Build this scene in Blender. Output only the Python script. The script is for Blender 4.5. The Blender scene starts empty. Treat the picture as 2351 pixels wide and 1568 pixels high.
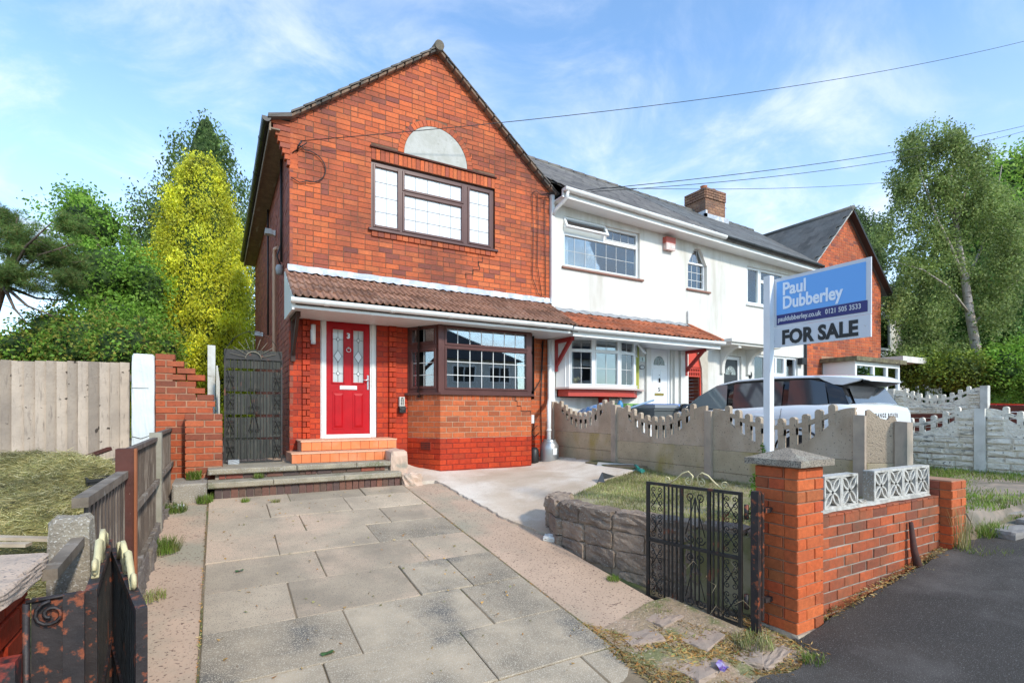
import bpy, math, random
import numpy as np
from mathutils import Matrix, Vector
random.seed(7)
R = math.radians
PI = math.pi
scene = bpy.context.scene
COL = scene.collection

# ------------------------------------------------------------------ camera
YAW = R(29.8)
CAMZ = 1.70
cam = bpy.data.cameras.new('camera')
camo = bpy.data.objects.new('camera', cam)
COL.objects.link(camo)
camo.location = (0, 0, CAMZ)
camo.rotation_euler = (R(90), 0, -YAW)
cam.sensor_width = 36
cam.lens = 36 * 1182.9 / 2351
cam.shift_y = (946.5 - 784) / 2351
cam.clip_start = 0.05
cam.clip_end = 2000
scene.camera = camo

# ------------------------------------------------------------------ light
SUN_EL, SUN_AZ = R(34), R(168)          # azimuth clockwise from +Y
w = bpy.data.worlds.new('World')
scene.world = w
w.use_nodes = True
nt = w.node_tree
nt.nodes.clear()
out = nt.nodes.new('ShaderNodeOutputWorld')
bg = nt.nodes.new('ShaderNodeBackground')
sky = nt.nodes.new('ShaderNodeTexSky')
sky.sky_type = 'NISHITA'
sky.sun_disc = False
sky.sun_elevation = SUN_EL
sky.sun_rotation = SUN_AZ
sky.altitude = 100
sky.air_density = 1.0
sky.dust_density = 0.6
sky.ozone_density = 2.2
tc = nt.nodes.new('ShaderNodeTexCoord')
sep = nt.nodes.new('ShaderNodeSeparateXYZ')
nt.links.new(tc.outputs['Generated'], sep.inputs[0])
# project the direction on a cloud plane
zc = nt.nodes.new('ShaderNodeMath'); zc.operation = 'MAXIMUM'; zc.inputs[1].default_value = 0.0
nt.links.new(sep.outputs['Z'], zc.inputs[0])
zm = nt.nodes.new('ShaderNodeMath'); zm.operation = 'ADD'; zm.inputs[1].default_value = 0.28
nt.links.new(zc.outputs[0], zm.inputs[0])
comb = nt.nodes.new('ShaderNodeCombineXYZ')
for ax in 'XY':
    dv = nt.nodes.new('ShaderNodeMath'); dv.operation = 'DIVIDE'
    nt.links.new(sep.outputs[ax], dv.inputs[0]); nt.links.new(zm.outputs[0], dv.inputs[1])
    nt.links.new(dv.outputs[0], comb.inputs[ax])
def cloud(scale, rough, dist, lo, hi, off):
    mp = nt.nodes.new('ShaderNodeMapping'); mp.inputs['Location'].default_value = off
    mp.inputs['Rotation'].default_value = (0, 0, 0.5); mp.inputs['Scale'].default_value = (1.0, 1.15, 1)
    nt.links.new(comb.outputs[0], mp.inputs[0])
    n = nt.nodes.new('ShaderNodeTexNoise'); n.inputs['Scale'].default_value = scale
    n.inputs['Detail'].default_value = 7; n.inputs['Roughness'].default_value = rough
    n.inputs['Distortion'].default_value = dist
    nt.links.new(mp.outputs[0], n.inputs['Vector'])
    r = nt.nodes.new('ShaderNodeMapRange'); r.inputs[1].default_value = lo; r.inputs[2].default_value = hi
    r.interpolation_type = 'SMOOTHSTEP'
    nt.links.new(n.outputs['Fac'], r.inputs[0])
    return r
c1 = cloud(3.0, 0.62, 0.5, 0.38, 0.80, (2.3, 5.2, 0))
c2 = cloud(0.9, 0.5, 0.2, 0.28, 0.60, (7.3, 1.2, 0))
mu = nt.nodes.new('ShaderNodeMath'); mu.operation = 'MULTIPLY'
nt.links.new(c1.outputs[0], mu.inputs[0]); nt.links.new(c2.outputs[0], mu.inputs[1])
# haze of thin cloud thickening towards the horizon
hz = nt.nodes.new('ShaderNodeMapRange'); hz.inputs[1].default_value = 0.55; hz.inputs[2].default_value = -0.02
hz.inputs[3].default_value = 0.06; hz.inputs[4].default_value = 0.55
nt.links.new(sep.outputs['Z'], hz.inputs[0])
ad = nt.nodes.new('ShaderNodeMath'); ad.operation = 'MAXIMUM'
mu2 = nt.nodes.new('ShaderNodeMath'); mu2.operation = 'MULTIPLY_ADD'; mu2.inputs[1].default_value = 0.55
nt.links.new(mu.outputs[0], mu2.inputs[0]); nt.links.new(hz.outputs[0], mu2.inputs[2])
mn = nt.nodes.new('ShaderNodeMath'); mn.operation = 'MINIMUM'; mn.inputs[1].default_value = 0.93
nt.links.new(mu2.outputs[0], mn.inputs[0])
mixc = nt.nodes.new('ShaderNodeMix'); mixc.data_type = 'RGBA'
nt.links.new(mn.outputs[0], mixc.inputs[0])
gain = nt.nodes.new('ShaderNodeMix'); gain.data_type = 'RGBA'; gain.blend_type = 'MULTIPLY'; gain.inputs[0].default_value = 1
gain.inputs[7].default_value = (1.6, 2.2, 2.45, 1)
nt.links.new(sky.outputs[0], gain.inputs[6])
nt.links.new(gain.outputs[2], mixc.inputs[6])
mixc.inputs[7].default_value = (9.0, 9.3, 9.8, 1)
nt.links.new(mixc.outputs[2], bg.inputs['Color'])
bg.inputs['Strength'].default_value = 0.10
nt.links.new(bg.outputs[0], out.inputs[0])

sl = bpy.data.lights.new('sun', 'SUN')
sl.energy = 2.35
sl.angle = R(4)
sl.color = (1.0, 0.935, 0.83)
so = bpy.data.objects.new('sun', sl)
COL.objects.link(so)
d = Vector((math.sin(SUN_AZ) * math.cos(SUN_EL), math.cos(SUN_AZ) * math.cos(SUN_EL), math.sin(SUN_EL)))
so.rotation_euler = (-d).to_track_quat('-Z', 'Y').to_euler()
so.location = (10, -10, 20)
scene.view_settings.view_transform = 'Standard'
scene.view_settings.look = 'None'
scene.view_settings.gamma = 1
scene.view_settings.exposure = 0.54
scene.render.engine = 'CYCLES'

# ------------------------------------------------------------------ materials
_MC = {}
def nmat(name):
    m = bpy.data.materials.new(name)
    m.use_nodes = True
    t = m.node_tree
    b = t.nodes['Principled BSDF']
    return m, t, b
def N(t, kind, **kw):
    n = t.nodes.new(kind)
    for k, v in kw.items():
        setattr(n, k, v)
    return n
def noise(t, scale, detail=5, rough=.55, vec=None, stretch=None):
    g = N(t, 'ShaderNodeNewGeometry')
    src = g.outputs['Position']
    if stretch:
        mp = N(t, 'ShaderNodeMapping'); mp.inputs['Scale'].default_value = stretch
        t.links.new(src, mp.inputs[0]); src = mp.outputs[0]
    n = N(t, 'ShaderNodeTexNoise')
    n.inputs['Scale'].default_value = scale; n.inputs['Detail'].default_value = detail; n.inputs['Roughness'].default_value = rough
    t.links.new(src, n.inputs['Vector'])
    return n.outputs['Fac']
def ramp(t, fac, stops, interp='LINEAR'):
    r = N(t, 'ShaderNodeValToRGB')
    r.color_ramp.interpolation = interp
    e = r.color_ramp.elements
    while len(e) < len(stops): e.new(0.5)
    for i, (p, c) in enumerate(stops):
        e[i].position = p
        e[i].color = (*c, 1) if len(c) == 3 else c
    t.links.new(fac, r.inputs[0])
    return r.outputs[0]
def mixrgb(t, fac, a, b, mode='MIX'):
    m = N(t, 'ShaderNodeMix', data_type='RGBA', blend_type=mode)
    for inp, v in ((0, fac), (6, a), (7, b)):
        if isinstance(v, (int, float)): m.inputs[inp].default_value = v
        elif isinstance(v, tuple): m.inputs[inp].default_value = (*v, 1) if len(v) == 3 else v
        else: t.links.new(v, m.inputs[inp])
    return m.outputs[2]
def rnd(t):
    oi = N(t, 'ShaderNodeObjectInfo'); g = N(t, 'ShaderNodeNewGeometry')
    a = N(t, 'ShaderNodeMath', operation='ADD'); f = N(t, 'ShaderNodeMath', operation='FRACT')
    t.links.new(oi.outputs['Random'], a.inputs[0]); t.links.new(g.outputs['Random Per Island'], a.inputs[1])
    t.links.new(a.outputs[0], f.inputs[0])
    return f.outputs[0]
def bump(t, b, fac, strength, dist=.01):
    bp = N(t, 'ShaderNodeBump'); bp.inputs['Strength'].default_value = strength; bp.inputs['Distance'].default_value = dist
    t.links.new(fac, bp.inputs['Height']); t.links.new(bp.outputs[0], b.inputs['Normal'])
def M(name, c1, c2=None, scale=6, lo=.35, hi=.65, rough=.8, bmp=.3, bscale=40, metal=0, spec=.4,
      var=0, dirt=None, dscale=1.2, dlo=.5, dhi=.7, dstretch=None, speck=None, sscale=120, slo=.6, shi=.66, bdist=.006, coat=0):
    """solid colour c1, mottled with c2, per-piece variation, broad stains (dirt) and small specks"""
    if name in _MC: return _MC[name]
    m, t, b = nmat(name)
    col = c1
    if c2:
        col = ramp(t, noise(t, scale), [(lo, c1), (hi, c2)])
    if var:
        v = ramp(t, rnd(t), [(0, (1 - var,) * 3), (1, (1 + var * .6,) * 3)])
        col = mixrgb(t, 1.0, col, v, 'MULTIPLY')
    if dirt:
        f = ramp(t, noise(t, dscale, 6, .6, stretch=dstretch), [(dlo, (0, 0, 0)), (dhi, (1, 1, 1))])
        col = mixrgb(t, f, col, dirt)
    if speck:
        f = ramp(t, noise(t, sscale, 2, .5), [(slo, (0, 0, 0)), (shi, (1, 1, 1))])
        col = mixrgb(t, f, col, speck)
    if isinstance(col, tuple): b.inputs['Base Color'].default_value = (*col, 1)
    else: t.links.new(col, b.inputs['Base Color'])
    b.inputs['Roughness'].default_value = rough
    b.inputs['Metallic'].default_value = metal
    b.inputs['Specular IOR Level'].default_value = spec
    if coat: b.inputs['Coat Weight'].default_value = coat; b.inputs['Coat Roughness'].default_value = .05
    if bmp: bump(t, b, noise(t, bscale, 6, .6), bmp, bdist)
    _MC[name] = m
    return m
def brickmat(name, cols, rough=.75, grime=None, gscale=.9, glo=.52, ghi=.72, spec=.35, bmp=.5):
    if name in _MC: return _MC[name]
    m, t, b = nmat(name)
    n = len(cols)
    col = ramp(t, rnd(t), [((i + .5) / n, c) for i, c in enumerate(cols)])
    v = ramp(t, noise(t, 28, 5, .65), [(.3, (.78,) * 3), (.7, (1.15,) * 3)])
    col = mixrgb(t, 1.0, col, v, 'MULTIPLY')
    if grime:
        f = ramp(t, noise(t, gscale, 6, .65), [(glo, (0, 0, 0)), (ghi, (.75,) * 3)])
        col = mixrgb(t, f, col, grime)
    f = ramp(t, noise(t, 150, 2, .5), [(.63, (0, 0, 0)), (.72, (.5,) * 3)])
    col = mixrgb(t, f, col, (.06, .03, .02))
    t.links.new(col, b.inputs['Base Color'])
    b.inputs['Roughness'].default_value = rough
    b.inputs['Specular IOR Level'].default_value = spec
    bump(t, b, noise(t, 70, 6, .65), bmp, .004)
    _MC[name] = m
    return m
def glassmat(name, tint=(.9, .95, .95), f0=.08, boost=1.0):
    if name in _MC: return _MC[name]
    m, t, b = nmat(name)
    t.nodes.remove(b)
    o = t.nodes['Material Output']
    gl = N(t, 'ShaderNodeBsdfGlossy'); gl.inputs['Roughness'].default_value = .015; gl.inputs['Color'].default_value = (.95, .97, 1, 1)
    tr = N(t, 'ShaderNodeBsdfTransparent'); tr.inputs['Color'].default_value = (*tint, 1)
    fr = N(t, 'ShaderNodeFresnel'); fr.inputs['IOR'].default_value = 1.5
    mr = N(t, 'ShaderNodeMapRange'); mr.inputs[1].default_value = 0; mr.inputs[2].default_value = 1; mr.inputs[3].default_value = f0; mr.inputs[4].default_value = boost
    t.links.new(fr.outputs[0], mr.inputs[0])
    bp = N(t, 'ShaderNodeBump'); bp.inputs['Strength'].default_value = .08; bp.inputs['Distance'].default_value = .01
    t.links.new(noise(t, 1.7, 2, .4), bp.inputs['Height']); t.links.new(bp.outputs[0], gl.inputs['Normal'])
    mx = N(t, 'ShaderNodeMixShader')
    t.links.new(mr.outputs[0], mx.inputs[0]); t.links.new(tr.outputs[0], mx.inputs[1]); t.links.new(gl.outputs[0], mx.inputs[2])
    t.links.new(mx.outputs[0], o.inputs[0])
    _MC[name] = m
    return m
def leafmat(name, cols, trans=.35, rough=.6):
    if name in _MC: return _MC[name]
    m, t, b = nmat(name)
    n = len(cols)
    col = ramp(t, rnd(t), [((i + .5) / n, c) for i, c in enumerate(cols)])
    v = ramp(t, noise(t, 1.3, 5, .65), [(.36, (.50,) * 3), (.64, (1.45,) * 3)])
    col = mixrgb(t, 1.0, col, v, 'MULTIPLY')
    t.links.new(col, b.inputs['Base Color'])
    b.inputs['Roughness'].default_value = rough
    b.inputs['Specular IOR Level'].default_value = .3
    tl = N(t, 'ShaderNodeBsdfTranslucent')
    t.links.new(col, tl.inputs['Color'])
    mx = N(t, 'ShaderNodeMixShader'); mx.inputs[0].default_value = trans
    o = t.nodes['Material Output']
    t.links.new(b.outputs[0], mx.inputs[1]); t.links.new(tl.outputs[0], mx.inputs[2]); t.links.new(mx.outputs[0], o.inputs[0])
    _MC[name] = m
    return m

ORANGE = [(.56, .115, .035), (.66, .15, .045), (.46, .095, .035), (.60, .15, .045), (.32, .075, .04), (.62, .135, .04), (.22, .065, .05), (.68, .17, .055), (.48, .10, .035), (.54, .12, .038), (.36, .085, .05), (.64, .135, .04)]
M_BR = brickmat('orange_brick', ORANGE, grime=(.12, .04, .028), glo=.45, ghi=.70)
M_BB = brickmat('bay_brick', [(.50, .115, .035), (.56, .13, .04), (.38, .10, .035), (.52, .11, .035), (.28, .08, .035), (.54, .14, .045), (.34, .085, .03)], grime=(.2, .08, .04), glo=.6, ghi=.8)
M_PAINT = brickmat('red_painted_brick', [(.46, .040, .012), (.52, .055, .016), (.38, .032, .012), (.56, .065, .018), (.34, .04, .016)], rough=.5, grime=(.17, .028, .016), gscale=1.8, glo=.48, ghi=.70, spec=.2, bmp=.3)
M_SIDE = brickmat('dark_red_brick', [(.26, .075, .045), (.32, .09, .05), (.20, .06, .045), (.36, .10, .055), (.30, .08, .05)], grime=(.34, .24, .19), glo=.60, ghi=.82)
M_PIER = brickmat('garden_brick', [(.55, .11, .03), (.60, .14, .04), (.45, .10, .032), (.30, .08, .03), (.58, .12, .035), (.38, .12, .04), (.50, .09, .03)], grime=(.24, .13, .05), gscale=2.2, glo=.55, ghi=.78)
M_GW = brickmat('wall_brick', [(.44, .095, .03), (.32, .08, .035), (.52, .11, .035), (.26, .07, .032), (.38, .10, .04), (.20, .065, .038), (.50, .12, .04)], grime=(.13, .08, .045), gscale=2.4, glo=.45, ghi=.72)
M_BLUE = brickmat('blue_brick', [(.10, .06, .05), (.14, .06, .045), (.08, .06, .055), (.2, .08, .05), (.12, .07, .05)], rough=.6)
M_MORT_D = M('dark_mortar', (.12, .07, .045), (.20, .11, .07), 9, rough=.95)
M_MORT_L = M('pale_mortar', (.52, .38, .26), (.40, .28, .19), 9, rough=.95)
M_MORT_R = M('red_painted_mortar', (.24, .02, .01), (.16, .02, .012), 7, rough=.5)
M_MORT_P = M('pier_mortar', (.42, .22, .13), (.30, .18, .12), 9, rough=.95)
M_MORT_G = M('grey_mortar', (.40, .34, .28), (.24, .19, .15), 7, rough=.95)
M_WHITE = M('white_plastic', (.80, .80, .78), (.74, .74, .71), 3, rough=.35, bmp=0, dirt=(.55, .53, .47), dscale=2.2, dlo=.6, dhi=.85)
M_RENDER = M('white_render', (.72, .70, .65), (.66, .64, .59), 2.5, rough=.85, bmp=.35, bscale=60, dirt=(.46, .42, .34), dscale=1.7, dlo=.50, dhi=.82, dstretch=(1.8, 1, .28))
M_BROWN = M('brown_window_plastic', (.085, .030, .025), (.11, .042, .034), 3, rough=.35, bmp=0)
M_BLACK = M('black_painted_metal', (.018, .017, .016), (.035, .030, .026), 14, rough=.5, bmp=.25, dirt=(.16, .045, .02), dscale=9, dlo=.60, dhi=.70)
M_RUST = M('flaking_black_and_red_metal', (.025, .02, .02), (.04, .03, .028), 14, rough=.55, bmp=.4, dirt=(.26, .07, .03), dscale=22, dlo=.55, dhi=.62)
M_REDMET = M('red_flaking_metal', (.34, .05, .03), (.22, .04, .03), 9, rough=.55, bmp=.4, dirt=(.03, .025, .025), dscale=7, dlo=.52, dhi=.58)
M_CREAM = M('cream_painted_metal', (.72, .62, .33), (.60, .50, .28), 10, rough=.5, dirt=(.05, .035, .02), dscale=14, dlo=.62, dhi=.7)
M_CONC = M('grey_concrete', (.34, .29, .22), (.25, .21, .165), 5, rough=.9, bmp=.6, bscale=80, speck=(.42, .40, .36), sscale=90, slo=.56, shi=.62)
M_DOOR = M('red_door_paint', (.47, .004, .010), (.40, .003, .008), 6, rough=.38, bmp=.18, bscale=90, spec=.3, coat=.05)
M_STEEL = M('brushed_steel', (.62, .62, .62), rough=.3, metal=.9, bmp=0)
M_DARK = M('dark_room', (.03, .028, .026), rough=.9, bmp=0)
M_CURT = M('white_net_curtain', (.80, .80, .80), (.76, .77, .78), 2, rough=.9, bmp=0)
M_GLASS = glassmat('window_glass')
M_GLASS5 = glassmat('neighbour_window_glass', (.8, .84, .84), .11, 1.0)
M_GLASSM = glassmat('mirror_window_glass', (.85, .9, .9), .22, 1.0)
M_LEAD = M('lead_strip', (.62, .62, .60), rough=.5, bmp=0)
M_BLACKP = M('black_plastic', (.02, .02, .02), rough=.45, bmp=0)

# ------------------------------------------------------------------ mesh building
def wloc(o):
    v = Vector((0, 0, 0))
    while o is not None:
        v += o.location; o = o.parent
    return v
def link(name, me, parent=None, loc=(0, 0, 0)):
    o = bpy.data.objects.new(name, me)
    COL.objects.link(o)
    o.location = loc
    if parent: o.parent = parent
    return o
class MB:
    def __init__(s, F=None):
        s.v = []; s.f = []; s.m = []; s.sm = []; s.F = F; s.mi = 0
    def pt(s, p):
        if s.F is not None:
            q = s.F @ Vector(p); s.v.append((q.x, q.y, q.z))
        else: s.v.append(tuple(p))
        return len(s.v) - 1
    def face(s, idx, smooth=False):
        s.f.append(tuple(idx)); s.m.append(s.mi); s.sm.append(smooth)
    def poly(s, pts, smooth=False):
        s.face([s.pt(p) for p in pts], smooth)
    def hexa(s, b, t):
        """b, t: four points each (ring order)"""
        i = [s.pt(p) for p in list(b) + list(t)]
        s.face((i[3], i[2], i[1], i[0])); s.face((i[4], i[5], i[6], i[7]))
        for k in range(4):
            a = k; c = (k + 1) % 4
            s.face((i[a], i[c], i[c + 4], i[a + 4]))
    def box(s, x0, x1, y0, y1, z0, z1):
        s.hexa([(x0, y0, z0), (x1, y0, z0), (x1, y1, z0), (x0, y1, z0)], [(x0, y0, z1), (x1, y0, z1), (x1, y1, z1), (x0, y1, z1)])
    def cbox(s, c, size, rz=0, rx=0, ry=0, taper=0):
        m = Matrix.Rotation(rz, 3, 'Z') @ Matrix.Rotation(ry, 3, 'Y') @ Matrix.Rotation(rx, 3, 'X')
        a, b_, h = (q / 2 for q in size)
        c = Vector(c)
        bb = [(-a, -b_, -h), (a, -b_, -h), (a, b_, -h), (-a, b_, -h)]
        k = 1 - taper
        tt = [(-a * k, -b_ * k, h), (a * k, -b_ * k, h), (a * k, b_ * k, h), (-a * k, b_ * k, h)]
        s.hexa([c + m @ Vector(p) for p in bb], [c + m @ Vector(p) for p in tt])
    def bbox(s, x0, x1, y0, y1, z0, z1, c=.004):
        """box with its front (-y) edges chamfered"""
        f = [(x0 + c, y0, z0 + c), (x1 - c, y0, z0 + c), (x1 - c, y0, z1 - c), (x0 + c, y0, z1 - c)]
        r = [(x0, y0 + c, z0), (x1, y0 + c, z0), (x1, y0 + c, z1), (x0, y0 + c, z1)]
        k = [(x0, y1, z0), (x1, y1, z0), (x1, y1, z1), (x0, y1, z1)]
        i = [s.pt(p) for p in f + r + k]
        s.face((i[0], i[1], i[2], i[3]))
        for a in range(4):
            b = (a + 1) % 4
            s.face((i[a + 4], i[b + 4], i[b], i[a])); s.face((i[a + 8], i[b + 8], i[b + 4], i[a + 4]))
    def tube(s, pts, r, n=6, cap=True, smooth=True):
        P = [Vector(p) for p in pts]
        rr = r if isinstance(r, (list, tuple)) else [r] * len(P)
        rings = []
        up = None
        for i, p in enumerate(P):
            t = (P[min(i + 1, len(P) - 1)] - P[max(i - 1, 0)])
            if t.length < 1e-9: t = Vector((0, 0, 1))
            t.normalize()
            if up is None:
                up = Vector((0, 0, 1)) if abs(t.z) < .9 else Vector((1, 0, 0))
            a = t.cross(up)
            if a.length < 1e-6: a = t.cross(Vector((0, 1, 0)))
            a.normalize(); b = a.cross(t); up = b
            rings.append([s.pt(p + (a * math.cos(2 * PI * k / n) + b * math.sin(2 * PI * k / n)) * rr[i]) for k in range(n)])
        for i in range(len(rings) - 1):
            for k in range(n):
                l = (k + 1) % n
                s.face((rings[i][k], rings[i][l], rings[i + 1][l], rings[i + 1][k]), smooth)
        if cap:
            s.face(rings[0][::-1]); s.face(rings[-1])
    def lathe(s, c, prof, n=20, smooth=True):
        rings = []
        for (r, z) in prof:
            rings.append([s.pt((c[0] + r * math.cos(2 * PI * k / n), c[1] + r * math.sin(2 * PI * k / n), c[2] + z)) for k in range(n)])
        for i in range(len(rings) - 1):
            for k in range(n):
                l = (k + 1) % n
                s.face((rings[i][k], rings[i][l], rings[i + 1][l], rings[i + 1][k]), smooth)
        s.face(rings[0][::-1]); s.face(rings[-1])
    def prism(s, pts, y0, y1, axis='y'):
        """2D outline (a,b) extruded: axis y -> (a, y, b); axis x -> (x, a, b); axis z -> (a, b, z)"""
        f = {'y': lambda a, b, q: (a, q, b), 'x': lambda a, b, q: (q, a, b), 'z': lambda a, b, q: (a, b, q)}[axis]
        i0 = [s.pt(f(a, b, y0)) for a, b in pts]; i1 = [s.pt(f(a, b, y1)) for a, b in pts]
        n = len(pts)
        s.face(i0); s.face(i1[::-1])
        for k in range(n):
            l = (k + 1) % n
            s.face((i0[l], i0[k], i1[k], i1[l]))
    def grid(s, P, smooth=True):
        """P[i][j] points"""
        idx = [[s.pt(p) for p in row] for row in P]
        for i in range(len(P) - 1):
            for j in range(len(P[0]) - 1):
                s.face((idx[i][j], idx[i][j + 1], idx[i + 1][j + 1], idx[i + 1][j]), smooth)
    def build(s, name, mats, parent=None, kind=None, label=None):
        me = bpy.data.meshes.new(name)
        o = wloc(parent) if parent else Vector((0, 0, 0))
        if parent is None and s.v:
            a = np.array(s.v); o = Vector(((a[:, 0].min() + a[:, 0].max()) / 2, (a[:, 1].min() + a[:, 1].max()) / 2, a[:, 2].min()))
        me.from_pydata([(v[0] - o.x, v[1] - o.y, v[2] - o.z) for v in s.v], [], s.f)
        if not isinstance(mats, (list, tuple)): mats = [mats]
        for m in mats: me.materials.append(m)
        me.polygons.foreach_set('material_index', s.m)
        me.polygons.foreach_set('use_smooth', s.sm)
        me.validate(); me.update()
        ob = link(name, me, parent, (0, 0, 0) if parent else o)
        if kind: ob['kind'] = kind
        if label: ob['label'] = label
        return ob
def tag(o, label=None, cat=None, group=None, kind=None):
    if label: o['label'] = label
    if cat: o['category'] = cat
    if group: o['group'] = group
    if kind: o['kind'] = kind
    return o
def thing(name, loc, label, cat, group=None):
    o = bpy.data.objects.new(name, None)
    COL.objects.link(o); o.location = loc; o.empty_display_size = .1
    return tag(o, label, cat, group)
def frame(O, ang=0):
    """local x along the wall, y into it, z up"""
    return Matrix.Translation(Vector(O)) @ Matrix.Rotation(ang, 4, 'Z')
def copy_tree(o, parent=None):
    c = o.copy(); COL.objects.link(c); c.parent = parent
    for ch in o.children: copy_tree(ch, c)
    return c
def instance(name, me, parent, world, scale=(1, 1, 1), rot=(0, 0, 0)):
    o = bpy.data.objects.new(name, me); COL.objects.link(o)
    o.parent = parent; o.location = Vector(world) - (wloc(parent) if parent else Vector((0, 0, 0)))
    o.scale = scale; o.rotation_euler = rot
    return o
def text(name, body, size, F, mat, parent, bold=0, align='LEFT', depth=.002, kx=1.0, spacing=1.0):
    """F maps local (x right, y up, z out) to world"""
    cu = bpy.data.curves.new(name, 'FONT'); cu.body = body; cu.size = size; cu.offset = bold; cu.extrude = depth; cu.align_x = align
    cu.space_character = spacing; cu.resolution_u = 3
    tmp = bpy.data.objects.new('tmp', cu); COL.objects.link(tmp)
    bpy.context.view_layer.update()
    me = bpy.data.meshes.new_from_object(tmp.evaluated_get(bpy.context.evaluated_depsgraph_get()))
    bpy.data.objects.remove(tmp)
    o = wloc(parent) if parent else Vector((0, 0, 0))
    me.transform(Matrix.Translation(-o) @ F @ Matrix.Diagonal((kx, 1, 1, 1)))
    me.materials.clear(); me.materials.append(mat)
    return link(name, me, parent)
def tface(O, ang=0):
    """text frame on a wall facing local -y"""
    return Matrix.Translation(Vector(O)) @ Matrix.Rotation(ang, 4, 'Z') @ Matrix.Rotation(R(90), 4, 'X')

# ------------------------------------------------------------------ bricks
def _unit_brick():
    b = MB(); b.bbox(-.5, .5, -.5, .5, -.5, .5, .0)
    me = bpy.data.meshes.new('brick')
    # chamfered front ring in proportion to a brick
    v = []
    cx, cz, cy = .022, .055, .06
    f = [(-.5 + cx, -.5, -.5 + cz), (.5 - cx, -.5, -.5 + cz), (.5 - cx, -.5, .5 - cz), (-.5 + cx, -.5, .5 - cz)]
    r = [(-.5, -.5 + cy, -.5), (.5, -.5 + cy, -.5), (.5, -.5 + cy, .5), (-.5, -.5 + cy, .5)]
    k = [(-.5, .5, -.5), (.5, .5, -.5), (.5, .5, .5), (-.5, .5, .5)]
    F = [(0, 1, 2, 3)]
    for a in range(4):
        c = (a + 1) % 4
        F += [(a + 4, c + 4, c, a), (a + 8, c + 8, c + 4, a + 4)]
    me.from_pydata(f + r + k, [], F)
    return me
_UB = {}
def unit_brick(mat):
    if mat.name not in _UB:
        me = _unit_brick(); me.materials.append(mat); _UB[mat.name] = me
    return _UB[mat.name]
def camproj(p):
    s_, c_ = math.sin(YAW), math.cos(YAW)
    u = s_ * p[0] + c_ * p[1]; r = c_ * p[0] - s_ * p[1]
    return u, r
class Bricks:
    def __init__(s): s.L = []
    def add(s, O, ang, x0, x1, z0, z1, mat, dep=.05, proud=.0, quad=None, jit=.0012):
        s.L.append((O, ang, x0, x1, z0, z1, mat, dep, proud, quad, jit))
    def course(s, O, ang, z0, ch, x0, x1, mat, bl, first, joint=.010, dep=.05, proud=0, header=None, jl=None, jr=None, jit=.0012):
        """one course from x0 to x1 (tuples (bottom, top) for raked ends)"""
        xb0, xt0 = x0 if isinstance(x0, tuple) else (x0, x0)
        xb1, xt1 = x1 if isinstance(x1, tuple) else (x1, x1)
        lo = min(xb0, xt0); hi = max(xb1, xt1)
        x = lo + first; edges = [lo]
        while x < hi - .035:
            if x > lo + .035: edges.append(x)
            x += bl if not (header and random.random() < header) else bl / 2
        edges.append(hi)
        for a, b in zip(edges[:-1], edges[1:]):
            A = a + (joint / 2 if a > lo else 0); B = b - (joint / 2 if b < hi else 0)
            za, zb = z0 + joint / 2, z0 + ch - joint / 2
            # raked ends
            ab, at = max(A, xb0), max(A, xt0); bb, bt = min(B, xb1), min(B, xt1)
            if bb - ab < .01 and bt - at < .01: continue
            if abs(ab - at) > 1e-4 or abs(bb - bt) > 1e-4:
                ab = min(ab, bb - .002); at = min(at, bt - .002)
                s.L.append((O, ang, ab, bb, za, zb, mat, dep, proud, ((ab, za), (bb, za), (bt, zb), (at, zb)), jit))
            else:
                s.L.append((O, ang, A, B, za, zb, mat, dep, proud, None, jit))
    def emit(s, parent, n=300, name='brick'):
        items = []
        for k, it in enumerate(s.L):
            O, ang, x0, x1, z0, z1, mat, dep, proud, quad, jit = it
            cx_ = (x0 + x1) / 2; wx = O[0] + math.cos(ang) * cx_; wy = O[1] + math.sin(ang) * cx_
            u, r = camproj((wx, wy)); vis = 1.0
            if u < .3 or abs(r / u) > 1.03: vis = 0
            nrm = Vector((math.sin(ang), -math.cos(ang))); to = Vector((-wx, -wy))
            cs = nrm.dot(to) / max(to.length, .01)
            area = (x1 - x0) * (z1 - z0) * max(cs, 0) / (u * u) * vis
            items.append((area, k))
        items.sort(reverse=True)
        single = set()
        for a, k in items:
            if len(single) >= n or a <= 0: break
            if s.L[k][9] is None and (s.L[k][3] - s.L[k][2]) > .03: single.add(k)
        rest = MB(); mats = []
        for k, it in enumerate(s.L):
            O, ang, x0, x1, z0, z1, mat, dep, proud, quad, jit = it
            j = random.uniform(-jit, jit); pr = proud + j
            if k in single:
                cx_ = (x0 + x1) / 2; cy_ = dep / 2 - pr
                wx = O[0] + math.cos(ang) * cx_ - math.sin(ang) * cy_
                wy = O[1] + math.sin(ang) * cx_ + math.cos(ang) * cy_
                instance(name, unit_brick(mat), parent, (wx, wy, O[2] + (z0 + z1) / 2), (x1 - x0, dep, z1 - z0),
                         (0, random.uniform(-jit, jit) * 2, ang + random.uniform(-jit, jit) * 3))
            else:
                if mat not in mats: mats.append(mat)
                rest.mi = mats.index(mat); rest.F = frame(O, ang)
                if quad:
                    y0, y1 = -pr, dep - pr
                    i = [rest.pt((a, y0, b)) for a, b in quad] + [rest.pt((a, y1, b)) for a, b in quad]
                    rest.face(i[:4])
                    for a in range(4):
                        c = (a + 1) % 4; rest.face((i[a + 4], i[c + 4], i[c], i[a]))
                else:
                    rest.bbox(x0, x1, -pr, dep - pr, z0, z1, .004)
        if rest.v:
            o = rest.build(name, mats, parent)
            if len(s.L) - len(single) > 1: o['kind'] = 'stuff'
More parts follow.
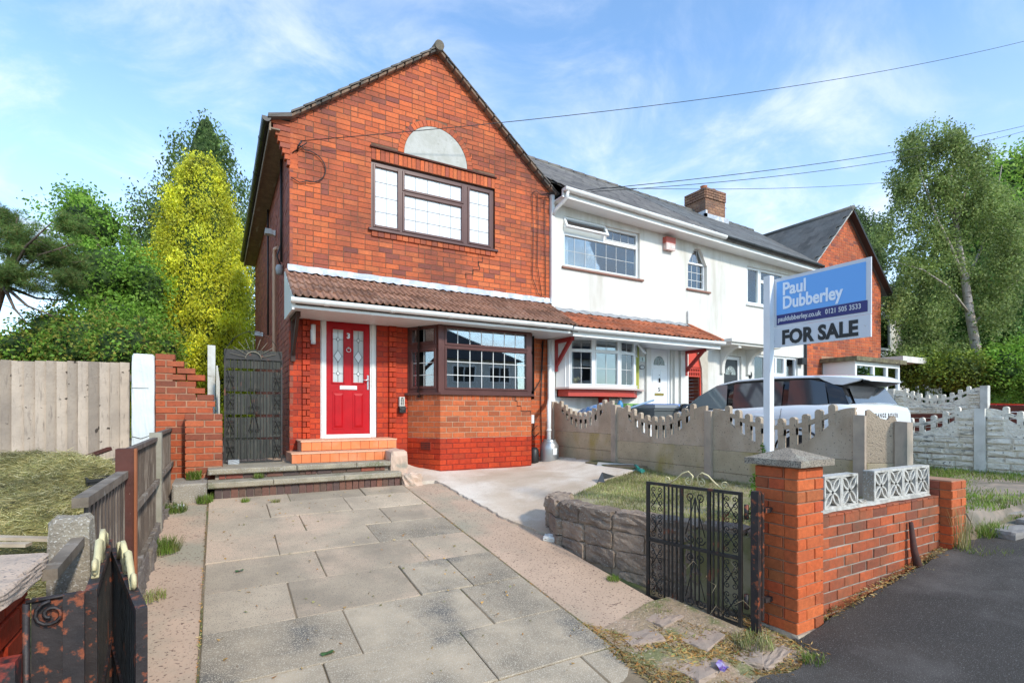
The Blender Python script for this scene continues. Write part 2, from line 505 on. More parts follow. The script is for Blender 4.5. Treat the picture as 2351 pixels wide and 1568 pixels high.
def wall_courses(B, O, ang, length, zlo, zhi, ch, bl, matf, holes=(), left=None, right=None, header=.0, dep=.05, proud=0, jit=.0012, off=0, joint=.010):
    """running bond with random headers; holes = (x0,x1,z0,z1) or callable(z0,z1)->(x0,x1)|None"""
    n = int(round((zhi - zlo) / ch)); ch = (zhi - zlo) / max(n, 1)
    for i in range(n):
        z0 = zlo + i * ch; z1 = z0 + ch
        L = left(z0, z1) if left else (0, 0); Rr = right(z0, z1) if right else (length, length)
        segs = [(L, Rr)]
        for h in holes:
            hh = None
            if callable(h): hh = h(z0, z1)
            elif h[2] < (z0 + z1) / 2 < h[3]: hh = (h[0], h[1])
            if not hh: continue
            new = []
            for a, b in segs:
                if hh[1] <= min(a) or hh[0] >= max(b): new.append((a, b)); continue
                if hh[0] > min(a) + .01: new.append((a, (hh[0], hh[0])))
                if hh[1] < max(b) - .01: new.append(((hh[1], hh[1]), b))
            segs = new
        for a, b in segs:
            m = matf(z0)
            base = (0 if (i + off) % 2 else bl / 2)
            st = min(a)
            f = (base - st) % bl
            if f < .02: f = bl
            B.course(O, ang, z0, ch, a, b, m, bl, f, joint=joint, dep=dep, proud=proud, header=header, jit=jit)

def smooth(t):
    t = max(0, min(1, t)); return t * t * (3 - 2 * t)
def lerp(a, b, t): return a + (b - a) * t
# ------------------------------------------------------------------ terrain height
def g(x, y):
    if y < (2.46 if 3.62 < x < 6.42 else 2.2):
        z = 0.0 if x < 3.2 else (.02 + .13 * (x - 3.4) if x < 7.0 else .488 + .075 * (min(x, 11) - 7.0))
        return max(z, 0.0)
    drive = .03 + .118 * (min(y, 8.2) - 2.2)
    if y > 8.2: drive = lerp(drive, 1.0, smooth((y - 8.2) / 1.0))
    if x < -.5:
        side = .62 + .04 * max(0, y - 4)
        side = lerp(side, 1.0, smooth((y - 7) / 2))
        return lerp(drive, side, smooth((-.5 - x) / .12)) if y > 2.75 else drive
    hi = .70 + .12 * smooth((x - 4.8) / .9)
    if x > 5.75: 
        return lerp(.66, .78, smooth((x - 8) / 3)) if y < 8 else .8
    k = smooth((y - 4.6) / .9)
    t0 = smooth((x - 3.75) / .5); t1 = smooth((x - 3.0) / 1.7)
    t = lerp(t0, t1, k)
    return lerp(drive, hi, t)
# ================================================================== ground
M_SOIL = M('dry_soil', (.26, .19, .12), (.17, .13, .08), 5, rough=.95, bmp=.8, bscale=30, dirt=(.10, .12, .04), dscale=1.5, dlo=.5, dhi=.65)
M_ASPH = M('asphalt', (.070, .058, .046), (.045, .038, .030), 1.3, rough=.75, bmp=1.0, bscale=170, speck=(.20, .185, .165), sscale=160, slo=.60, shi=.66, bdist=.008,
           dirt=(.12, .105, .09), dscale=1.1, dlo=.50, dhi=.66)
M_SLAB = M('paving_slab', (.54, .425, .295), (.37, .295, .21), 2.6, lo=.3, hi=.7, rough=.88, bmp=.6, bscale=110, var=.22, dirt=(.58, .42, .29), dscale=.9, dlo=.48, dhi=.64,
           speck=(.15, .13, .11), sscale=150, slo=.58, shi=.66, bdist=.003)
M_SLABG = M('grey_paving_slab', (.47, .37, .255), (.24, .195, .14), 2.9, lo=.3, hi=.68, rough=.88, bmp=.7, bscale=120, var=.24, speck=(.52, .44, .33), sscale=140, slo=.54, shi=.62,
            dirt=(.14, .125, .105), dscale=1.5, dlo=.56, dhi=.68, bdist=.003)
M_STRIP = M('pink_concrete', (.56, .39, .27), (.47, .33, .23), 2.2, rough=.92, bmp=.8, bscale=60, speck=(.16, .10, .07), sscale=55, slo=.60, shi=.68,
            dirt=(.36, .31, .22), dscale=.9, dlo=.5, dhi=.66)
M_PALE = M('pale_concrete', (.60, .48, .36), (.50, .39, .28), 1.6, rough=.9, bmp=.4, bscale=70, dirt=(.74, .65, .54), dscale=.75, dlo=.46, dhi=.62, speck=(.30, .22, .16), sscale=80, slo=.64, shi=.7)
M_COPE = M('step_slab', (.36, .30, .205), (.24, .20, .14), 6, rough=.9, bmp=.8, bscale=90, speck=(.42, .39, .33), sscale=120, slo=.55, shi=.63, dirt=(.15, .15, .07), dscale=3, dlo=.58, dhi=.7)
M_TILE = M('terracotta_tile', (.78, .22, .07), (.70, .19, .06), 4, rough=.55, bmp=.1, var=.12, dirt=(.80, .32, .16), dscale=2, dlo=.55, dhi=.75)

def frange(a, b, st):
    n = int(round((b - a) / st)); return [a + (b - a) * i / n for i in range(n + 1)]
xs = [-400, -200, -100, -50, -25, -12, -8, -6] + frange(-5, 12, .125) + [13, 15, 18, 22, 30, 45, 70, 120, 250, 500]
ys = [-300, -120, -50, -25, -14, -9, -6, -4, -3, -2] + frange(-1, 9.5, .125) + [10, 11, 13, 16, 20, 28, 40, 60, 100, 200, 500]
mb = MB()
mb.grid([[(x, y, g(x, y) - (.06 if (-.6 < x < 6) and (2.1 < y < 9) else .0) + .012 * math.sin(x * 3.1) * math.sin(y * 2.7)) for x in xs] for y in ys][::-1])
mb.build('ground', M_SOIL, kind='structure')

def sheet(name, ysl, xl, xr, off, n, mat, parent=None, thick=.05, kind=None, h=None, jag=0, bumpz=.004):
    mb = MB(); hh = h or g; rows = []
    rs = random.Random(len(ysl) * 7 + n)
    for y in ysl:
        a, b = xl(y), xr(y)
        a += rs.uniform(-jag, jag); b += rs.uniform(-jag, jag)
        rows.append([(lerp(a, b, i / n), y, hh(lerp(a, b, i / n), y) + off + bumpz * math.sin(7.3 * lerp(a, b, i / n) + 1.3 * y) * math.sin(5.1 * y)) for i in range(n + 1)])
    mb.grid(rows[::-1])
    def skirt(line):
        mb.grid([line, [(p[0], p[1], p[2] - thick) for p in line]], smooth=False)
    skirt([r[0] for r in rows]); skirt([r[-1] for r in rows][::-1]); skirt(rows[0][::-1]); skirt(rows[-1])
    return mb.build(name, mat, parent, kind)
def interp(pts):
    """piecewise x(y)"""
    pts = sorted(pts)
    def f(y):
        if y <= pts[0][0]: return pts[0][1]
        for (a, xa), (b, xb) in zip(pts[:-1], pts[1:]):
            if y <= b: return lerp(xa, xb, (y - a) / (b - a))
        return pts[-1][1]
    return f
# asphalt pavement and road: rows run along y, columns along x
mb = MB(); rs = random.Random(3)
ax_ = [-60, -30, -15, -8, -5, -3] + frange(-2, 7.4, .1)
ay = [-14, -8, -4, -2, -1, 0, .5, .9, 1.2, 1.5, 1.7, 1.9, 2.0]
def aedge(x):
    e = 2.02 + .03 * math.sin(x * 5) + .02 * math.sin(x * 17)
    if x > 3.5: e = 2.2 + .015 * math.sin(x * 11)
    if x > 6.3: e = 2.2 - .16 * (x - 6.3) + .03 * math.sin(x * 13)
    return e
rows = []
for t_ in ay + [None]:
    rows.append([(x, aedge(x) if t_ is None else min(t_, aedge(x) - .02), g(x, min(1.9 if t_ is None else t_, aedge(x))) + .022) for x in ax_])
mb.grid(rows[::-1])
e = rows[-1]; mb.grid([[(p[0], p[1], p[2] - .06) for p in e], e], smooth=False)
mb.build('pavement', M_ASPH, kind='structure')
mb = MB()
mb.grid([[(x, y, .46 + .075 * (min(x, 11) - 7.0) + .022) for x in (7.38, 8, 9, 10, 12, 20, 60)] for y in (2.02 - .0, 0, -14)])
mb.build('pavement', M_ASPH, kind='structure')

# paving slabs of the drive, 900 x 600
slabroot = thing('driveway', (1.1, 4.8, g(1.1, 4.8)), None, None); slabroot['kind'] = 'structure'
rowsY = [7.25, 6.862, 6.285, 5.72, 5.14, 4.53, 3.905, 3.285, 2.70, 2.10]
joints = [[.79, 1.71], [.515, 1.41], [.81, 1.715], [.50, 1.42], [.80, 1.715], [.49, 1.41, 1.87], [.80, 1.74], [.56, 1.46], [.2, 1.1, 2.06]]
random.seed(21)
for r_ in range(9):
    y1, y0 = rowsY[r_], rowsY[r_ + 1]
    X_ = [-.09] + joints[r_] + [2.335]
    for a, b in zip(X_[:-1], X_[1:]):
        mb = MB(); q = .0045; dz = random.uniform(-.005, .006)
        P_ = [(a + q, y0 + q), (b - q, y0 + q), (b - q, y1 - q), (a + q, y1 - q)]
        P_ = [(x + random.uniform(-.003, .003), y + random.uniform(-.003, .003)) for x, y in P_]
        c = .005
        def in_(p): return (p[0] + (c if p[0] < (a + b) / 2 else -c), p[1] + (c if p[1] < (y0 + y1) / 2 else -c))
        tz = [random.uniform(-.002, .002) for _ in P_]
        top = [(*in_(p), g(*p) + .022 + dz + t) for p, t in zip(P_, tz)]
        mid = [(*p, g(*p) + .017 + dz) for p in P_]
        bot = [(*p, g(*p) - .05) for p in P_]
        i = [mb.pt(p) for p in top + mid + bot]
        mb.face(i[:4])
        for k in range(4):
            l = (k + 1) % 4
            mb.face((i[k + 4], i[l + 4], i[l], i[k])); mb.face((i[k + 8], i[l + 8], i[l + 4], i[k + 4]))
        grey = r_ >= 6 or (r_ == 5 and a > 1.3) or (r_ == 3 and a > 1.3 and random.random() < .5)
        mb.build('paving_slab', M_SLABG if grey else M_SLAB, slabroot)
# soil below the joints
sheet('joint_soil', frange(2.05, 7.3, .25), lambda y: -.1, lambda y: 2.36, .012, 4, M_SOIL, slabroot)
# concrete strips either side
sheet('concrete_path', frange(1.98, 7.26, .1), lambda y: 2.345, interp([(2.0, 2.45), (2.5, 2.95), (3.1, 3.15), (4.0, 3.12), (4.8, 3.12), (5.5, 3.02), (7.3, 3.0)]), .008, 8, M_STRIP, kind='structure', jag=.0)
sheet('concrete_path', frange(2.3, 7.25, .1), lambda y: -.52, lambda y: -.10, .006, 5, M_STRIP, kind='structure')
# pale concrete in front of the bay, breaking off along a ragged edge
sheet('concrete_apron', frange(4.75, 7.34, .06), interp([(4.75, 3.16), (4.85, 3.11), (5.45, 2.985), (6.28, 2.95), (7.1, 2.90), (7.34, 2.88)]),
      interp([(4.75, 3.30), (5.0, 3.46), (5.45, 4.35), (5.75, 4.80), (5.85, 5.8), (7.34, 5.8)]), .035, 26, M_PALE, kind='structure', jag=.018, thick=.08)
sheet('concrete_apron', frange(7.36, 8.6, .1), interp([(7.36, 2.60), (7.5, 2.52), (8.6, 2.5)]), lambda y: 5.75, .030, 20, M_PALE, kind='structure', jag=.012, thick=.12)

# garden bed behind the retaining wall
def bedh(x, y): return .70 + .10 * smooth((x - 4.4) / 1.3) + .02 * math.sin(3 * x) * math.sin(4 * y)
M_BED = M('mossy_soil', (.30, .26, .13), (.20, .19, .08), 7, rough=.95, bmp=.8, bscale=30, dirt=(.38, .32, .20), dscale=2.5, dlo=.5, dhi=.6)
bl_ = interp([(2.38, 3.66), (2.7, 3.58), (3.4, 3.40), (4.0, 3.20), (4.5, 3.24), (4.95, 3.45), (5.45, 4.35), (5.8, 4.85), (5.82, 5.6)])
sheet('garden_bed', frange(2.38, 5.84, .08), lambda y: bl_(y) + .02, lambda y: 5.72, 0, 24, M_BED, kind='structure', h=bedh, thick=.6)
sheet('garden_bed', frange(5.84, 7.0, .1), lambda y: 5.45, lambda y: 5.74, .055, 4, M_SOIL, kind='structure')

# landing beside and behind the side gate
sheet('side_path', frange(7.80, 20, .5), lambda y: -.35, lambda y: .95, 0, 4, M_STRIP, kind='structure', h=lambda x, y: .975)

# ------------------------------------------------------------------ steps
steps = thing('entrance_steps', (1.1, 7.3, .62), 'grey slab steps with upright brown brick risers leading to the red front door', 'steps')
cr = random.Random(5)
for (xa, xb) in [(-.10, .62), (.625, 1.50), (1.505, 2.30)]:
    m = MB(); m.bbox(xa, xb, 7.19 + cr.uniform(-.006, .006), 7.56, .775, .848, .012); m.build('step_slab', M_COPE, steps)
for (xa, xb) in [(-.10, .93), (.94, 1.72), (1.725, 2.24)]:
    m = MB(); m.bbox(xa, xb, 7.44 + cr.uniform(-.006, .006), 8.2 if xa < .9 else 7.9, .915, .985, .012); m.build('step_slab', M_COPE, steps)
m = MB(); m.box(-.02, 2.28, 7.275, 7.6, .55, .775); m.box(-.02, 2.2, 7.52, 7.9, .775, .915); m.box(-.05, 2.2, 7.9, 8.5, .5, .97)
m.build('step_core', M_MORT_G, steps)
B = Bricks()
x = -.03
while x < 2.22:
    w_ = .086 * random.uniform(.94, 1.06)
    B.add((0, 7.255, 0), 0, x + .004, x + w_ - .004, .60, .768, M_BLUE, .06, 0, None, .004); x += w_
x = .02
while x < 2.1:
    w_ = (.075 if random.random() < .4 else .2)
    B.add((0, 7.50, 0), 0, x + .004, min(x + w_, 2.15) - .004, .852, .91, M_BLUE if random.random() < .8 else M_SIDE, .06, 0, None, .004); x += w_
B.emit(steps, 60)
# left concrete block and slab
m = MB(); m.bbox(-.46, -.105, 7.20, 7.9, .60, .852, .02); m.build('concrete_block', M_CONC, steps)
# tiled steps
def tiles(x0, x1, y, z0, z1, n, nm='tile'):
    w_ = (x1 - x0) / n
    for i in range(n):
        m = MB(); m.bbox(x0 + i * w_ + .002, x0 + (i + 1) * w_ - .002, y, y + .02, z0, z1, .002); m.build(nm, M_TILE, steps)
tiles(.90, 2.30, 7.72, .988, 1.112, 11); tiles(1.06, 2.46, 7.98, 1.142, 1.265, 10)
M_TREAD = M('pale_tile_tread', (.74, .42, .26), (.66, .36, .22), 4, rough=.6, bmp=.1)
m = MB(); m.box(.895, 2.31, 7.712, 8.0, 1.114, 1.132); m.box(1.05, 2.47, 7.97, 8.56, 1.267, 1.288); m.build('tread', M_TREAD, steps)
m = MB(); m.box(.91, 2.32, 7.742, 8.5, .9, 1.112); m.box(1.07, 2.47, 8.002, 8.5, 1.1, 1.265); m.build('tiled_core', M('pink_grout', (.5, .25, .16), rough=.9), steps)
# rendered cheek wall beside the steps
M_CHEEK = M('pink_render', (.62, .44, .33), (.52, .38, .28), 5, rough=.9, bmp=.7, bscale=40, dirt=(.26, .25, .2), dscale=3.5, dlo=.54, dhi=.66)
def rough_block(name, x0, x1, y0, y1, z0, z1, mat, parent, amp=.012, n=5, seed=1, rz=0):
    """a lumpy block: subdivided box with displaced vertices"""
    rr = random.Random(seed); m = MB()
    import bmesh
    bm = bmesh.new(); bmesh.ops.create_cube(bm, size=1)
    bmesh.ops.subdivide_edges(bm, edges=bm.edges[:], cuts=n, use_grid_fill=True)
    cx_, cy_, cz_ = (x0 + x1) / 2, (y0 + y1) / 2, (z0 + z1) / 2
    for v in bm.verts:
        p = v.co.copy()
        k = max(abs(p.x), abs(p.y), abs(p.z)) * 2
        nrm = p.normalized(); rd = (sum(abs(c) > .49 for c in p) - 1)
        s_ = 1 - .035 * rd
        p = Vector((p.x * (x1 - x0), p.y * (y1 - y0), p.z * (z1 - z0))) * s_
        p += nrm * rr.uniform(-amp, amp)
        c_, s2 = math.cos(rz), math.sin(rz)
        v.co = Vector((cx_ + p.x * c_ - p.y * s2, cy_ + p.x * s2 + p.y * c_, cz_ + p.z))
    me = bpy.data.meshes.new(name)
    o = wloc(parent) if parent else Vector((cx_, cy_, z0))
    for v in bm.verts: v.co -= o
    bm.to_mesh(me); bm.free(); me.materials.append(mat)
    return link(name, me, parent, (0, 0, 0) if parent else o)
rough_block('cheek_wall', 2.21, 2.47, 7.42, 8.45, .55, 1.135, M_CHEEK, steps, .008, 6, 4)
rough_block('broken_concrete', 2.34, 2.62, 7.22, 7.45, .45, .80, M_CHEEK, steps, .022, 5, 9)

# ------------------------------------------------------------------ retaining wall of rough blocks
M_STONE = M('rough_stone', (.34, .25, .18), (.20, .15, .115), 5, rough=.95, bmp=1.0, bscale=26, bdist=.02, var=.25, dirt=(.33, .24, .17), dscale=3, dlo=.52, dhi=.64, speck=(.4, .36, .3), sscale=60, slo=.62, shi=.7)
rw = thing('retaining_wall', (3.3, 3.9, .2), 'low curved retaining wall of rough dark stone blocks holding up the grass bed', 'wall')
path = [(3.72, 2.42), (3.60, 2.85), (3.42, 3.35), (3.25, 3.80), (3.17, 4.2), (3.17, 4.6), (3.30, 4.92), (3.52, 5.05)]
def along(path, s):
    for a, b in zip(path[:-1], path[1:]):
        L_ = math.hypot(b[0] - a[0], b[1] - a[1])
        if s <= L_: return (lerp(a[0], b[0], s / L_), lerp(a[1], b[1], s / L_), math.atan2(b[1] - a[1], b[0] - a[0]))
        s -= L_
    return (*path[-1], math.atan2(path[-1][1] - path[-2][1], path[-1][0] - path[-2][0]))
tot = sum(math.hypot(b[0] - a[0], b[1] - a[1]) for a, b in zip(path[:-1], path[1:]))
sd = 100; random.seed(31)
zrows = [(.02, .22), (.22, .40), (.40, .58), (.58, .73)]
for ri, (za, zb) in enumerate(zrows):
    s_ = -.1 * (ri % 2)
    while s_ < tot - .05:
        L_ = random.uniform(.30, .44)
        if s_ + L_ > tot: L_ = tot - s_ + .02
        x, y, an = along(path, max(0, s_ + L_ / 2))
        gz = g(x - .2, y)
        if zb > gz + .02:
            sd += 1; hw = .11
            cx_, cy_ = x + math.sin(an) * .09, y - math.cos(an) * .09
            cap = ri == 3
            hh = (zb - za) + (.03 if cap else 0)
            rough_block('stone_block', cx_ - L_ / 2 + .008, cx_ + L_ / 2 - .008, cy_ - hw, cy_ + hw, za + .006, za + hh, M_STONE, rw, .008 if not cap else .016, 5, sd, an)
        s_ += L_
m = MB(); P0 = []; 
for k in range(25):
    x, y, an = along(path, tot * k / 24); P0.append((x + math.sin(an) * .09, y - math.cos(an) * .09))
for a, b in zip(P0[:-1], P0[1:]):
    nx, ny = (b[1] - a[1]), -(b[0] - a[0]); l = math.hypot(nx, ny); nx, ny = nx / l * .085, ny / l * .085
    m.hexa([(a[0] - nx, a[1] - ny, 0), (b[0] - nx, b[1] - ny, 0), (b[0] + nx, b[1] + ny, 0), (a[0] + nx, a[1] + ny, 0)],
           [(a[0] - nx, a[1] - ny, .70), (b[0] - nx, b[1] - ny, .70), (b[0] + nx, b[1] + ny, .70), (a[0] + nx, a[1] + ny, .70)])
m.build('mortar_core', M('brown_mortar', (.36, .26, .18), rough=.95), rw)
# ================================================================== windows
def window(parent, F, W, H, panes, fmat, name='window', depth=.07, bead=.028, lead=M_LEAD, lw=.008, glass=M_GLASS, label=None, rim=.014):
    """panes: (x0,x1,z0,z1,nx,nz[,bead]) openings in the frame; F: lower left front corner"""
    m = MB(F)
    xs_ = sorted({0, W} | {round(p[0], 4) for p in panes} | {round(p[1], 4) for p in panes})
    zs_ = sorted({0, H} | {round(p[2], 4) for p in panes} | {round(p[3], 4) for p in panes})
    for a, b in zip(xs_[:-1], xs_[1:]):
        for c, d_ in zip(zs_[:-1], zs_[1:]):
            cx_, cz_ = (a + b) / 2, (c + d_) / 2
            if any(p[0] < cx_ < p[1] and p[2] < cz_ < p[3] for p in panes): continue
            m.box(a, b, 0, depth, c, d_)
    for p in panes:
        a, b, c, d_ = p[:4]; t = bead
        if t <= 0: continue
        for (q0, q1, q2, q3) in ((a - t * .6, a + t * .4, c - t * .6, d_ + t * .6), (b - t * .4, b + t * .6, c - t * .6, d_ + t * .6),
                                 (a + t * .4, b - t * .4, c - t * .6, c + t * .4), (a + t * .4, b - t * .4, d_ - t * .4, d_ + t * .6)):
            m.bbox(q0, q1, -rim, depth * .5, q2, q3, .005)
    fr = m.build(name, fmat, parent, label=label)
    for p in panes:
        a, b, c, d_, nx, nz = p[:6]
        q = MB(F); q.box(a, b, depth * .35, depth * .35 + .008, c, d_); q.build('pane', glass, fr)
        if nx > 1 or nz > 1:
            q = MB(F); y = depth * .35
            for i in range(1, nx):
                x = lerp(a, b, i / nx); q.box(x - lw / 2, x + lw / 2, y - .004, y - .0005, c + .012, d_ - .012)
            for i in range(1, nz):
                z = lerp(c, d_, i / nz); q.box(a + .012, b - .012, y - .006, y - .0045, z - lw / 2, z + lw / 2)
            q.build('glazing_bar', lead, fr)
    return fr
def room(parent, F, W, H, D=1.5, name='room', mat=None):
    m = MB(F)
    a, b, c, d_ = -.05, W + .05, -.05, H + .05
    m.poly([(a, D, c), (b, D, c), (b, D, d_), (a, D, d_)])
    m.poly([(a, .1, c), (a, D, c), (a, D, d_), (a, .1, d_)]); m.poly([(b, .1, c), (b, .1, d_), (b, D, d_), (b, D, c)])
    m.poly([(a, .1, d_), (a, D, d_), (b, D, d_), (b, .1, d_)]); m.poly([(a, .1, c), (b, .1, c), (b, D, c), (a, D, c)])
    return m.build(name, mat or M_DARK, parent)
def curtain(parent, F, x0, x1, z0, z1, y=.16, mat=None, amp=.02, wl=.09, name='curtain'):
    m = MB(F); n = max(6, int((x1 - x0) / wl * 6))
    P_ = [[(lerp(x0, x1, i / n), y + amp * math.sin(2 * PI * lerp(x0, x1, i / n) / wl + .6 * math.sin(9 * i / n)), z) for i in range(n + 1)] for z in (z1, z0)]
    m.grid(P_); return m.build(name, mat or M_CURT, parent)
def gutter(parent, O, L_, mat, r=.058, ang=0, name='gutter', joints_=4, slope=0):
    """half round gutter along local x"""
    F = frame(O, ang); m = MB(F); n = 10; t = .006
    prof = [(-r * math.cos(PI * k / n), -r * math.sin(PI * k / n)) for k in range(n + 1)]
    prof = [(-r, .012)] + prof + [(r, .012)]
    inn = [(-(r - t), .012)] + [(-(r - t) * math.cos(PI * k / n), -(r - t) * math.sin(PI * k / n)) for k in range(n + 1)] + [(r - t, .012)]
    for x0, x1, s_ in [(0, L_, 1)] + [(L_ * (i + .5) / joints_ - .035, L_ * (i + .5) / joints_ + .035, 1.09) for i in range(joints_)]:
        o = [[(x, p[0] * s_, p[1] * s_ + slope * x) for p in prof] for x in (x0, x1)]
        m.grid(o); q = [[(x, p[0] * s_, p[1] * s_ + slope * x) for p in inn] for x in (x0, x1)]
        m.grid(q[::-1])
        for x, a, b in ((x0, o[0], q[0]), (x1, o[1], q[1])):
            m.poly(a[::-1] if x == x0 else a)
        for k in (0, -1):
            m.poly([o[0][k], o[1][k], q[1][k], q[0][k]])
    return m.build(name, mat, parent)
def ribtile_mesh(name, mat, W, L_, ribs, rise=.022):
    """interlocking roof tile: local x across, y up the slope, z out"""
    m = MB(); n = ribs * 6; top = []; 
    for i in range(n + 1):
        x = W * i / n - W / 2; ph = (i % 6) / 6
        z = rise * max(0, math.sin(PI * min(1, ph / .55))) ** .7 if ph < .55 else 0
        top.append((x, z))
    P_ = [[(x, -.0, z + .034) for x, z in top], [(x, L_, z + .004) for x, z in top]]
    m.grid(P_[::-1] if False else [P_[1], P_[0]], smooth=False)
    m.grid([P_[0], [(x, 0, z + .016) for x, z in top]], smooth=False)
    m.grid([[(x, 0, z + .016) for x, z in top], [(x, L_, -.004) for x, z in top]], smooth=False)
    me = bpy.data.meshes.new(name); me.from_pydata(m.v, [], m.f); me.materials.append(mat); return me
def slope_tiles(parent, me_list, O, ang, pitch, W, L_, nx, ny, expose, name='roof_tile', single=300, mat=None, rake=None, jit=.003, stagger=0):
    """tiles laid on a slope: O lower left corner at the eaves, ang heading of the eaves"""
    Rm = Matrix.Rotation(ang, 4, 'Z') @ Matrix.Rotation(pitch, 4, 'X')
    T = Matrix.Translation(Vector(O)) @ Rm
    rest = MB(); cnt = 0; base = wloc(parent)
    items = []
    for j in range(ny):
        for i in range(nx):
            x = (i + .5) * W + (stagger * W if j % 2 else 0); y = j * expose
            if rake:
                lo, hi = rake(y + expose / 2)
                if x - W * .5 < lo - .001 or x + W * .5 > hi + .001: continue
            items.append((i, j, x, y))
    for k, (i, j, x, y) in enumerate(items):
        me = random.choice(me_list)
        dz = random.uniform(-jit, jit)
        if k < single:
            o = bpy.data.objects.new(name, me); COL.objects.link(o); o.parent = parent
            mt = T @ Matrix.Translation((x, y, dz)) @ Matrix.Rotation(random.uniform(-.01, .01), 4, 'Z') @ Matrix.Rotation(R(.8), 4, 'X')
            mt.translation -= base
            o.matrix_local = mt
        else:
            mt = T @ Matrix.Translation((x, y, dz)) @ Matrix.Rotation(R(2.2), 4, 'X')
            b0 = len(rest.v)
            for v in me.vertices: rest.v.append(tuple(mt @ v.co))
            for p in me.polygons: rest.f.append(tuple(b0 + a for a in p.vertices)); rest.m.append(0); rest.sm.append(False)
    if rest.v: rest.build(name, me_list[0].materials[0], parent, kind='stuff')

# ================================================================== house number three
H3 = thing('brick_house', (3.34, 8.5, 1.0), 'orange brick gabled end house with red front door, brown bay window and tiled porch', 'house', 'terraced houses in the row')
WY = 8.5
O3 = (.96, WY, 0)
LW = 4.77
CH = .0845
APX, APZ, EZ = 2.38, 8.00, 6.05
sl_ = (APZ - EZ) / APX
M_BAND = None
B = Bricks()
random.seed(11)
EZL = 6.155
slL = (APZ - EZL) / APX
def gl(z): return max(0, (z - EZL) / slL)
left = lambda a, b: (gl(a), gl(b))
right = lambda a, b: (LW - max(0, (a - EZ) / ((APZ - EZ) / (LW - APX))), LW - max(0, (b - EZ) / ((APZ - EZ) / (LW - APX))))
AR, AXC, AZC = .585, 3.345 - .96, 6.10
def archhole(a, b):
    z = (a + b) / 2
    if z < 6.09: return None
    q = (AR + .115) ** 2 - (z - AZC) ** 2
    if q <= 0: return None
    return (AXC - math.sqrt(q), AXC + math.sqrt(q))
wx0, wx1, wz0, wz1 = 2.20 - .96, 4.50 - .96, 4.70, 5.86
wall_courses(B, O3, 0, LW, 3.93, 8.0, CH, .228, lambda z: M_BR,
             holes=[(wx0, wx1, wz0 - .11, wz1 + .235), archhole], left=left, right=right, header=.22, joint=.009)
# soldier lintel, projecting creasing, header sill, arch ring
x = wx0 - .0
nS = 30
for i in range(nS):
    a = wx0 + (wx1 - wx0) * i / nS; b = wx0 + (wx1 - wx0) * (i + 1) / nS
    B.add(O3, 0, a + .004, b - .004, wz1 + .005, wz1 + .185, M_BR, .06, .004)
for i in range(22):
    a = wx0 + (wx1 - wx0) * i / 22; b = wx0 + (wx1 - wx0) * (i + 1) / 22
    B.add(O3, 0, a + .003, b - .003, wz0 - .105, wz0 - .01, M_BR, .09, .028)
B3extra = []
ring = MB(frame(O3))
nR = 27
for i in range(nR):
    t0, t1 = PI * i / nR + .006, PI * (i + 1) / nR - .006
    r0, r1 = AR + .006, AR + .108
    P_ = [(AXC + r0 * math.cos(t0), AZC + r0 * math.sin(t0)), (AXC + r1 * math.cos(t0), AZC + r1 * math.sin(t0)), (AXC + r1 * math.cos(t1), AZC + r1 * math.sin(t1)), (AXC + r0 * math.cos(t1), AZC + r0 * math.sin(t1))]
    q = MB(frame(O3)); q.prism(P_[::-1], -.003 + random.uniform(-.002, .002), .05); q.build('brick', M_BR, H3)
# crease above the lintel (thin dark tiles)
m = MB(frame(O3))
x = wx0 - .02
while x < wx1 + .02:
    L_ = random.uniform(.10, .2); m.box(x, min(x + L_ - .004, wx1 + .03), -.03 + random.uniform(-.004, .004), .06, wz1 + .198 + random.uniform(-.002, .002), wz1 + .222); x += L_
m.build('tile_crease', M('dark_clay_crease', (.10, .035, .025), rough=.9), H3)
# arch infill panel
m = MB(frame(O3))
m.prism([(AXC + AR * math.cos(PI * k / 28), AZC + AR * math.sin(PI * k / 28) * 1.0) for k in range(29)], .0015, .05)
m.build('arch_panel', M('weathered_render_panel', (.52, .51, .47), (.44, .43, .38), 7, rough=.9, bmp=.5, dirt=(.22, .21, .16), dscale=5, dlo=.60, dhi=.8), H3)

# lower wall under the porch roof: left of the door, right of the door, right of the bay
PX = lambda x: x - .96
zs0, zs1 = .98, 3.30
nc = int((zs1 - .90) / .0863)
def low(x0, x1, z0, z1, mat, proud=0, hd=.0, off=0, dep=.05, y=0, bl=.225):
    wall_courses(B, (O3[0] + x0, WY + y, 0), 0, x1 - x0, z0, z1, .0863, bl, mat, header=hd, proud=proud, off=off, dep=dep, joint=.009)
painted = lambda z: M_PAINT if z > 1.09 else M_BLUE
low(0, PX(1.14), .95, 3.30, painted, hd=.3)
low(PX(1.14), PX(1.25), 1.12, 3.30, painted, proud=.045, dep=.1, bl=.11)
low(PX(1.25), PX(1.405), 1.27, 3.30, painted, bl=.16)
low(PX(2.295), PX(2.49), 1.27, 3.30, painted, bl=.2)
low(PX(2.49), PX(2.61), 1.27, 3.30, painted, proud=.045, dep=.1, bl=.12)
low(PX(2.61), PX(2.84), .66, 3.30, lambda z: M_PAINT, bl=.23)
low(PX(5.30), LW, .66, 3.30, lambda z: M_BB if z > 1.25 else M_PAINT)
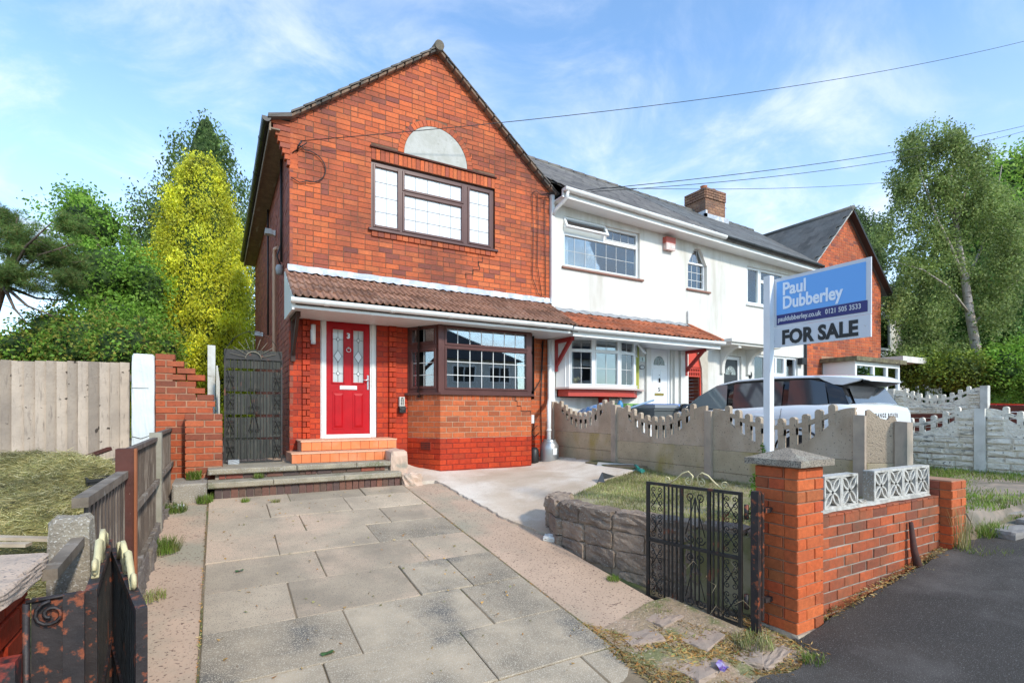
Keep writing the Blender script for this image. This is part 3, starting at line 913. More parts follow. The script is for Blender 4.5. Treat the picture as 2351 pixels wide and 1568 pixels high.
# bay walls
BY, BX0, BX1, DX, DY = 7.91, 3.175, 4.935, .36, .58
BAYW = BX1 - BX0
aL = math.atan2(-DY, DX)      # left side wall heading (from back left to front left)
SL = math.hypot(DX, DY)
baymat = lambda z: M_BB if z > 1.262 else M_PAINT
wall_courses(B, (BX0, BY, 0), 0, BAYW, .655, 1.899, .0863, .222, baymat, joint=.010)
wall_courses(B, (BX0 - DX, BY + DY, 0), aL, SL, .655, 1.899, .0863, .222, baymat, joint=.010, off=1)
wall_courses(B, (BX1, BY, 0), -aL, SL, .655, 1.899, .0863, .222, baymat, joint=.010, off=1)
for O_, an_, L_ in (((BX0, BY, 0), 0, BAYW), ((BX0 - DX, BY + DY, 0), aL, SL)):
    n = int(L_ / .0775)
    for i in range(n):
        B.add(O_, an_, L_ * i / n + .004, L_ * (i + 1) / n - .004, 1.904, 1.985, M_BB, .05, 0)
# corbelled kneeler at the left eaves
for i in range(9):
    z = 5.42 + i * .078; ex = .016 * max(0, i - 0) + .01
    B.add(O3, 0, -ex if i > 3 else 0, .12, z, z + .068, M_SIDE if i < 0 else M_BR, .14, .002)
B.emit(H3, 300)
# side wall (faces -x)
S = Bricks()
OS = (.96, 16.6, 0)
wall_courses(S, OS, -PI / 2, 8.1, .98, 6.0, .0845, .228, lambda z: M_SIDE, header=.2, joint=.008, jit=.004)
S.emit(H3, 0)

# mortar backing
def backing(parts, mat, name='wall'):
    m = MB()
    for f in parts: f(m)
    return m.build(name, mat, H3)
def gablepoly(m):
    m.F = frame((O3[0], WY + .006, 0))
    for pts in (
        [(.005, 3.9), (wx0, 3.9), (wx0, wz0 - .0), (wx0, wz1), (wx0, 6.09), (.005, 6.13)],
        [(wx0, 3.9), (wx1, 3.9), (wx1, wz0), (wx0, wz0)],
        [(wx0, wz1), (wx1, wz1), (wx1, 6.09), (wx0, 6.09)],
        [(wx1, 3.9), (LW, 3.9), (LW, 6.04), (wx1, 6.09)],
        [(.005, 6.13), (wx0, 6.09), (wx1, 6.09), (LW, 6.04), (APX, APZ - .02)]):
        m.prism(pts, 0.0, .22)
backing([gablepoly], M_MORT_D)
def lowb(m):
    m.F = frame((O3[0], WY + .006, 0))
    m.box(.005, PX(1.41), 0, .2, .6, 3.898); m.box(PX(2.29), PX(2.84), 0, .2, .6, 3.898); m.box(PX(1.41), PX(2.29), 0, .2, 3.21, 3.898)
    m.box(PX(1.41), PX(2.29), .03, .2, .6, 1.27)
backing([lowb], M_MORT_R)
def lowr(m):
    m.F = frame((O3[0], WY + .006, 0)); m.box(PX(5.30), LW, 0, .2, .6, 3.898); m.box(PX(2.84), PX(5.30), 0, .2, 3.24, 3.898)
backing([lowr], M_MORT_P)
def bayback(z0, z1):
    def f(m):
        i = .008
        m.prism([(BX0 + i * .5, BY + i), (BX1 - i * .5, BY + i), (BX1 + DX - i, BY + DY), (BX1 + DX - i, WY), (BX0 - DX + i, WY), (BX0 - DX + i, BY + DY)][::-1], z0, z1, 'z')
    return f
backing([bayback(1.262, 1.99)], M_MORT_L); backing([bayback(.5, 1.26)], M_MORT_R)
m = MB(); m.F = frame((.966, 16.6, 0), -PI / 2); m.box(0, 7.9, .0, .2, .6, 6.05); m.F = None; m.box(.97, 5.7, 16.4, 16.6, .5, 6.05); m.build('wall', M('pale_streaked_mortar', (.09, .055, .04), (.40, .33, .28), 3, lo=.5, hi=.72, rough=.95), H3)

# upstairs window
Fw = frame((2.20, WY + .045, wz0 + .02))
W_, H_ = 2.30, 1.135
up = window(H3, Fw, W_, H_, [(.065, .475, .075, 1.065, 2, 4), (.565, 1.655, .075, .70, 5, 3), (.565, 1.655, .775, 1.065, 5, 1), (1.785, 2.215, .075, 1.065, 2, 4)],
            M_BROWN, glass=M('painted_reflection_glass', (.86, .87, .88), (.80, .81, .83), .8, rough=.10, spec=.7, bmp=0, coat=.5), lead=M('pale_lead', (.36, .36, .36), bmp=0), lw=.011, bead=.04)  # opaque white panes: sky reflection and white curtain put into the colour
m = MB(frame((2.15, WY, 4.68))); m.bbox(0, 2.40, -.055, .10, 0, .045, .008); m.build('sill', M_BROWN, up)

# flashing and porch roof
canopy = MB(); canopy.F = None
PITCH = math.atan2(3.86 - 3.27, 1.0)
FY, FZ = 7.52, 3.265
m = MB()
m.prism([(7.60, 3.16), (8.49, 3.16), (8.49, 3.84), (8.43, 3.80), (7.56, 3.275), (7.56, 3.165)], .93, 5.72, 'x')
porch = m.build('porch_roof', M('roof_underlay', (.10, .08, .07), rough=.9), H3)
mats_t = M('brown_concrete_tile', (.22, .11, .07), (.32, .165, .105), 5, rough=.9, bmp=.8, bscale=60, var=.35, dirt=(.40, .24, .17), dscale=2.2, dlo=.52, dhi=.72, speck=(.5, .42, .36), sscale=40, slo=.68, shi=.72)
tl = [ribtile_mesh('roof_tile', mats_t, .30, .34, 3, .028)]
random.seed(4)
slope_tiles(porch, tl, (.89, FY, FZ), 0, PITCH, .30, .34, 16, 4, .275, single=300)
# lead flashing
M_FLASH = M('lead_flashing', (.50, .53, .57), (.38, .41, .46), 9, rough=.6, bmp=.5, bscale=30, dirt=(.74, .75, .76), dscale=5, dlo=.5, dhi=.62)
m = MB(); n = 60
top = [(lerp(.93, 5.73, i / n), WY - .012, 3.955 + .004 * math.sin(i * 1.3)) for i in range(n + 1)]
mid = [(p[0], WY - .018 - .004 * math.sin(i * 2.1), 3.885) for i, p in enumerate(top)]
bot = [(p[0], WY - .135 - .015 * math.sin(i * 1.7), 3.825 + .012 * math.sin(i * 2.9)) for i, p in enumerate(top)]
m.grid([top, mid, bot]); m.build('flashing', M_FLASH, porch)
# soffit, fascia, gutter
M_SOFF = M('white_soffit', (.78, .78, .77), (.72, .72, .71), 2, rough=.4, bmp=0)
m = MB(); 
for i in range(9): m.box(.92, 5.72, 7.60 + i * .1, 7.60 + i * .1 + .094, 3.140, 3.158)
m.build('soffit', M_SOFF, porch)
m = MB(); m.box(.88, 5.56, 7.565, 7.60, 3.125, 3.27); m.build('fascia', M_WHITE, porch)
m = MB(); m.prism([(7.56, 3.10), (8.49, 3.10), (8.49, 3.80), (8.44, 3.82), (7.55, 3.29)], .885, .915, 'x'); m.build('barge_board', M_WHITE, porch)
gutter(porch, (.86, 7.505, 3.235), 4.66, M_WHITE, .058, joints_=5)
# gallows brackets
def bracket(parent, x, y0, ztop, drop, reach, mat, t=.06):
    m = MB()
    m.box(x, x + t, y0 - .07, y0 - .005, ztop - drop, ztop); m.box(x, x + t, y0 - reach, y0 - .07, ztop - .07, ztop)
    a = Vector((0, y0 - .07, ztop - drop + .08)); b = Vector((0, y0 - reach + .08, ztop - .07))
    m.hexa([(x + .01, a.y, a.z), (x + t - .01, a.y, a.z), (x + t - .01, a.y, a.z + .09), (x + .01, a.y, a.z + .09)],
           [(x + .01, b.y - .05, b.z), (x + t - .01, b.y - .05, b.z), (x + t - .01, b.y + .06, b.z), (x + .01, b.y + .06, b.z)])
    return m.build('bracket', mat, parent)
bracket(H3, .975, 8.49, 3.135, .66, .62, M('dark_brown_timber', (.06, .028, .02), rough=.6))

# door
Fd = frame((1.405, WY + .03, 1.29))
m = MB(Fd); m.box(0, .095, 0, .09, 0, 1.92); m.box(.785, .885, 0, .09, 0, 1.92); m.box(.095, .785, 0, .09, 1.865, 1.92); m.box(.095, .785, -.01, .09, 0, .03)
for q in ((0, .095), (.785, .885)): m.bbox(q[0] + .02, q[1] - .02, -.012, 0, 0, 1.90, .005)
m.build('door_frame', M_WHITE, H3)
Fl = frame((1.505, WY + .05, 1.33)); DW, DH = .68, 1.815
m = MB(Fl)
gx = [(.095, .265), (.415, .585)]; gz = (.85, 1.70)
zsx = [0, gz[0], gz[1], DH]; xsx = [0, gx[0][0], gx[0][1], gx[1][0], gx[1][1], DW]
for a, b in zip(xsx[:-1], xsx[1:]):
    for c, d_ in zip(zsx[:-1], zsx[1:]):
        if c == gz[0] and (a, b) in gx: continue
        m.box(a, b, 0, .045, c, d_)
for (a, b) in gx:                                   # mouldings round the glass
    for q in ((a - .022, a + .004, gz[0] - .022, gz[1] + .022), (b - .004, b + .022, gz[0] - .022, gz[1] + .022), (a + .004, b - .004, gz[0] - .022, gz[0] + .004), (a + .004, b - .004, gz[1] - .004, gz[1] + .022)):
        m.bbox(q[0], q[1], -.014, 0, q[2], q[3], .006)
for (a, b) in ((.09, .275), (.405, .59)):           # raised lower panels with bevels
    m.bbox(a, b, -.006, 0, .10, .70, .004)
    z0, z1 = .125, .675
    o = [(a + .02, z0), (b - .02, z0), (b - .02, z1), (a + .02, z1)]; i_ = [(a + .045, z0 + .035), (b - .045, z0 + .035), (b - .045, z1 - .035), (a + .045, z1 - .035)]
    A = [m.pt((x, -.006, z)) for x, z in o]; Bq = [m.pt((x, -.022, z)) for x, z in i_]
    m.face(Bq)
    for k in range(4):
        l = (k + 1) % 4; m.face((A[k], A[l], Bq[l], Bq[k]))
door = m.build('door', M_DOOR, H3)
M_FROST = M('frosted_door_glass', (.40, .44, .44), (.55, .59, .58), 1.2, rough=.12, bmp=.05, bscale=8, spec=.8, coat=.4)
M_CAME = M('lead_came', (.16, .18, .18), rough=.4, metal=.6, bmp=0)
for (a, b) in gx:
    m = MB(Fl); m.box(a, b, .014, .022, *gz); m.build('pane', M_FROST, door)
    c = (a + b) / 2; m = MB(Fl)
    def came(p, q, r=.0035): m.tube([(p[0], .012, p[1]), (q[0], .012, q[1])], r, 4)
    cz = gz[0] + .42
    dia = [(1.54, .028, .04), (cz, .062, .10), (.995, .028, .04)]
    came((c, gz[0] + .01), (c, gz[1] - .01))
    for z, hw, hh in dia:
        P_ = [(c, z - hh), (c + hw, z), (c, z + hh), (c - hw, z)]
        for k in range(4): came(P_[k], P_[(k + 1) % 4])
        came((a + .004, z), (c - hw, z)); came((c + hw, z), (b - .004, z))
    m.build('lead_came', M_CAME, door)
    for z, hw, hh in dia:
        m = MB(Fl); m.prism([(c, z - hh + .012), (c + hw - .008, z), (c, z + hh - .012), (c - hw + .008, z)], .006, .014)
        m.build('bevelled_diamond', M('bevelled_glass', (.72, .77, .77), rough=.1, spec=.8, bmp=0), door)
m = MB(Fl); m.bbox(.205, .475, -.016, 0, .735, .80, .006); m.bbox(.225, .455, -.024, -.016, .748, .787, .005); m.build('letterbox', M('satin_white_metal', (.78, .78, .78), rough=.35, bmp=0), door)
m = MB(Fl); m.bbox(.637, .667, -.014, 0, .74, .98, .004); m.tube([(.652, -.014, .895), (.652, -.05, .895), (.645, -.055, .895), (.555, -.055, .895)], .009, 8); m.build('handle', M_STEEL, door)
m = MB(Fl); 
for k in range(14):
    pass
cc = [(.34 + .034 * math.sin(t), -.022 - .006 * math.cos(t), 1.375 - .034 * math.cos(t)) for t in [2 * PI * k / 16 for k in range(17)]]
m.tube(cc, .0065, 6, cap=False); m.lathe((.34, -.012, 1.41), [(.0, -.018), (.02, -.014), (.022, 0), (.014, .014), (.002, .02)], 10); m.build('knocker', M_STEEL, door)
text('door_number', '3', .115, tface(tuple(Fl @ Vector((.34, -.004, 1.565)))), M_STEEL, door, bold=.004, align='CENTER', depth=.004)
m = MB(Fl); m.box(.0, DW, -.012, 0, -.012, .018); m.build('weather_bar', M_WHITE, door)

# bay window
bayroot = None
Fb = frame((BX0, BY, 2.03)); BWH = 1.135
W_ = BAYW
bayF = window(H3, Fb, W_, BWH, [(.10, W_ - .10, .07, .735, 7, 3), (.10, W_ - .10, .80, 1.075, 7, 1)], M_BROWN, glass=M_GLASSM, lw=.011, bead=.035, lead=M('white_lead', (.70, .70, .68), bmp=0), label='wide front light of the bay window with white lattice')
Fs = frame((BX0 - DX, BY + DY, 2.03), aL)
bayS = window(H3, Fs, SL, BWH, [(.09, SL - .11, .09, .70, 2, 3), (.09, SL - .11, .83, 1.075, 2, 1)], M_BROWN, glass=M_GLASSM, lw=.011, bead=.045, lead=M_LEAD)
Fr_ = frame((BX1, BY, 2.03), -aL)
window(H3, Fr_, SL, BWH, [(.09, SL - .09, .09, .70, 2, 3), (.09, SL - .09, .83, 1.075, 2, 1)], M_BROWN, glass=M_GLASSM, lw=.011, bead=.045)
m = MB()
m.prism([(BX0 - .01, BY - .045), (BX1 + .03, BY - .045), (BX1 + DX + .05, BY + DY - .02), (BX1 + DX, WY), (BX0 - DX, WY), (BX0 - DX - .055, BY + DY - .01)][::-1], 1.99, 2.028, 'z')
m.build('sill', M_BROWN, H3)
m = MB(); m.prism([(BX0 - .015, BY - .03), (BX1 + .015, BY - .03), (BX1 + DX + .03, BY + DY), (BX1 + DX, WY), (BX0 - DX, WY), (BX0 - DX - .03, BY + DY)][::-1], 3.166, 3.2, 'z'); m.build('bay_head', M_BROWN, H3)
m = MB(); m.box(BX0 - .035, BX0 + .03, BY - .012, BY + .06, 2.03, 3.165); m.build('corner_post', M_BROWN, H3)
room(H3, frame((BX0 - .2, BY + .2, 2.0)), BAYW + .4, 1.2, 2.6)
M_SILLI = M('indoor_sill', (.4, .38, .35), bmp=0)
# verge, eaves, main roof
M_SLATE = M('grey_slate', (.17, .15, .13), (.125, .11, .098), 6, rough=.75, bmp=.5, bscale=50, var=.3, dirt=(.20, .18, .15), dscale=1.2, dlo=.5, dhi=.68, speck=(.32, .30, .27), sscale=30, slo=.7, shi=.74)
M_VERGE = M('weathered_verge', (.30, .20, .14), (.20, .14, .10), 8, rough=.95, bmp=.8, dirt=(.10, .09, .08), dscale=4, dlo=.5, dhi=.6)
an1 = math.atan2(APZ - EZ, APX); an2 = math.atan2(APZ - EZ, LW - APX)
m = MB()
ov = .42                # eaves overhang beyond the left wall
LxE = .96 - ov * .75; zE = EZ - ov * .75 * math.tan(an1) + .30
def roofline(xa, za, xb, zb, y0, y1, t):
    m.hexa([(xa, y0, za), (xb, y0, zb), (xb, y1, zb), (xa, y1, za)], [(xa, y0, za + t), (xb, y0, zb + t), (xb, y1, zb + t), (xa, y1, za + t)])
AX = .96 + APX
roofline(.66, 6.07, .975, 6.165, 8.42, 16.7, .07); roofline(.975, 6.165, AX, 8.0, 8.42, 11.5, .07); roofline(AX, 8.0, 5.86, 5.98, 8.42, 11.5, .07)
m.build('roof', M_SLATE, H3)
m = MB()
for (xa, za, xb, zb) in ((.97, 6.155, AX, 7.985), (AX, 7.985, 5.85, 5.965)):
    n = 16
    for i in range(n):
        a, b = i / n, (i + 1) / n - .012
        x0, z0_, x1, z1_ = lerp(xa, xb, a), lerp(za, zb, a), lerp(xa, xb, b), lerp(za, zb, b)
        j = random.uniform(-.008, .008)
        m.hexa([(x0, 8.395 + j, z0_), (x1, 8.395 + j, z1_), (x1, 8.50, z1_), (x0, 8.50, z0_)], [(x0, 8.385 + j, z0_ + .035), (x1, 8.385 + j, z1_ + .035), (x1, 8.50, z1_ + .035), (x0, 8.50, z0_ + .035)])
m.build('verge', M_VERGE, H3)
m = MB()
m.hexa([(.655, 8.38, 6.06), (.98, 8.38, 6.155), (.98, 8.7, 6.155), (.655, 8.7, 6.06)], [(.655, 8.37, 6.085), (.98, 8.37, 6.20), (.98, 8.7, 6.20), (.655, 8.7, 6.085)])
for (xa, za, xb, zb) in ((.97, 6.195, AX, 8.025), (AX, 8.025, 5.85, 6.005)):
    n = 14
    for i in range(n):
        a, b = i / n, (i + 1) / n + .01
        x0, z0_, x1, z1_ = lerp(xa, xb, a), lerp(za, zb, a), lerp(xa, xb, b), lerp(za, zb, b); s_ = .018
        sg = s_ if zb > za else -s_
        m.hexa([(x0, 8.37, z0_ + max(0, sg)), (x1, 8.37, z1_ - min(0, sg) * 1), (x1, 8.7, z1_), (x0, 8.7, z0_)], [(x0, 8.37, z0_ + .03 + max(0, sg)), (x1, 8.37, z1_ + .03), (x1, 8.7, z1_ + .03), (x0, 8.7, z0_ + .03)])
m.build('verge_slates', M_SLATE, H3)
m = MB()
m.tube([(AX, 8.34, 8.04), (AX, 8.72, 8.07)], .085, 12); 
for k in range(8): m.tube([(AX, 8.78 + k * .4, 8.06), (AX, 9.14 + k * .4, 8.07)], .08, 10)
m.build('ridge_tile', M('mossy_clay_ridge', (.20, .16, .12), (.12, .11, .09), 12, rough=.95, bmp=.8), H3)
# left eaves boards and gutter along the side
M_EAVE = M('peeling_eaves_board', (.30, .22, .15), (.20, .15, .11), 9, rough=.85, bmp=.5, dirt=(.45, .42, .36), dscale=3, dlo=.58, dhi=.7, dstretch=(3, .4, 3))
m = MB(); m.box(.70, .825, 8.45, 16.7, 5.93, 5.95); m.box(.8255, .955, 8.6, 16.7, 5.925, 5.945); m.box(.675, .70, 8.45, 16.7, 5.90, 6.04); m.build('soffit', M_EAVE, H3)
gutter(H3, (.635, 16.7, 6.06), 8.3, M_BLACKP, .062, ang=-PI / 2, joints_=6)
for i in range(8):
    m = MB(); z = 5.46 + i * .083; m.bbox(.955 - .032 * (i + 1), .97, 8.488, 8.60, z, z + .074, .003); m.build('brick', M_BR if i % 3 else M_SIDE, H3)
m = MB(); m.prism([(.72, 6.06), (.955, 5.46), (.955, 6.12)], 8.50, 8.59); m.build('kneeler', M_MORT_D, H3)
# pipes, lamps and cables on the side wall
m = MB(); m.tube([(.90, 10.2, 1.0), (.90, 10.2, 4.52), (.90, 10.12, 4.62), (.94, 10.0, 4.62)], .032, 8); m.build('waste_pipe', M('pale_pink_pipe', (.66, .42, .28), rough=.5, bmp=0), H3)
m = MB(); m.tube([(.93, 9.35, 4.2), (.93, 9.35, 5.9)], .022, 6); m.build('black_cable', M_BLACKP, H3)
m = MB(); m.tube([(.92, 11.8, 3.3), (.92, 11.8, 5.9)], .02, 6); m.build('black_cable', M_BLACKP, H3)
def sidelamp(y, z, s=1):
    t = thing('security_light', (.9, y, z), 'small white security light fixed on the dark brick side wall', 'light')
    return t
for (y, z, lab) in ((10.6, 5.05, 'small white floodlight high on the side wall under the dark gutter'), (13.6, 3.55, 'small white security light low on the dark brick side wall above the sheeted gate')):
    t = thing('security_light', (.9, y, z), lab, 'light')
    m = MB(); m.cbox((.915, y, z), (.07, .09, .09)); m.build('wall_bracket', M_WHITE, t)
    m = MB(); m.cbox((.83, y, z + .01), (.12, .15, .10), taper=.15); m.build('lamp_head', M('aged_white_metal', (.55, .54, .5), rough=.5, bmp=0), t)
t = thing('wall_lamp', (.88, 9.35, 4.05), 'grey bulkhead fitting with wires halfway up the side wall', 'lamp')
m = MB(); m.lathe((.90, 9.35, 4.08), [(.0, -.10), (.05, -.09), (.06, 0), (.045, .06), (.0, .08)], 12); m.build('lamp_body', M('grey_metal_fitting', (.35, .35, .34), rough=.5, bmp=0), t)
m = MB(); m.tube([(.92, 9.35, 4.15), (.86, 9.33, 4.28), (.90, 9.37, 4.40), (.92, 9.35, 4.5)], .012, 5); m.build('wire', M_BLACKP, t)
# cables on the front
m = MB()
def hang(pts, r=.007): m.tube(pts, r, 4)
hang([(5.30, 8.47, 5.95), (5.33, 8.47, 5.2), (5.31, 8.47, 4.3), (5.45, 8.47, 4.0), (5.6, 8.44, 3.93)])
hang([(5.42, 8.47, 5.95), (5.44, 8.47, 5.5), (5.42, 8.47, 4.6), (5.52, 8.47, 3.98)]); hang([(5.58, 8.47, 5.9), (5.6, 8.47, 5.0), (5.6, 8.47, 4.0)])
hang([(5.30, 8.47, 5.95), (5.38, 8.44, 5.99), (5.5, 8.43, 5.93), (5.62, 8.44, 5.97), (5.7, 8.45, 5.9)])
m.build('cable', M_BLACKP, H3)
m = MB()
P_ = [(1.22 + .26 * math.cos(a), 8.47, 5.50 + .24 * math.sin(a)) for a in [R(q) for q in range(100, -100, -14)]]
hang([(1.07, 8.46, 5.78), (1.14, 8.46, 5.76)] + P_ + [(1.1, 8.47, 5.22), (.98, 8.47, 5.27)], .008)
m.tube([(1.07, 8.50, 5.70), (1.07, 8.40, 5.74), (1.12, 8.38, 5.82)], .012, 5); m.tube([(1.0, 8.49, 5.66), (1.20, 8.44, 5.84)], .008, 4)
m.build('cable_loop', M_BLACKP, H3)
m = MB(); m.tube([(5.52, 8.47, .9), (5.5, 8.47, 1.9), (5.55, 8.46, 3.1)], .01, 5); m.tube([(5.2, 8.44, 1.95), (5.4, 8.46, 2.2), (5.5, 8.46, 2.35), (5.53, 8.46, 3.1)], .008, 4)
m.tube([(5.05, 7.98, 1.55), (5.12, 8.2, 1.3), (5.3, 8.4, 1.22), (5.45, 8.45, 1.3)], .009, 4); m.tube([(5.1, 8.1, 1.2), (5.25, 8.40, 1.33), (5.4, 8.44, 1.45)], .007, 4); m.build('cable', M_BLACKP, H3)
# wall light beside the door, key safe, junction box, airbrick, graffiti scrapes
t = thing('wall_light', (1.29, 8.44, 2.8), 'slim white cylinder wall light on red painted bricks left of the front door', 'light')
m = MB(); m.tube([(1.29, 8.42, 2.76), (1.29, 8.42, 3.04)], .036, 12); m.build('shade', M('white_opal', (.8, .8, .78), rough=.3, bmp=0), t)
m = MB(); m.bbox(1.255, 1.325, 8.44, 8.495, 2.82, 2.98, .004); m.tube([(1.29, 8.42, 3.04), (1.29, 8.42, 3.052)], .04, 12); m.tube([(1.29, 8.42, 2.748), (1.29, 8.42, 2.76)], .04, 12); m.build('mount', M_STEEL, t)
t = thing('key_safe', (2.70, 8.46, 1.8), 'small key safe with push buttons and open black cover on red painted wall', 'key safe')
m = MB(); m.bbox(2.655, 2.745, 8.42, 8.485, 1.80, 1.96, .006); m.build('body', M('silver_plastic', (.6, .58, .52), rough=.4, bmp=0), t)
m = MB(); 
for i in range(2):
    for k in range(4): m.bbox(2.675 + i * .03, 2.695 + i * .03, 8.414, 8.42, 1.825 + k * .026, 1.843 + k * .026, .002)
m.box(2.68, 2.72, 8.414, 8.42, 1.93, 1.945); m.build('button', M_BLACKP, t)
rough_block('cover', 2.65, 2.76, 8.40, 8.48, 1.69, 1.80, M_BLACKP, t, .004, 3, 77)
m = MB(frame((BX1 + DX * .12, BY + DY * .12, 1.50), -aL)); m.bbox(0, .12, -.05, .0, 0, .155, .006); o = m.build('junction_box', M_WHITE, None); tag(o, 'small white junction box with cables near the right corner of the bay', 'junction box')
m = MB(frame((BX0 - DX, BY + DY, 0), aL)); m.bbox(.285, .50, -.012, .0, 1.075, 1.215, .004); o = m.build('air_brick', M_PAINT, H3)
m = MB(frame((BX0 - DX, BY + DY, 0), aL))
for i in range(7):
    for k in range(4): m.box(.298 + i * .028, .316 + i * .028, -.0135, -.0121, 1.085 + k * .031, 1.107 + k * .031)
m.build('vent_hole', M('vent_shadow', (.02, .01, .01), bmp=0), H3)
# stepped crack below the upstairs window and in the bay
m = MB(frame((0, WY, 0)))
def crack(F, pts, w_=.012):
    for a, b in zip(pts[:-1], pts[1:]):
        if a[0] == b[0]: m.box(a[0] - w_ / 2, a[0] + w_ / 2, -.0035, .0, min(a[1], b[1]), max(a[1], b[1]))
        else: m.box(min(a[0], b[0]), max(a[0], b[0]), -.0035, .0, a[1] - w_ / 2, a[1] + w_ / 2)
crack(None, [(4.24, 4.56), (4.24, 4.46), (4.16, 4.46), (4.16, 4.38), (4.18, 4.38), (4.18, 4.30), (4.05, 4.30), (4.05, 4.21), (3.90, 4.21), (3.90, 4.12)])
m.F = frame((BX0, BY, 0)); crack(None, [(1.42, 1.98), (1.42, 1.90), (1.46, 1.90), (1.46, 1.81), (1.54, 1.81), (1.54, 1.725), (1.74, 1.725), (1.74, 1.66)], .009)
m.build('crack', M('crack_shadow', (.02, .012, .01), bmp=0), H3)
# rainwater pipe into the gas bottle corner
m = MB(); m.tube([(5.66, 8.40, 3.12), (5.66, 8.40, 1.98), (5.63, 8.36, 1.93), (5.46, 8.12, 1.86), (5.43, 8.08, 1.80), (5.43, 8.08, 1.10)], .042, 12)
for z in (2.6, 1.35): m.tube([(5.66 if z > 2 else 5.43, 8.40 if z > 2 else 8.08, z), (5.66 if z > 2 else 5.43, 8.40 if z > 2 else 8.08, z + .03)], .05, 12)
m.build('downpipe', M_WHITE, H3)
# aerials
def aerial(x, y, z, h, lab, arms=3, tilt=.0):
    t = thing('aerial', (x, y, z), lab, 'aerial')
    m = MB(); m.tube([(x, y, z), (x, y, z + h)], .014, 5); m.build('mast', M_BLACKP, t)
    m = MB()
    for k in range(arms):
        a = k * PI / arms + .4; L_ = .2
        m.tube([(x - L_ * math.cos(a), y - L_ * math.sin(a), z + h * .78 - .08), (x + L_ * math.cos(a), y + L_ * math.sin(a), z + h * .78 + .1)], .009, 4)
    m.build('antenna', M_BLACKP, t); return t
aerial(4.55, 9.4, 6.95, .75, 'thin black aerial standing on the roof behind the right slope of the gable')
aerial(3.75, 8.95, 7.60, .38, 'short stub aerial near the apex of the brick gable', 2)
# ================================================================== the white terrace houses
M_ORT = M('orange_clay_tile', (.42, .13, .06), (.52, .17, .08), 5, rough=.85, bmp=.8, bscale=60, var=.3, dirt=(.20, .08, .05), dscale=2.5, dlo=.5, dhi=.68)
M_WUPVC = M('white_window_frame', (.80, .80, .79), rough=.3, bmp=0)
M_GREYM = M('grey_cement_fillet', (.25, .25, .25), (.36, .36, .36), 8, rough=.95, bmp=.8)
H5 = thing('white_house', (8.0, 8.5, .7), 'white rendered middle house with orange tiled porch roof and white oriel window', 'house', 'terraced houses in the row')
H7 = thing('white_house', (12.4, 8.5, .7), 'white rendered house farther along with black gutter and curved door canopy', 'house', 'terraced houses in the row')
def ez(x): return lerp(6.02, 5.74, (x - 5.8) / 8.7)
def wallpanel(parent, x0, x1, z0, z1f, holes, y=WY, t=.25, mat=M_RENDER, dy=0):
    """rendered wall with rectangular openings"""
    m = MB()
    xs_ = sorted({x0, x1} | {h[0] for h in holes} | {h[1] for h in holes})
    zs_ = sorted({z0} | {h[2] for h in holes} | {h[3] for h in holes})
    for a, b in zip(xs_[:-1], xs_[1:]):
        col = [z for z in zs_]
        for k, c in enumerate(col):
            d_ = col[k + 1] if k + 1 < len(col) else None
            if d_ is None:
                m.hexa([(a, y, c), (b, y, c), (b, y + t, c), (a, y + t, c)], [(a, y, z1f(a)), (b, y, z1f(b)), (b, y + t, z1f(b)), (a, y + t, z1f(a))]); continue
            if any(h[0] - 1e-6 <= a and b <= h[1] + 1e-6 and h[2] - 1e-6 <= c and d_ <= h[3] + 1e-6 for h in holes): continue
            m.box(a, b, y, y + t, c, d_)
    return m.build('wall', mat, parent)
zt = lambda x: ez(x) - .10
# number five openings
wallpanel(H5, 5.735, 10.33, .6, zt, [(6.07, 8.13, 4.65, 5.66), (9.68, 10.33, .6, 3.20), (8.46, 9.10, .95, 3.22), (9.66, 10.32, 4.63, 5.25), (9.68, 10.30, 5.25, 5.62)])
def octwin(parent):
    # pointed head of the small window: render cheeks filling the corners
    m = MB()
    m.prism([(9.68, 5.25), (9.68, 5.62), (9.90, 5.62)], WY, WY + .25); m.prism([(10.30, 5.25), (10.10, 5.62), (10.30, 5.62)], WY, WY + .25)
    m.build('wall', M_RENDER, parent)
octwin(H5)
F = frame((6.07, WY + .06, 4.65))
wf = window(H5, F, 2.06, 1.01, [(.05, 2.01, .05, .66, 7, 2), (1.14, 2.01, .74, .96, 4, 1)], M_WUPVC, bead=.02, glass=M_GLASS5, label='wide upstairs window with its top left light tilted open')
m = MB(F); m.box(.03, 1.10, -.004, .06, .70, .73); m.build('mullion', M_WUPVC, wf)
# tilted open top light
m = MB(frame((6.07, WY + .06, 4.65)) @ Matrix.Translation((0, 0, .99)) @ Matrix.Rotation(R(-28), 4, 'X'))
for q in ((0, .05, -.27, 0), (1.05, 1.10, -.27, 0), (.05, 1.05, -.05, 0), (.05, 1.05, -.27, -.22)): m.box(q[0], q[1], -.045, 0, q[2], q[3])
m.build('open_light', M_WUPVC, wf)
m = MB(frame((6.07, WY + .06, 4.65)) @ Matrix.Translation((0, 0, .99)) @ Matrix.Rotation(R(-28), 4, 'X')); m.box(.05, 1.05, -.025, -.018, -.22, -.05); m.build('pane', M_GLASSM, wf)
m = MB(); m.bbox(6.02, 8.22, WY - .05, WY + .1, 4.60, 4.64, .006); m.build('sill', M('brown_sill', (.30, .16, .12), rough=.8), wf)
M_ROOM = M('pale_room', (.42, .42, .42), rough=.9, bmp=0)
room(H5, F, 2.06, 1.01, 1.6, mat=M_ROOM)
curtain(H5, F, .0, .26, 0, 1.0); curtain(H5, F, 1.30, 2.0, 0, 1.0); curtain(H5, F, .0, 2.05, 0, 1.0, y=.42, mat=M('grey_net', (.45, .46, .47), bmp=0), wl=.2)
F = frame((9.66, WY + .08, 4.63))
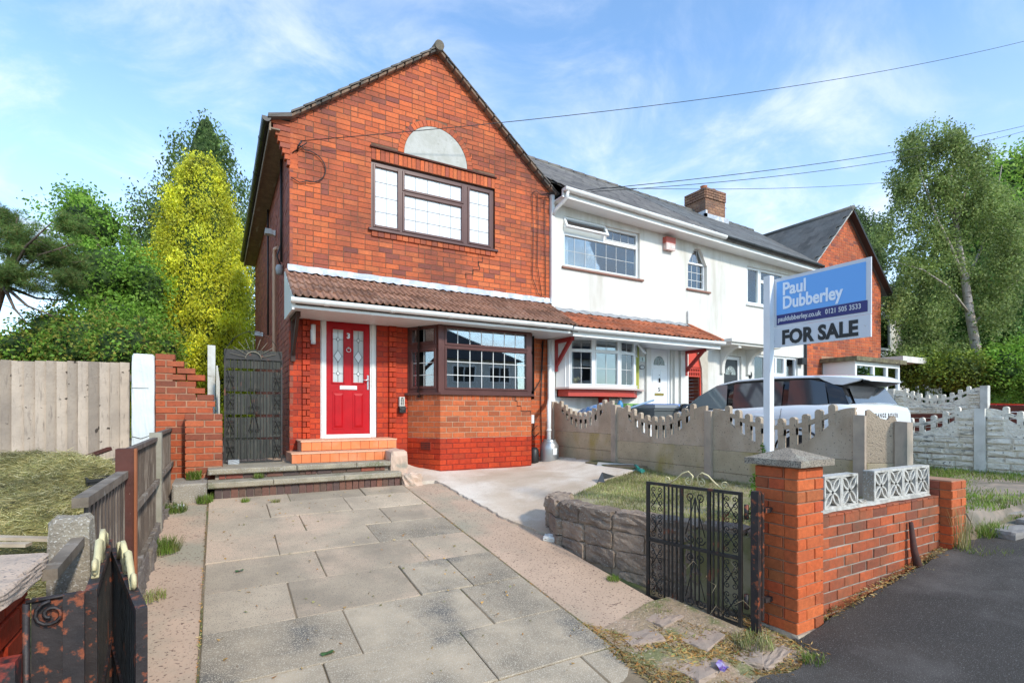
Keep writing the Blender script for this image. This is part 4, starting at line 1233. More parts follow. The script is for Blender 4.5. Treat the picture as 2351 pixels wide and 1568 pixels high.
w2 = window(H5, F, .66, .66, [(.04, .62, .05, .62, 3, 3)], M_WUPVC, bead=.018, glass=M_GLASS5, lw=.012)
m = MB(); m.bbox(9.60, 10.42, WY - .05, WY + .1, 4.58, 4.62, .006); m.build('sill', M('brown_sill', (.30, .16, .12)), w2)
# angled head glazing
m = MB(); m.prism([(9.70, 5.28), (10.28, 5.28), (10.12, 5.60), (9.90, 5.60)], WY + .10, WY + .106); m.build('pane', M_GLASSM, w2)
m = MB()
for a, b in (((9.69, 5.27), (9.89, 5.61)), ((10.29, 5.27), (10.11, 5.61)), ((9.89, 5.60), (10.11, 5.60)), ((9.9, 5.28), (9.95, 5.6)), ((10.09, 5.28), (10.05, 5.6))):
    r_ = .016 if a[0] in (9.69, 10.29, 9.89) else .005
    m.tube([(a[0], WY + .09, a[1]), (b[0], WY + .09, b[1])], r_, 4)
m.build('head_frame', M_WUPVC, w2)
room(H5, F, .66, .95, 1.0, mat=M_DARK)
# burglar alarm
t = thing('alarm_box', (8.98, 8.42, 5.4), 'faded red and white alarm box high on the white rendered wall under the gutter', 'alarm box')
m = MB(); m.cbox((8.98, 8.44, 5.62), (.30, .11, .13)); m.build('cover', M('faded_red_plastic', (.50, .12, .09), rough=.5), t)
m = MB(); m.cbox((8.98, 8.44, 5.475), (.28, .10, .155), taper=.0); m.build('body', M('faded_pink_plastic', (.62, .36, .32), (.7, .6, .56), 9, rough=.5), t)
m = MB(); m.box(9.0, 9.1, 8.383, 8.389, 5.45, 5.50); m.build('sticker', M_CURT, t)
# oriel bay (shallow curved) of number five
py = 8.12
pts = [(5.86, 8.47), (6.0, 8.22), (6.52, 8.10), (7.15, 8.06), (7.65, 8.14), (8.05, 8.46)]
zb0, zb1 = 2.20, 3.20
baylab = 'white oriel bay window with small lattice panes'
for k, (a, b) in enumerate(zip(pts[:-1], pts[1:])):
    L_ = math.hypot(b[0] - a[0], b[1] - a[1]); an = math.atan2(b[1] - a[1], b[0] - a[0])
    F = frame((a[0], a[1], zb0), an)
    if L_ < .35:
        m = MB(F); m.box(0, L_, 0, .06, 0, 1.0); m.build('bay_panel', M_WUPVC, H5); continue
    ps = [(.045, L_ - .045, .06, .70, 2, 2)]
    op = (k == 4)
    if not op: ps.append((.045, L_ - .045, .745, .95, 2, 1))
    w3 = window(H5, F, L_, 1.0, ps, M_WUPVC, bead=.02, glass=M_GLASS5, lw=.009)
    if op:
        T = F @ Matrix.Translation((0, 0, .98)) @ Matrix.Rotation(R(-35), 4, 'X')
        m = MB(T)
        for q in ((.03, .07, -.26, 0), (L_ - .07, L_ - .03, -.26, 0), (.07, L_ - .07, -.04, 0), (.07, L_ - .07, -.26, -.22)): m.box(q[0], q[1], -.04, 0, q[2], q[3])
        m.build('open_light', M_WUPVC, w3)
        m = MB(T); m.box(.07, L_ - .07, -.02, -.014, -.22, -.04); m.build('pane', M_GLASSM, w3)
m = MB(); m.prism([(5.78, 8.49)] + [(p[0] * 1.0 + (-.05 if i == 1 else .0), p[1] - .06) for i, p in enumerate(pts) if 0 < i < 5] + [(8.2, 8.44), (8.2, 8.49)], 2.16, 2.197, 'z'); m.build('sill', M('pinkish_sill', (.55, .42, .38), rough=.6), H5)
m = MB(); m.prism([(5.92, 8.49)] + [(p[0], p[1] + .03) for i, p in enumerate(pts) if 0 < i < 5] + [(8.04, 8.49)], 2.02, 2.16, 'z'); m.build('apron', M('red_apron_paint', (.50, .06, .04), rough=.5, bmp=.1), H5)
m = MB(); m.cbox((7.0, 8.38, 1.93), (.10, .22, .2)); m.build('bracket', M('red_timber_paint', (.32, .03, .025), rough=.5, bmp=.1), H5)
m = MB(); m.prism([(5.85, 8.48)] + [(p[0], p[1]) for i, p in enumerate(pts) if 0 < i < 5] + [(8.06, 8.48)], 3.20, 3.26, 'z'); m.build('bay_head', M_WUPVC, H5)
curtain(H5, frame((5.9, 8.3, 2.2)), .05, .25, 0, 1, y=0); curtain(H5, frame((5.9, 8.3, 2.2)), 1.75, 1.85, 0, 1, y=0)
curtain(H5, frame((5.9, 8.3, 2.2)), 1.86, 2.05, 0, 1, y=.05, mat=M('olive_curtain', (.42, .42, .10), rough=.9, bmp=0))
m = MB(); m.box(5.9, 8.0, 8.5, 8.51, 2.0, 3.2); m.build('room', M_DARK, H5)
t = thing('ornament', (6.2, 8.32, 2.26), 'small gold elephant ornament on the window ledge of the white oriel bay', 'ornament')
m = MB(); GM = M('dull_gold', (.55, .42, .16), rough=.4, metal=.4, bmp=0)
m.lathe((6.20, 8.32, 2.27), [(0, 0), (.06, .02), (.075, .07), (.05, .12), (0, .13)], 10); m.lathe((6.29, 8.32, 2.33), [(0, 0), (.04, .02), (.045, .06), (0, .09)], 8)
m.tube([(6.32, 8.32, 2.37), (6.37, 8.32, 2.40), (6.38, 8.32, 2.46), (6.34, 8.32, 2.48)], [.018, .014, .01, .008], 6)
for dx in (-.04, .03): m.tube([(6.2 + dx, 8.30, 2.235), (6.2 + dx, 8.30, 2.30)], .018, 6)
m.build('body', GM, t)
# vase with white flowers upstairs
t = thing('flower_vase', (7.1, 8.68, 4.70), 'white vase of white flowers behind the upstairs window of the white house', 'vase')
m = MB(); m.lathe((7.10, 8.70, 4.70), [(.04, 0), (.085, .06), (.09, .12), (.05, .2), (.04, .22)], 12); m.build('vase', M_CURT, t)
m = MB(); rr = random.Random(8)
for k in range(46):
    a, e_, q = rr.uniform(0, 6.28), rr.uniform(-.2, 1.4), rr.uniform(.10, .26)
    c = (7.10 + q * math.cos(a) * 1.1, 8.70 + q * .3 * math.sin(a), 5.02 + q * math.sin(e_) * .9)
    m.cbox(c, (.05, .01, .04), rz=rr.uniform(-1, 1), ry=rr.uniform(-1, 1))
    m.tube([(7.10, 8.70, 4.92), c], .003, 3)
m.build('flowers', M('cream_flower', (.80, .76, .68), rough=.8, bmp=0), t)

# porch roof of number five
m = MB()
m.prism([(7.62, 3.155), (8.49, 3.155), (8.49, 3.66), (8.43, 3.64), (7.58, 3.25)], 5.75, 9.58, 'x')
p5 = m.build('porch_roof', M('roof_underlay', (.1, .08, .07)), H5)
tl5 = [ribtile_mesh('roof_tile', M_ORT, .28, .34, 2, .032)]
def hip(yy): return (0, 3.95)
slope_tiles(p5, tl5, (5.74, 7.54, 3.25), 0, math.atan2(.46, .95), .28, .34, 14, 3, .33, single=200)
m = MB(); n = 40
m.grid([[(lerp(5.8, 9.6, i / n), WY - .004, 3.80 + .012 * math.sin(i * 1.7)) for i in range(n + 1)], [(lerp(5.8, 9.6, i / n), WY - .04, 3.765) for i in range(n + 1)], [(lerp(5.8, 9.6, i / n), WY - .13, 3.705 + .015 * math.sin(i * 2.3)) for i in range(n + 1)]])
m.build('flashing', M_GREYM, p5)
m = MB(); m.box(5.74, 9.62, 7.62, 8.49, 3.135, 3.153); m.build('soffit', M_SOFF, p5)
m = MB(); m.box(5.62, 9.64, 7.575, 7.61, 3.09, 3.25); m.prism([(7.60, 3.10), (8.49, 3.10), (8.49, 3.62), (7.57, 3.25)], 9.62, 9.645, 'x'); m.build('fascia', M_WHITE, p5)
gutter(p5, (5.56, 7.515, 3.225), 4.12, M_WHITE, .055, joints_=6)
# verge tiles at the right end
m = MB(); m.prism([(7.53, 3.27), (8.46, 3.74), (8.46, 3.78), (7.53, 3.31)], 9.60, 9.70, 'x'); m.build('verge', M_ORT, p5)
MREDT = M('red_timber_paint', (.32, .03, .025), rough=.5, bmp=.1)
bracket(H5, 5.80, 8.48, 3.13, .62, .6, MREDT, .07); bracket(H5, 9.48, 8.48, 3.13, .58, .6, MREDT, .07)
m = MB(); m.box(5.73, 5.80, 8.43, 8.50, .9, 6.0); m.build('corner_strip', M_WHITE, H5)
# door of number five
Fd = frame((8.46, WY + .04, .98))
m = MB(Fd); m.box(0, .05, 0, .08, 0, 2.2); m.box(.59, .64, 0, .08, 0, 2.2); m.box(.05, .59, 0, .08, 2.14, 2.2); m.build('door_frame', M_WUPVC, H5)
m = MB(Fd); m.box(.05, .59, .02, .06, 0, 2.14)
for (a, b, c, d_) in ((.11, .28, .2, 1.0), (.36, .53, .2, 1.0), (.11, .28, 1.15, 1.7), (.36, .53, 1.15, 1.7)): m.bbox(a, b, .01, .02, c, d_, .006)
dr = m.build('door', M_WUPVC, H5)
m = MB(Fd); m.prism([(.32 + .17 * math.cos(PI * k / 14), 1.80 + .20 * math.sin(PI * k / 14)) for k in range(15)], .012, .018); m.build('fanlight', M('dark_fan_glass', (.06, .07, .06), rough=.1, spec=.8, bmp=0), dr)
m = MB(Fd)
m.tube([(.32 + .055 * math.cos(a), .008, 1.85 + .055 * math.sin(a)) for a in [2 * PI * k / 12 for k in range(13)]], .006, 4, cap=False)
m.tube([(.32, .008, 1.90), (.32, .008, 1.99)], .005, 4); m.build('lead_came', M_LEAD, dr)
m = MB(Fd); m.bbox(.18, .46, .006, .02, 1.10, 1.16, .004); m.build('letterbox', M('aged_brass', (.35, .26, .08), rough=.35, metal=.7, bmp=0), dr)
text('door_number', '5', .13, tface(tuple(Fd @ Vector((.32, .017, 1.20)))), M_BLACKP, dr, bold=.003, align='CENTER')
m = MB(Fd); m.tube([(.32, .01, 1.50), (.32, .0, 1.46), (.32, .0, 1.40)], [.012, .02, .01], 6); m.lathe((.32, .01, 1.57), [(0, -.012), (.012, 0), (0, .012)], 8); m.build('knocker', M_BLACKP, dr)
m = MB(); m.bbox(8.38, 8.43, 8.465, 8.5, 2.60, 2.78, .004); o = m.build('key_safe', M_BLACKP); tag(o, 'small black and white key safe on the white wall beside door number five', 'key safe')
# house plaques
t = thing('house_sign', (8.17, 8.47, 2.8), 'white ceramic plaque with number 5 beside the white oriel bay', 'sign')
m = MB(); m.bbox(8.10, 8.26, 8.47, 8.497, 2.82, 2.93, .005); m.build('plaque', M('glazed_plaque', (.62, .72, .68), rough=.3, bmp=0), t)
text('numeral', '5', .10, tface((8.18, 8.466, 2.84)), M_BLACKP, t, align='CENTER')
t = thing('house_sign', (8.17, 8.47, 2.6), 'small dark oval plaque just below the number 5 plaque', 'sign')
m = MB(); m.prism([(8.18 + .08 * math.cos(a), 2.70 + .05 * math.sin(a)) for a in [2 * PI * k / 16 for k in range(16)]], 8.475, 8.497); m.build('plaque', M('oval_plaque', (.20, .20, .20), bmp=0), t)
m = MB(); m.prism([(8.18 + .055 * math.cos(a), 2.70 + .03 * math.sin(a)) for a in [2 * PI * k / 16 for k in range(16)]], 8.470, 8.475); m.build('face', M('plaque_face', (.6, .6, .56), bmp=0), t)
# pilasters beside the door
m = MB(); m.box(8.28, 8.42, 8.44, 8.498, .9, 3.13); m.box(9.16, 9.28, 8.44, 8.498, .9, 3.13); m.box(9.34, 9.5, 8.42, 8.498, .9, 3.13); m.build('pilaster', M_RENDER, H5)
# arched passage
m = MB(); m.prism([(9.94, 3.20), (10.33, 3.20), (10.33, 2.35), (10.14, 2.35), (10.12, 2.75), (10.04, 3.0)], WY - .02, WY + .25)
m.prism([(10.14, .7), (10.33, .7), (10.33, 2.35), (10.14, 2.35)], WY - .02, WY + .25); m.build('arch_surround', M('bare_render', (.55, .50, .42), (.48, .42, .34), 5, rough=.9), H5)
m = MB(); m.box(9.68, 9.98, WY + .02, WY + .05, 2.78, 3.2); m.prism([(9.98, 2.78), (10.13, 2.78), (10.05, 3.05), (9.98, 3.19)], WY + .02, WY + .05); m.box(10.10, 10.14, WY + .02, WY + .06, .8, 2.78); m.build('red_board', M('red_passage_paint', (.62, .07, .04), rough=.5, bmp=.05), H5)
m = MB()
for k in range(7): m.box(9.70 + k * .06, 9.722 + k * .06, WY + .02, WY + .04, 2.56, 2.76)
for z in (2.56, 2.66, 2.75): m.box(9.68, 10.10, WY + .012, WY + .035, z - .012, z + .012)
m.build('lattice', M('red_passage_paint', (.62, .07, .04)), H5)
Q = Bricks(); wall_courses(Q, (10.12, 11.2, 0), -PI / 2, 2.6, .7, 3.1, .0863, .225, lambda z: M_SIDE); Q.emit(H5, 0)
m = MB(); m.box(9.66, 10.2, 11.2, 11.22, .6, 3.2); m.box(9.6, 9.66, 8.76, 11.2, .6, 3.2); m.box(9.6, 10.2, 8.76, 11.2, 3.2, 3.22); m.build('passage', M('passage_brick', (.22, .09, .06), (.14, .06, .05), 9), H5)
# thin grey pipe above the porch roof
m = MB(); m.tube([(9.62, 8.47, 3.72), (9.62, 8.47, 4.08)], .014, 5); m.build('vent_pipe', M_GREYM, H5)

# number seven
wallpanel(H7, 10.332, 14.42, .6, zt, [(11.85, 13.95, 4.50, 5.47), (12.12, 14.05, 2.30, 3.22), (10.95, 11.62, .7, 3.12)], y=WY + .004)
F = frame((11.85, WY + .05, 4.50))
w4 = window(H7, F, 2.1, .97, [(.06, .50, .05, .92, 1, 1), (.60, 1.55, .05, .62, 1, 1), (.60, 1.55, .68, .92, 1, 1), (1.65, 2.04, .05, .92, 1, 1)], M_WUPVC, bead=.03, glass=M_GLASS)
curtain(H7, F, .02, 2.08, 0, .62, mat=M('cream_blind', (.62, .62, .55), bmp=0), wl=.12); curtain(H7, F, .02, .3, .6, .95)
room(H7, F, 2.1, .97, 1.2)
m = MB(); m.bbox(11.80, 14.0, WY - .05, WY + .1, 4.45, 4.49, .006); m.build('sill', M_WUPVC, w4)
F = frame((12.12, WY + .05, 2.30))
window(H7, F, 1.93, .92, [(.06, .50, .05, .87, 1, 1), (.58, .95, .45, .87, 1, 1), (.58, .95, .05, .38, 1, 1), (1.02, 1.35, .45, .87, 1, 1), (1.02, 1.35, .05, .38, 1, 1), (1.45, 1.87, .05, .87, 1, 1)], M_WUPVC, bead=.025, glass=M_GLASS5)
room(H7, F, 1.93, .92, 1.2); curtain(H7, F, 1.5, 1.86, 0, .9)
# curved canopy with console brackets
m = MB(); m.box(10.50, 12.40, 7.95, 8.5, 3.30, 3.36); m.box(10.45, 12.45, 7.90, 8.5, 3.36, 3.44); m.build('canopy', M_RENDER, H7)
def console(x):
    m = MB(); P_ = [(8.5, 3.3), (7.98, 3.3), (7.98, 3.24)] + [(8.0 + .44 * math.sin(a), 2.80 + .44 * math.cos(a)) for a in [PI / 2 * k / 8 for k in range(9)]] + [(8.44, 2.66), (8.5, 2.66)]
    m.prism(P_, x, x + .10, 'x'); m.build('console', M_RENDER, H7)
console(10.80); console(11.80)
Fd = frame((10.95, WY + .06, .75))
m = MB(Fd); m.box(0, .07, 0, .08, 0, 2.36); m.box(.60, .67, 0, .08, 0, 2.36); m.box(.07, .6, 0, .08, 2.28, 2.36); m.build('door_frame', M_WUPVC, H7)
m = MB(Fd); m.box(.07, .6, .02, .06, 0, 2.28); m.bbox(.14, .53, .01, .02, .2, 1.5, .006); dr = m.build('door', M('black_door_paint', (.03, .032, .035), rough=.35, bmp=0), H7)
m = MB(Fd); m.prism([(.335 + .2 * math.cos(PI * k / 14), 1.90 + .22 * math.sin(PI * k / 14)) for k in range(15)], .012, .018); m.build('fanlight', M('grey_fan_glass', (.2, .23, .22), rough=.1, spec=.8, bmp=0), dr)
m = MB(Fd)
for k in range(1, 6): m.tube([(.335, .008, 1.9), (.335 + .2 * math.cos(PI * k / 6), .008, 1.9 + .22 * math.sin(PI * k / 6))], .004, 4)
m.lathe((.335, .005, 1.62), [(0, -.06), (.03, -.03), (.012, .01), (.02, .03), (0, .06)], 8); m.build('knocker', M_STEEL, dr)
m = MB(); m.prism([(11.96 + .06 * math.cos(a), 2.66 + .09 * math.sin(a)) for a in [2 * PI * k / 14 for k in range(14)]], 8.48, 8.503); o = m.build('oval_plaque', M_BLACKP); tag(o, 'small black oval plaque on the white wall right of the black door', 'sign')
m = MB(); m.tube([(14.36, 8.46, .8), (14.36, 8.46, 5.7)], .035, 8); m.build('downpipe', M_BLACKP, H7)
m = MB(); m.cbox((14.12, 8.42, 3.12), (.22, .14, .18)); o = m.build('security_lamp', M_BLACKP); tag(o, 'black box lamp high on the white wall beside the black downpipe', 'lamp')

# shared roof, one half for each house
PT = math.atan2(8.5 - 6.05, 11.7 - 8.12)
def roofhalf(parent, x0, x1, xr0, xr1, mat, nsingle, white):
    y0, y1 = 8.10, 11.7
    m = MB()
    z = lambda x: ez(x)
    m.poly([(x0, y0, z(x0)), (x1, y0, z(x1)), (xr1, y1, z(xr1) + 2.45), (xr0, y1, z(xr0) + 2.45)])
    m.poly([(x0, y0 + .5, z(x0) - .1), (xr0, y1, z(x0) + 2.2), (xr1, y1, z(x1) + 2.2), (x1, y0 + .5, z(x1) - .1)])
    m.poly([(xr0, y1, z(xr0) + 2.45), (xr1, y1, z(xr1) + 2.45), (xr1, 15.4, 5.7), (xr0, 15.4, 5.7)])
    rf = m.build('roof', mat, parent)
    return rf
M_SL5 = M_SLATE
M_SL7 = M('darker_slate', (.145, .135, .12), (.105, .10, .09), 6, rough=.7, bmp=.5, bscale=50, var=.25, dirt=(.16, .16, .15), dscale=1.2, dlo=.5, dhi=.7)
r5 = roofhalf(H5, 5.80, 10.33, 4.5, 10.33, M_SL5, 0, 1)
r7 = roofhalf(H7, 10.332, 14.6, 10.332, 17.0, M_SL7, 0, 0)
def slate_mesh(mat, W, L_, t=.012):
    m = MB(); m.bbox(-W / 2 + .002, W / 2 - .002, 0, L_, 0, t, .001)
    me = bpy.data.meshes.new('slate'); v = [(-W / 2 + .002, 0, 0), (W / 2 - .002, 0, 0), (W / 2 - .002, L_, 0), (-W / 2 + .002, L_, 0)]
    me.from_pydata([(a, b, c) for a, b, c in v] + [(a, b, c + t) for a, b, c in v], [], [(4, 5, 6, 7), (0, 1, 5, 4), (1, 2, 6, 5), (3, 0, 4, 7)]); me.materials.append(mat); return me
def roofslates(parent, x0, x1, mat, W=.26, ex=.21, single=300, rake=None, y0=8.08):
    tilt = math.atan2(ez(x1) - ez(x0), x1 - x0)
    L_ = math.hypot(2.45, 3.6); me = slate_mesh(mat, W, ex * 1.35)
    T = Matrix.Translation((x0, y0, ez(x0) + .01)) @ Matrix.Rotation(-tilt, 4, 'Y') @ Matrix.Rotation(PT, 4, 'X')
    nx = int((x1 - x0) / W) + 1; ny = int(L_ / ex)
    rest = MB(); k = 0; base = wloc(parent)
    for j in range(ny):
        for i in range(-6, nx + 14):
            x = (i + .5 + (.5 if j % 2 else 0)) * W; y = j * ex
            lo, hi = rake(j / ny) if rake else (0, x1 - x0)
            a, b = max(x - W / 2, lo), min(x + W / 2, hi)
            if b - a < .05: continue
            mt = T @ Matrix.Translation(((a + b) / 2, y, random.uniform(-.002, .003) + .004)) @ Matrix.Rotation(R(1.6), 4, 'X') @ Matrix.Diagonal(((b - a) / W, 1, 1, 1))
            if k < single and abs(b - a - W) < .01:
                o = bpy.data.objects.new('slate', me); COL.objects.link(o); o.parent = parent; mt.translation -= base; o.matrix_local = mt; k += 1
            else:
                b0 = len(rest.v)
                for v in me.vertices: rest.v.append(tuple(mt @ v.co))
                for p in me.polygons: rest.f.append(tuple(b0 + q for q in p.vertices)); rest.m.append(0); rest.sm.append(False)
    rest.build('slate', mat, parent, kind='stuff')
roofslates(r5, 5.80, 10.30, M_SL5, rake=lambda t: (lerp(0, -1.3, t), 4.5))
roofslates(r7, 10.36, 14.6, M_SL7, W=.30, ex=.26, rake=lambda t: (0, 4.24 + 2.2 * t))
def ridge(parent, x0, x1, zf, y=11.7, mat=M_SLATE, n=12):
    m = MB()
    for k in range(n):
        a, b = lerp(x0, x1, k / n), lerp(x0, x1, (k + .95) / n)
        m.tube([(a, y, zf(a) + .02), (b, y, zf(b) + .035)], .085, 8)
    m.build('ridge_tile', mat, parent)
ridge(H5, 4.5, 10.3, lambda x: ez(x) + 2.45, n=14); ridge(H7, 10.35, 16.6, lambda x: ez(x) + 2.45, n=16, mat=M_SL7)
# gutters, fascia and boxed soffit
def eaves(parent, x0, x1, gm):
    m = MB(); z0_, z1_ = ez(x0), ez(x1)
    m.hexa([(x0, 8.16, z0_ - .16), (x1, 8.16, z1_ - .16), (x1, 8.5, z1_ - .16), (x0, 8.5, z0_ - .16)], [(x0, 8.16, z0_ - .14), (x1, 8.16, z1_ - .14), (x1, 8.5, z1_ - .14), (x0, 8.5, z0_ - .14)])
    m.build('soffit', M_SOFF, parent)
    m = MB(); m.hexa([(x0, 8.13, z0_ - .17), (x1, 8.13, z1_ - .17), (x1, 8.158, z1_ - .17), (x0, 8.158, z0_ - .17)], [(x0, 8.13, z0_ - .01), (x1, 8.13, z1_ - .01), (x1, 8.158, z1_ - .01), (x0, 8.158, z0_ - .01)])
    m.build('fascia', M_WHITE, parent)
    gutter(parent, (x0, 8.065, z0_ - .02), x1 - x0, gm, .06, joints_=6, slope=(z1_ - z0_) / (x1 - x0))
eaves(H5, 5.78, 10.45, M_WHITE); eaves(H7, 10.46, 14.5, M_BLACKP)
m = MB(); m.tube([(5.86, 8.065, 5.97), (5.86, 8.10, 5.84), (5.80, 8.40, 5.70), (5.77, 8.44, 5.60)], .035, 8); m.build('downpipe', M_WHITE, H5)
# chimney
ch = thing('chimney_stack', (14, 11.6, 7.9), 'square brown brick chimney with clay pots on the grey terrace roof', 'chimney')
M_CHB = brickmat('chimney_brick', [(.26, .12, .07), (.32, .16, .09), (.20, .10, .07), (.36, .19, .11)], grime=(.12, .08, .06), glo=.5, ghi=.7)
C = Bricks()
for (O_, an_, L_) in (((13.53, 11.2, 0), 0, .95), ((13.53, 12.03, 0), -PI / 2, .83)):
    wall_courses(C, O_, an_, L_, 7.5, 8.55, .086, .225, lambda z: M_CHB, joint=.012)
    wall_courses(C, O_, an_, L_, 8.55, 8.88, .086, .225, lambda z: M_CHB, joint=.012, proud=.035, dep=.1)
C.emit(ch, 300)
m = MB(); m.box(13.54, 14.48, 11.21, 12.03, 7.3, 8.87); m.build('core', M_MORT_G, ch)
for (x, y) in ((13.75, 11.45), (14.2, 11.5), (14.0, 11.8)):
    m = MB(); m.lathe((x, y, 8.86), [(.11, 0), (.10, .05), (.10, .16), (.12, .18), (.08, .18)], 12); m.build('chimney_pot', M('clay_pot', (.45, .17, .09), rough=.8), ch)
m = MB(); m.box(13.45, 14.56, 11.12, 11.2, 7.78, 8.02); m.box(13.45, 13.53, 11.12, 12.1, 7.9, 8.12); m.build('lead_apron', M_FLASH, ch)
aerial(14.75, 11.6, 7.9, .95, 'tall thin aerial strapped beside the brown brick chimney', 3)

# number nine: the matching brick gable
H9 = thing('brick_house', (16.5, 8.5, .7), 'second orange brick gabled house beyond the white terrace with white square bay', 'house', 'terraced houses in the row')
Z9a, Z9e, X9 = 7.72, 5.72, 14.46; W9 = 4.1; half = W9 / 2; s9 = (Z9a - Z9e) / half
N9 = Bricks()
wall_courses(N9, (X9, WY, 0), 0, W9, .75, Z9a, .086, .225, lambda z: M_BR, header=.2,
             left=lambda a, b: (max(0, (a - Z9e) / s9), max(0, (b - Z9e) / s9)), right=lambda a, b: (W9 - max(0, (a - Z9e) / s9), W9 - max(0, (b - Z9e) / s9)), holes=[(.75, 3.2, .7, 3.3)])
N9.emit(H9, 300)
m = MB(frame((X9, WY + .006, 0))); m.prism([(.005, .7), (W9 - .005, .7), (W9 - .005, Z9e), (half, Z9a - .02), (.005, Z9e)], 0, .2); m.build('wall', M_MORT_P, H9)
m = MB(frame((X9, WY, 0))); m.prism([(half + .42 * math.cos(PI * k / 20), 5.62 + .42 * math.sin(PI * k / 20)) for k in range(21)], -.006, .02); m.build('arch_panel', M('weathered_render_panel', (.5, .5, .46)), H9)
m = MB(); xa = X9 + half
roofline(X9 - .25, Z9e - .22, xa, Z9a + .02, 8.36, 11.9, .06); roofline(xa, Z9a + .02, X9 + W9 + .28, Z9e - .25, 8.36, 11.9, .06)
rf9 = m.build('roof', M_SL7, H9)
me9 = slate_mesh(M_SL7, .30, .34)
base = wloc(rf9); pitch9 = math.atan2(Z9a - Z9e + .24, half + .25); L9 = math.hypot(Z9a - Z9e + .24, half + .25)
T = Matrix.Translation((X9 - .25, 11.9, Z9e - .22 + .07)) @ Matrix.Rotation(-PI / 2, 4, 'Z') @ Matrix.Rotation(pitch9, 4, 'X')
for j in range(int(L9 / .25)):
    for i in range(12):
        mt = T @ Matrix.Translation(((i + .5 + (.5 if j % 2 else 0)) * .30 - .1, j * .25, .002)) @ Matrix.Rotation(R(2), 4, 'X')
        o = bpy.data.objects.new('slate', me9); COL.objects.link(o); o.parent = rf9; mt.translation -= base; o.matrix_local = mt
m = MB()
roofline(X9 - .26, Z9e - .24, xa, Z9a, 8.30, 8.42, .05); m.build('verge', M('grey_verge', (.40, .40, .38)), H9)
m = MB(); roofline(xa, Z9a, X9 + W9 + .30, Z9e - .27, 8.28, 8.44, .10); m.build('verge', M_BLACKP, H9)
m = MB(); m.tube([(xa, 8.28, Z9a + .08), (xa, 11.9, Z9a + .08)], .09, 8); m.build('ridge_tile', M_SL7, H9)
# square white bay of number nine
m = MB(); m.box(15.25, 17.75, 7.62, 8.49, .7, 2.3); m.box(15.25, 17.75, 7.62, 8.49, 3.0, 3.12)
for x in (15.25, 16.2, 16.95, 17.65): m.box(x, x + .10, 7.62, 7.70, 2.3, 3.0)
m.box(15.25, 15.35, 7.70, 8.49, 2.3, 3.0); bay9 = m.build('bay', M_WUPVC, H9)
for (x0, x1) in ((15.35, 16.2), (16.30, 16.95), (17.05, 17.65)):
    m = MB(); m.box(x0, x1, 7.66, 7.668, 2.3, 3.0); m.build('pane', M_GLASSM, bay9); curtain(bay9, frame((x0, 7.66, 2.3)), 0, x1 - x0, 0, .7, y=.12, mat=M('grey_curtain', (.35, .4, .35), bmp=0))
m = MB(); m.box(15.1, 17.9, 7.5, 8.49, 3.12, 3.24); m.build('bay_roof', M('mossy_felt', (.10, .08, .05), (.2, .18, .1), 9), H9)
m = MB(); m.box(17.9, 19.4, 7.6, 8.49, 3.22, 3.40); m.build('canopy', M_RENDER, H9)
m = MB(); P_ = [(8.5, 3.22), (7.7, 3.22)] + [(7.72 + .72 * math.sin(a), 2.5 + .72 * math.cos(a)) for a in [PI / 2 * k / 8 for k in range(9)]] + [(8.5, 2.4)]; m.prism(P_, 18.0, 18.12, 'x'); m.build('console', M_RENDER, H9)
# house ten, white with a hipped roof
H10 = thing('white_house', (23, 11, .7), 'distant white semi behind the birch with brown hipped roof', 'house')
m = MB(); m.box(20.2, 27.5, 10.2, 18, .7, 6.15); m.build('wall', M_RENDER, H10)
m = MB(); m.hexa([(19.9, 9.9, 6.1), (27.9, 9.9, 6.1), (27.9, 18.3, 6.1), (19.9, 18.3, 6.1)], [(23.2, 13.2, 8.6), (25, 13.2, 8.6), (25, 14, 8.6), (23.2, 14, 8.6)]); m.build('roof', M('brown_roof_tiles', (.20, .16, .13), (.28, .23, .19), 4, dstretch=(1, 1, 6)), H10)
m = MB(); m.box(19.95, 27.9, 9.82, 9.9, 6.0, 6.12); m.build('gutter', M_BLACKP, H10)
for (x, z) in ((21.2, 4.1), (24.3, 4.1), (21.2, 1.6), (24.3, 1.6)):
    window(H10, frame((x, 10.14, z)), 1.7, 1.3, [(.07, .8, .07, 1.23, 1, 1), (.9, 1.63, .07, 1.23, 1, 1)], M_WUPVC, glass=M_GLASS5); room(H10, frame((x, 10.19, z)), 1.7, 1.3, .0)
# the houses across the road: behind the camera, seen only in the window glass
OX = 11.5
OP = thing('brick_house', (4 + OX, -19, 0), 'semi across the road, seen only mirrored in the window glass', 'house')
m = MB(); m.box(-4 + OX, 9 + OX, -27, -19, 0, 3.4); m.build('wall', M('opposite_brick', (.16, .06, .04), rough=.9), OP)
m = MB(); m.box(-4 + OX, 9 + OX, -26.9, -18.99, 3.4, 5.6); m.build('wall', M_RENDER, OP)
m = MB(); m.hexa([(-4.4 + OX, -27.4, 5.6), (9.4 + OX, -27.4, 5.6), (9.4 + OX, -18.6, 5.6), (-4.4 + OX, -18.6, 5.6)], [(-1 + OX, -23.3, 9.0), (2.4 + OX, -23.3, 9.0), (2.4 + OX, -22.7, 9.0), (-1 + OX, -22.7, 9.0)]); m.build('roof', M('opposite_roof', (.05, .045, .045), rough=.9), OP)
for x in (-3 + OX, .2 + OX, 3.4 + OX, 6.4 + OX):
    for z in (1.2, 3.9):
        m = MB(); m.box(x, x + 1.9, -18.97, -18.93, z, z + 1.3); fr = m.build('window', M_WUPVC, OP)
        for q in (0, 1): m = MB(); m.box(x + .1 + q * .9, x + .9 + q * .9, -18.925, -18.92, z + .1, z + 1.2); m.build('pane', M_DARK, fr)
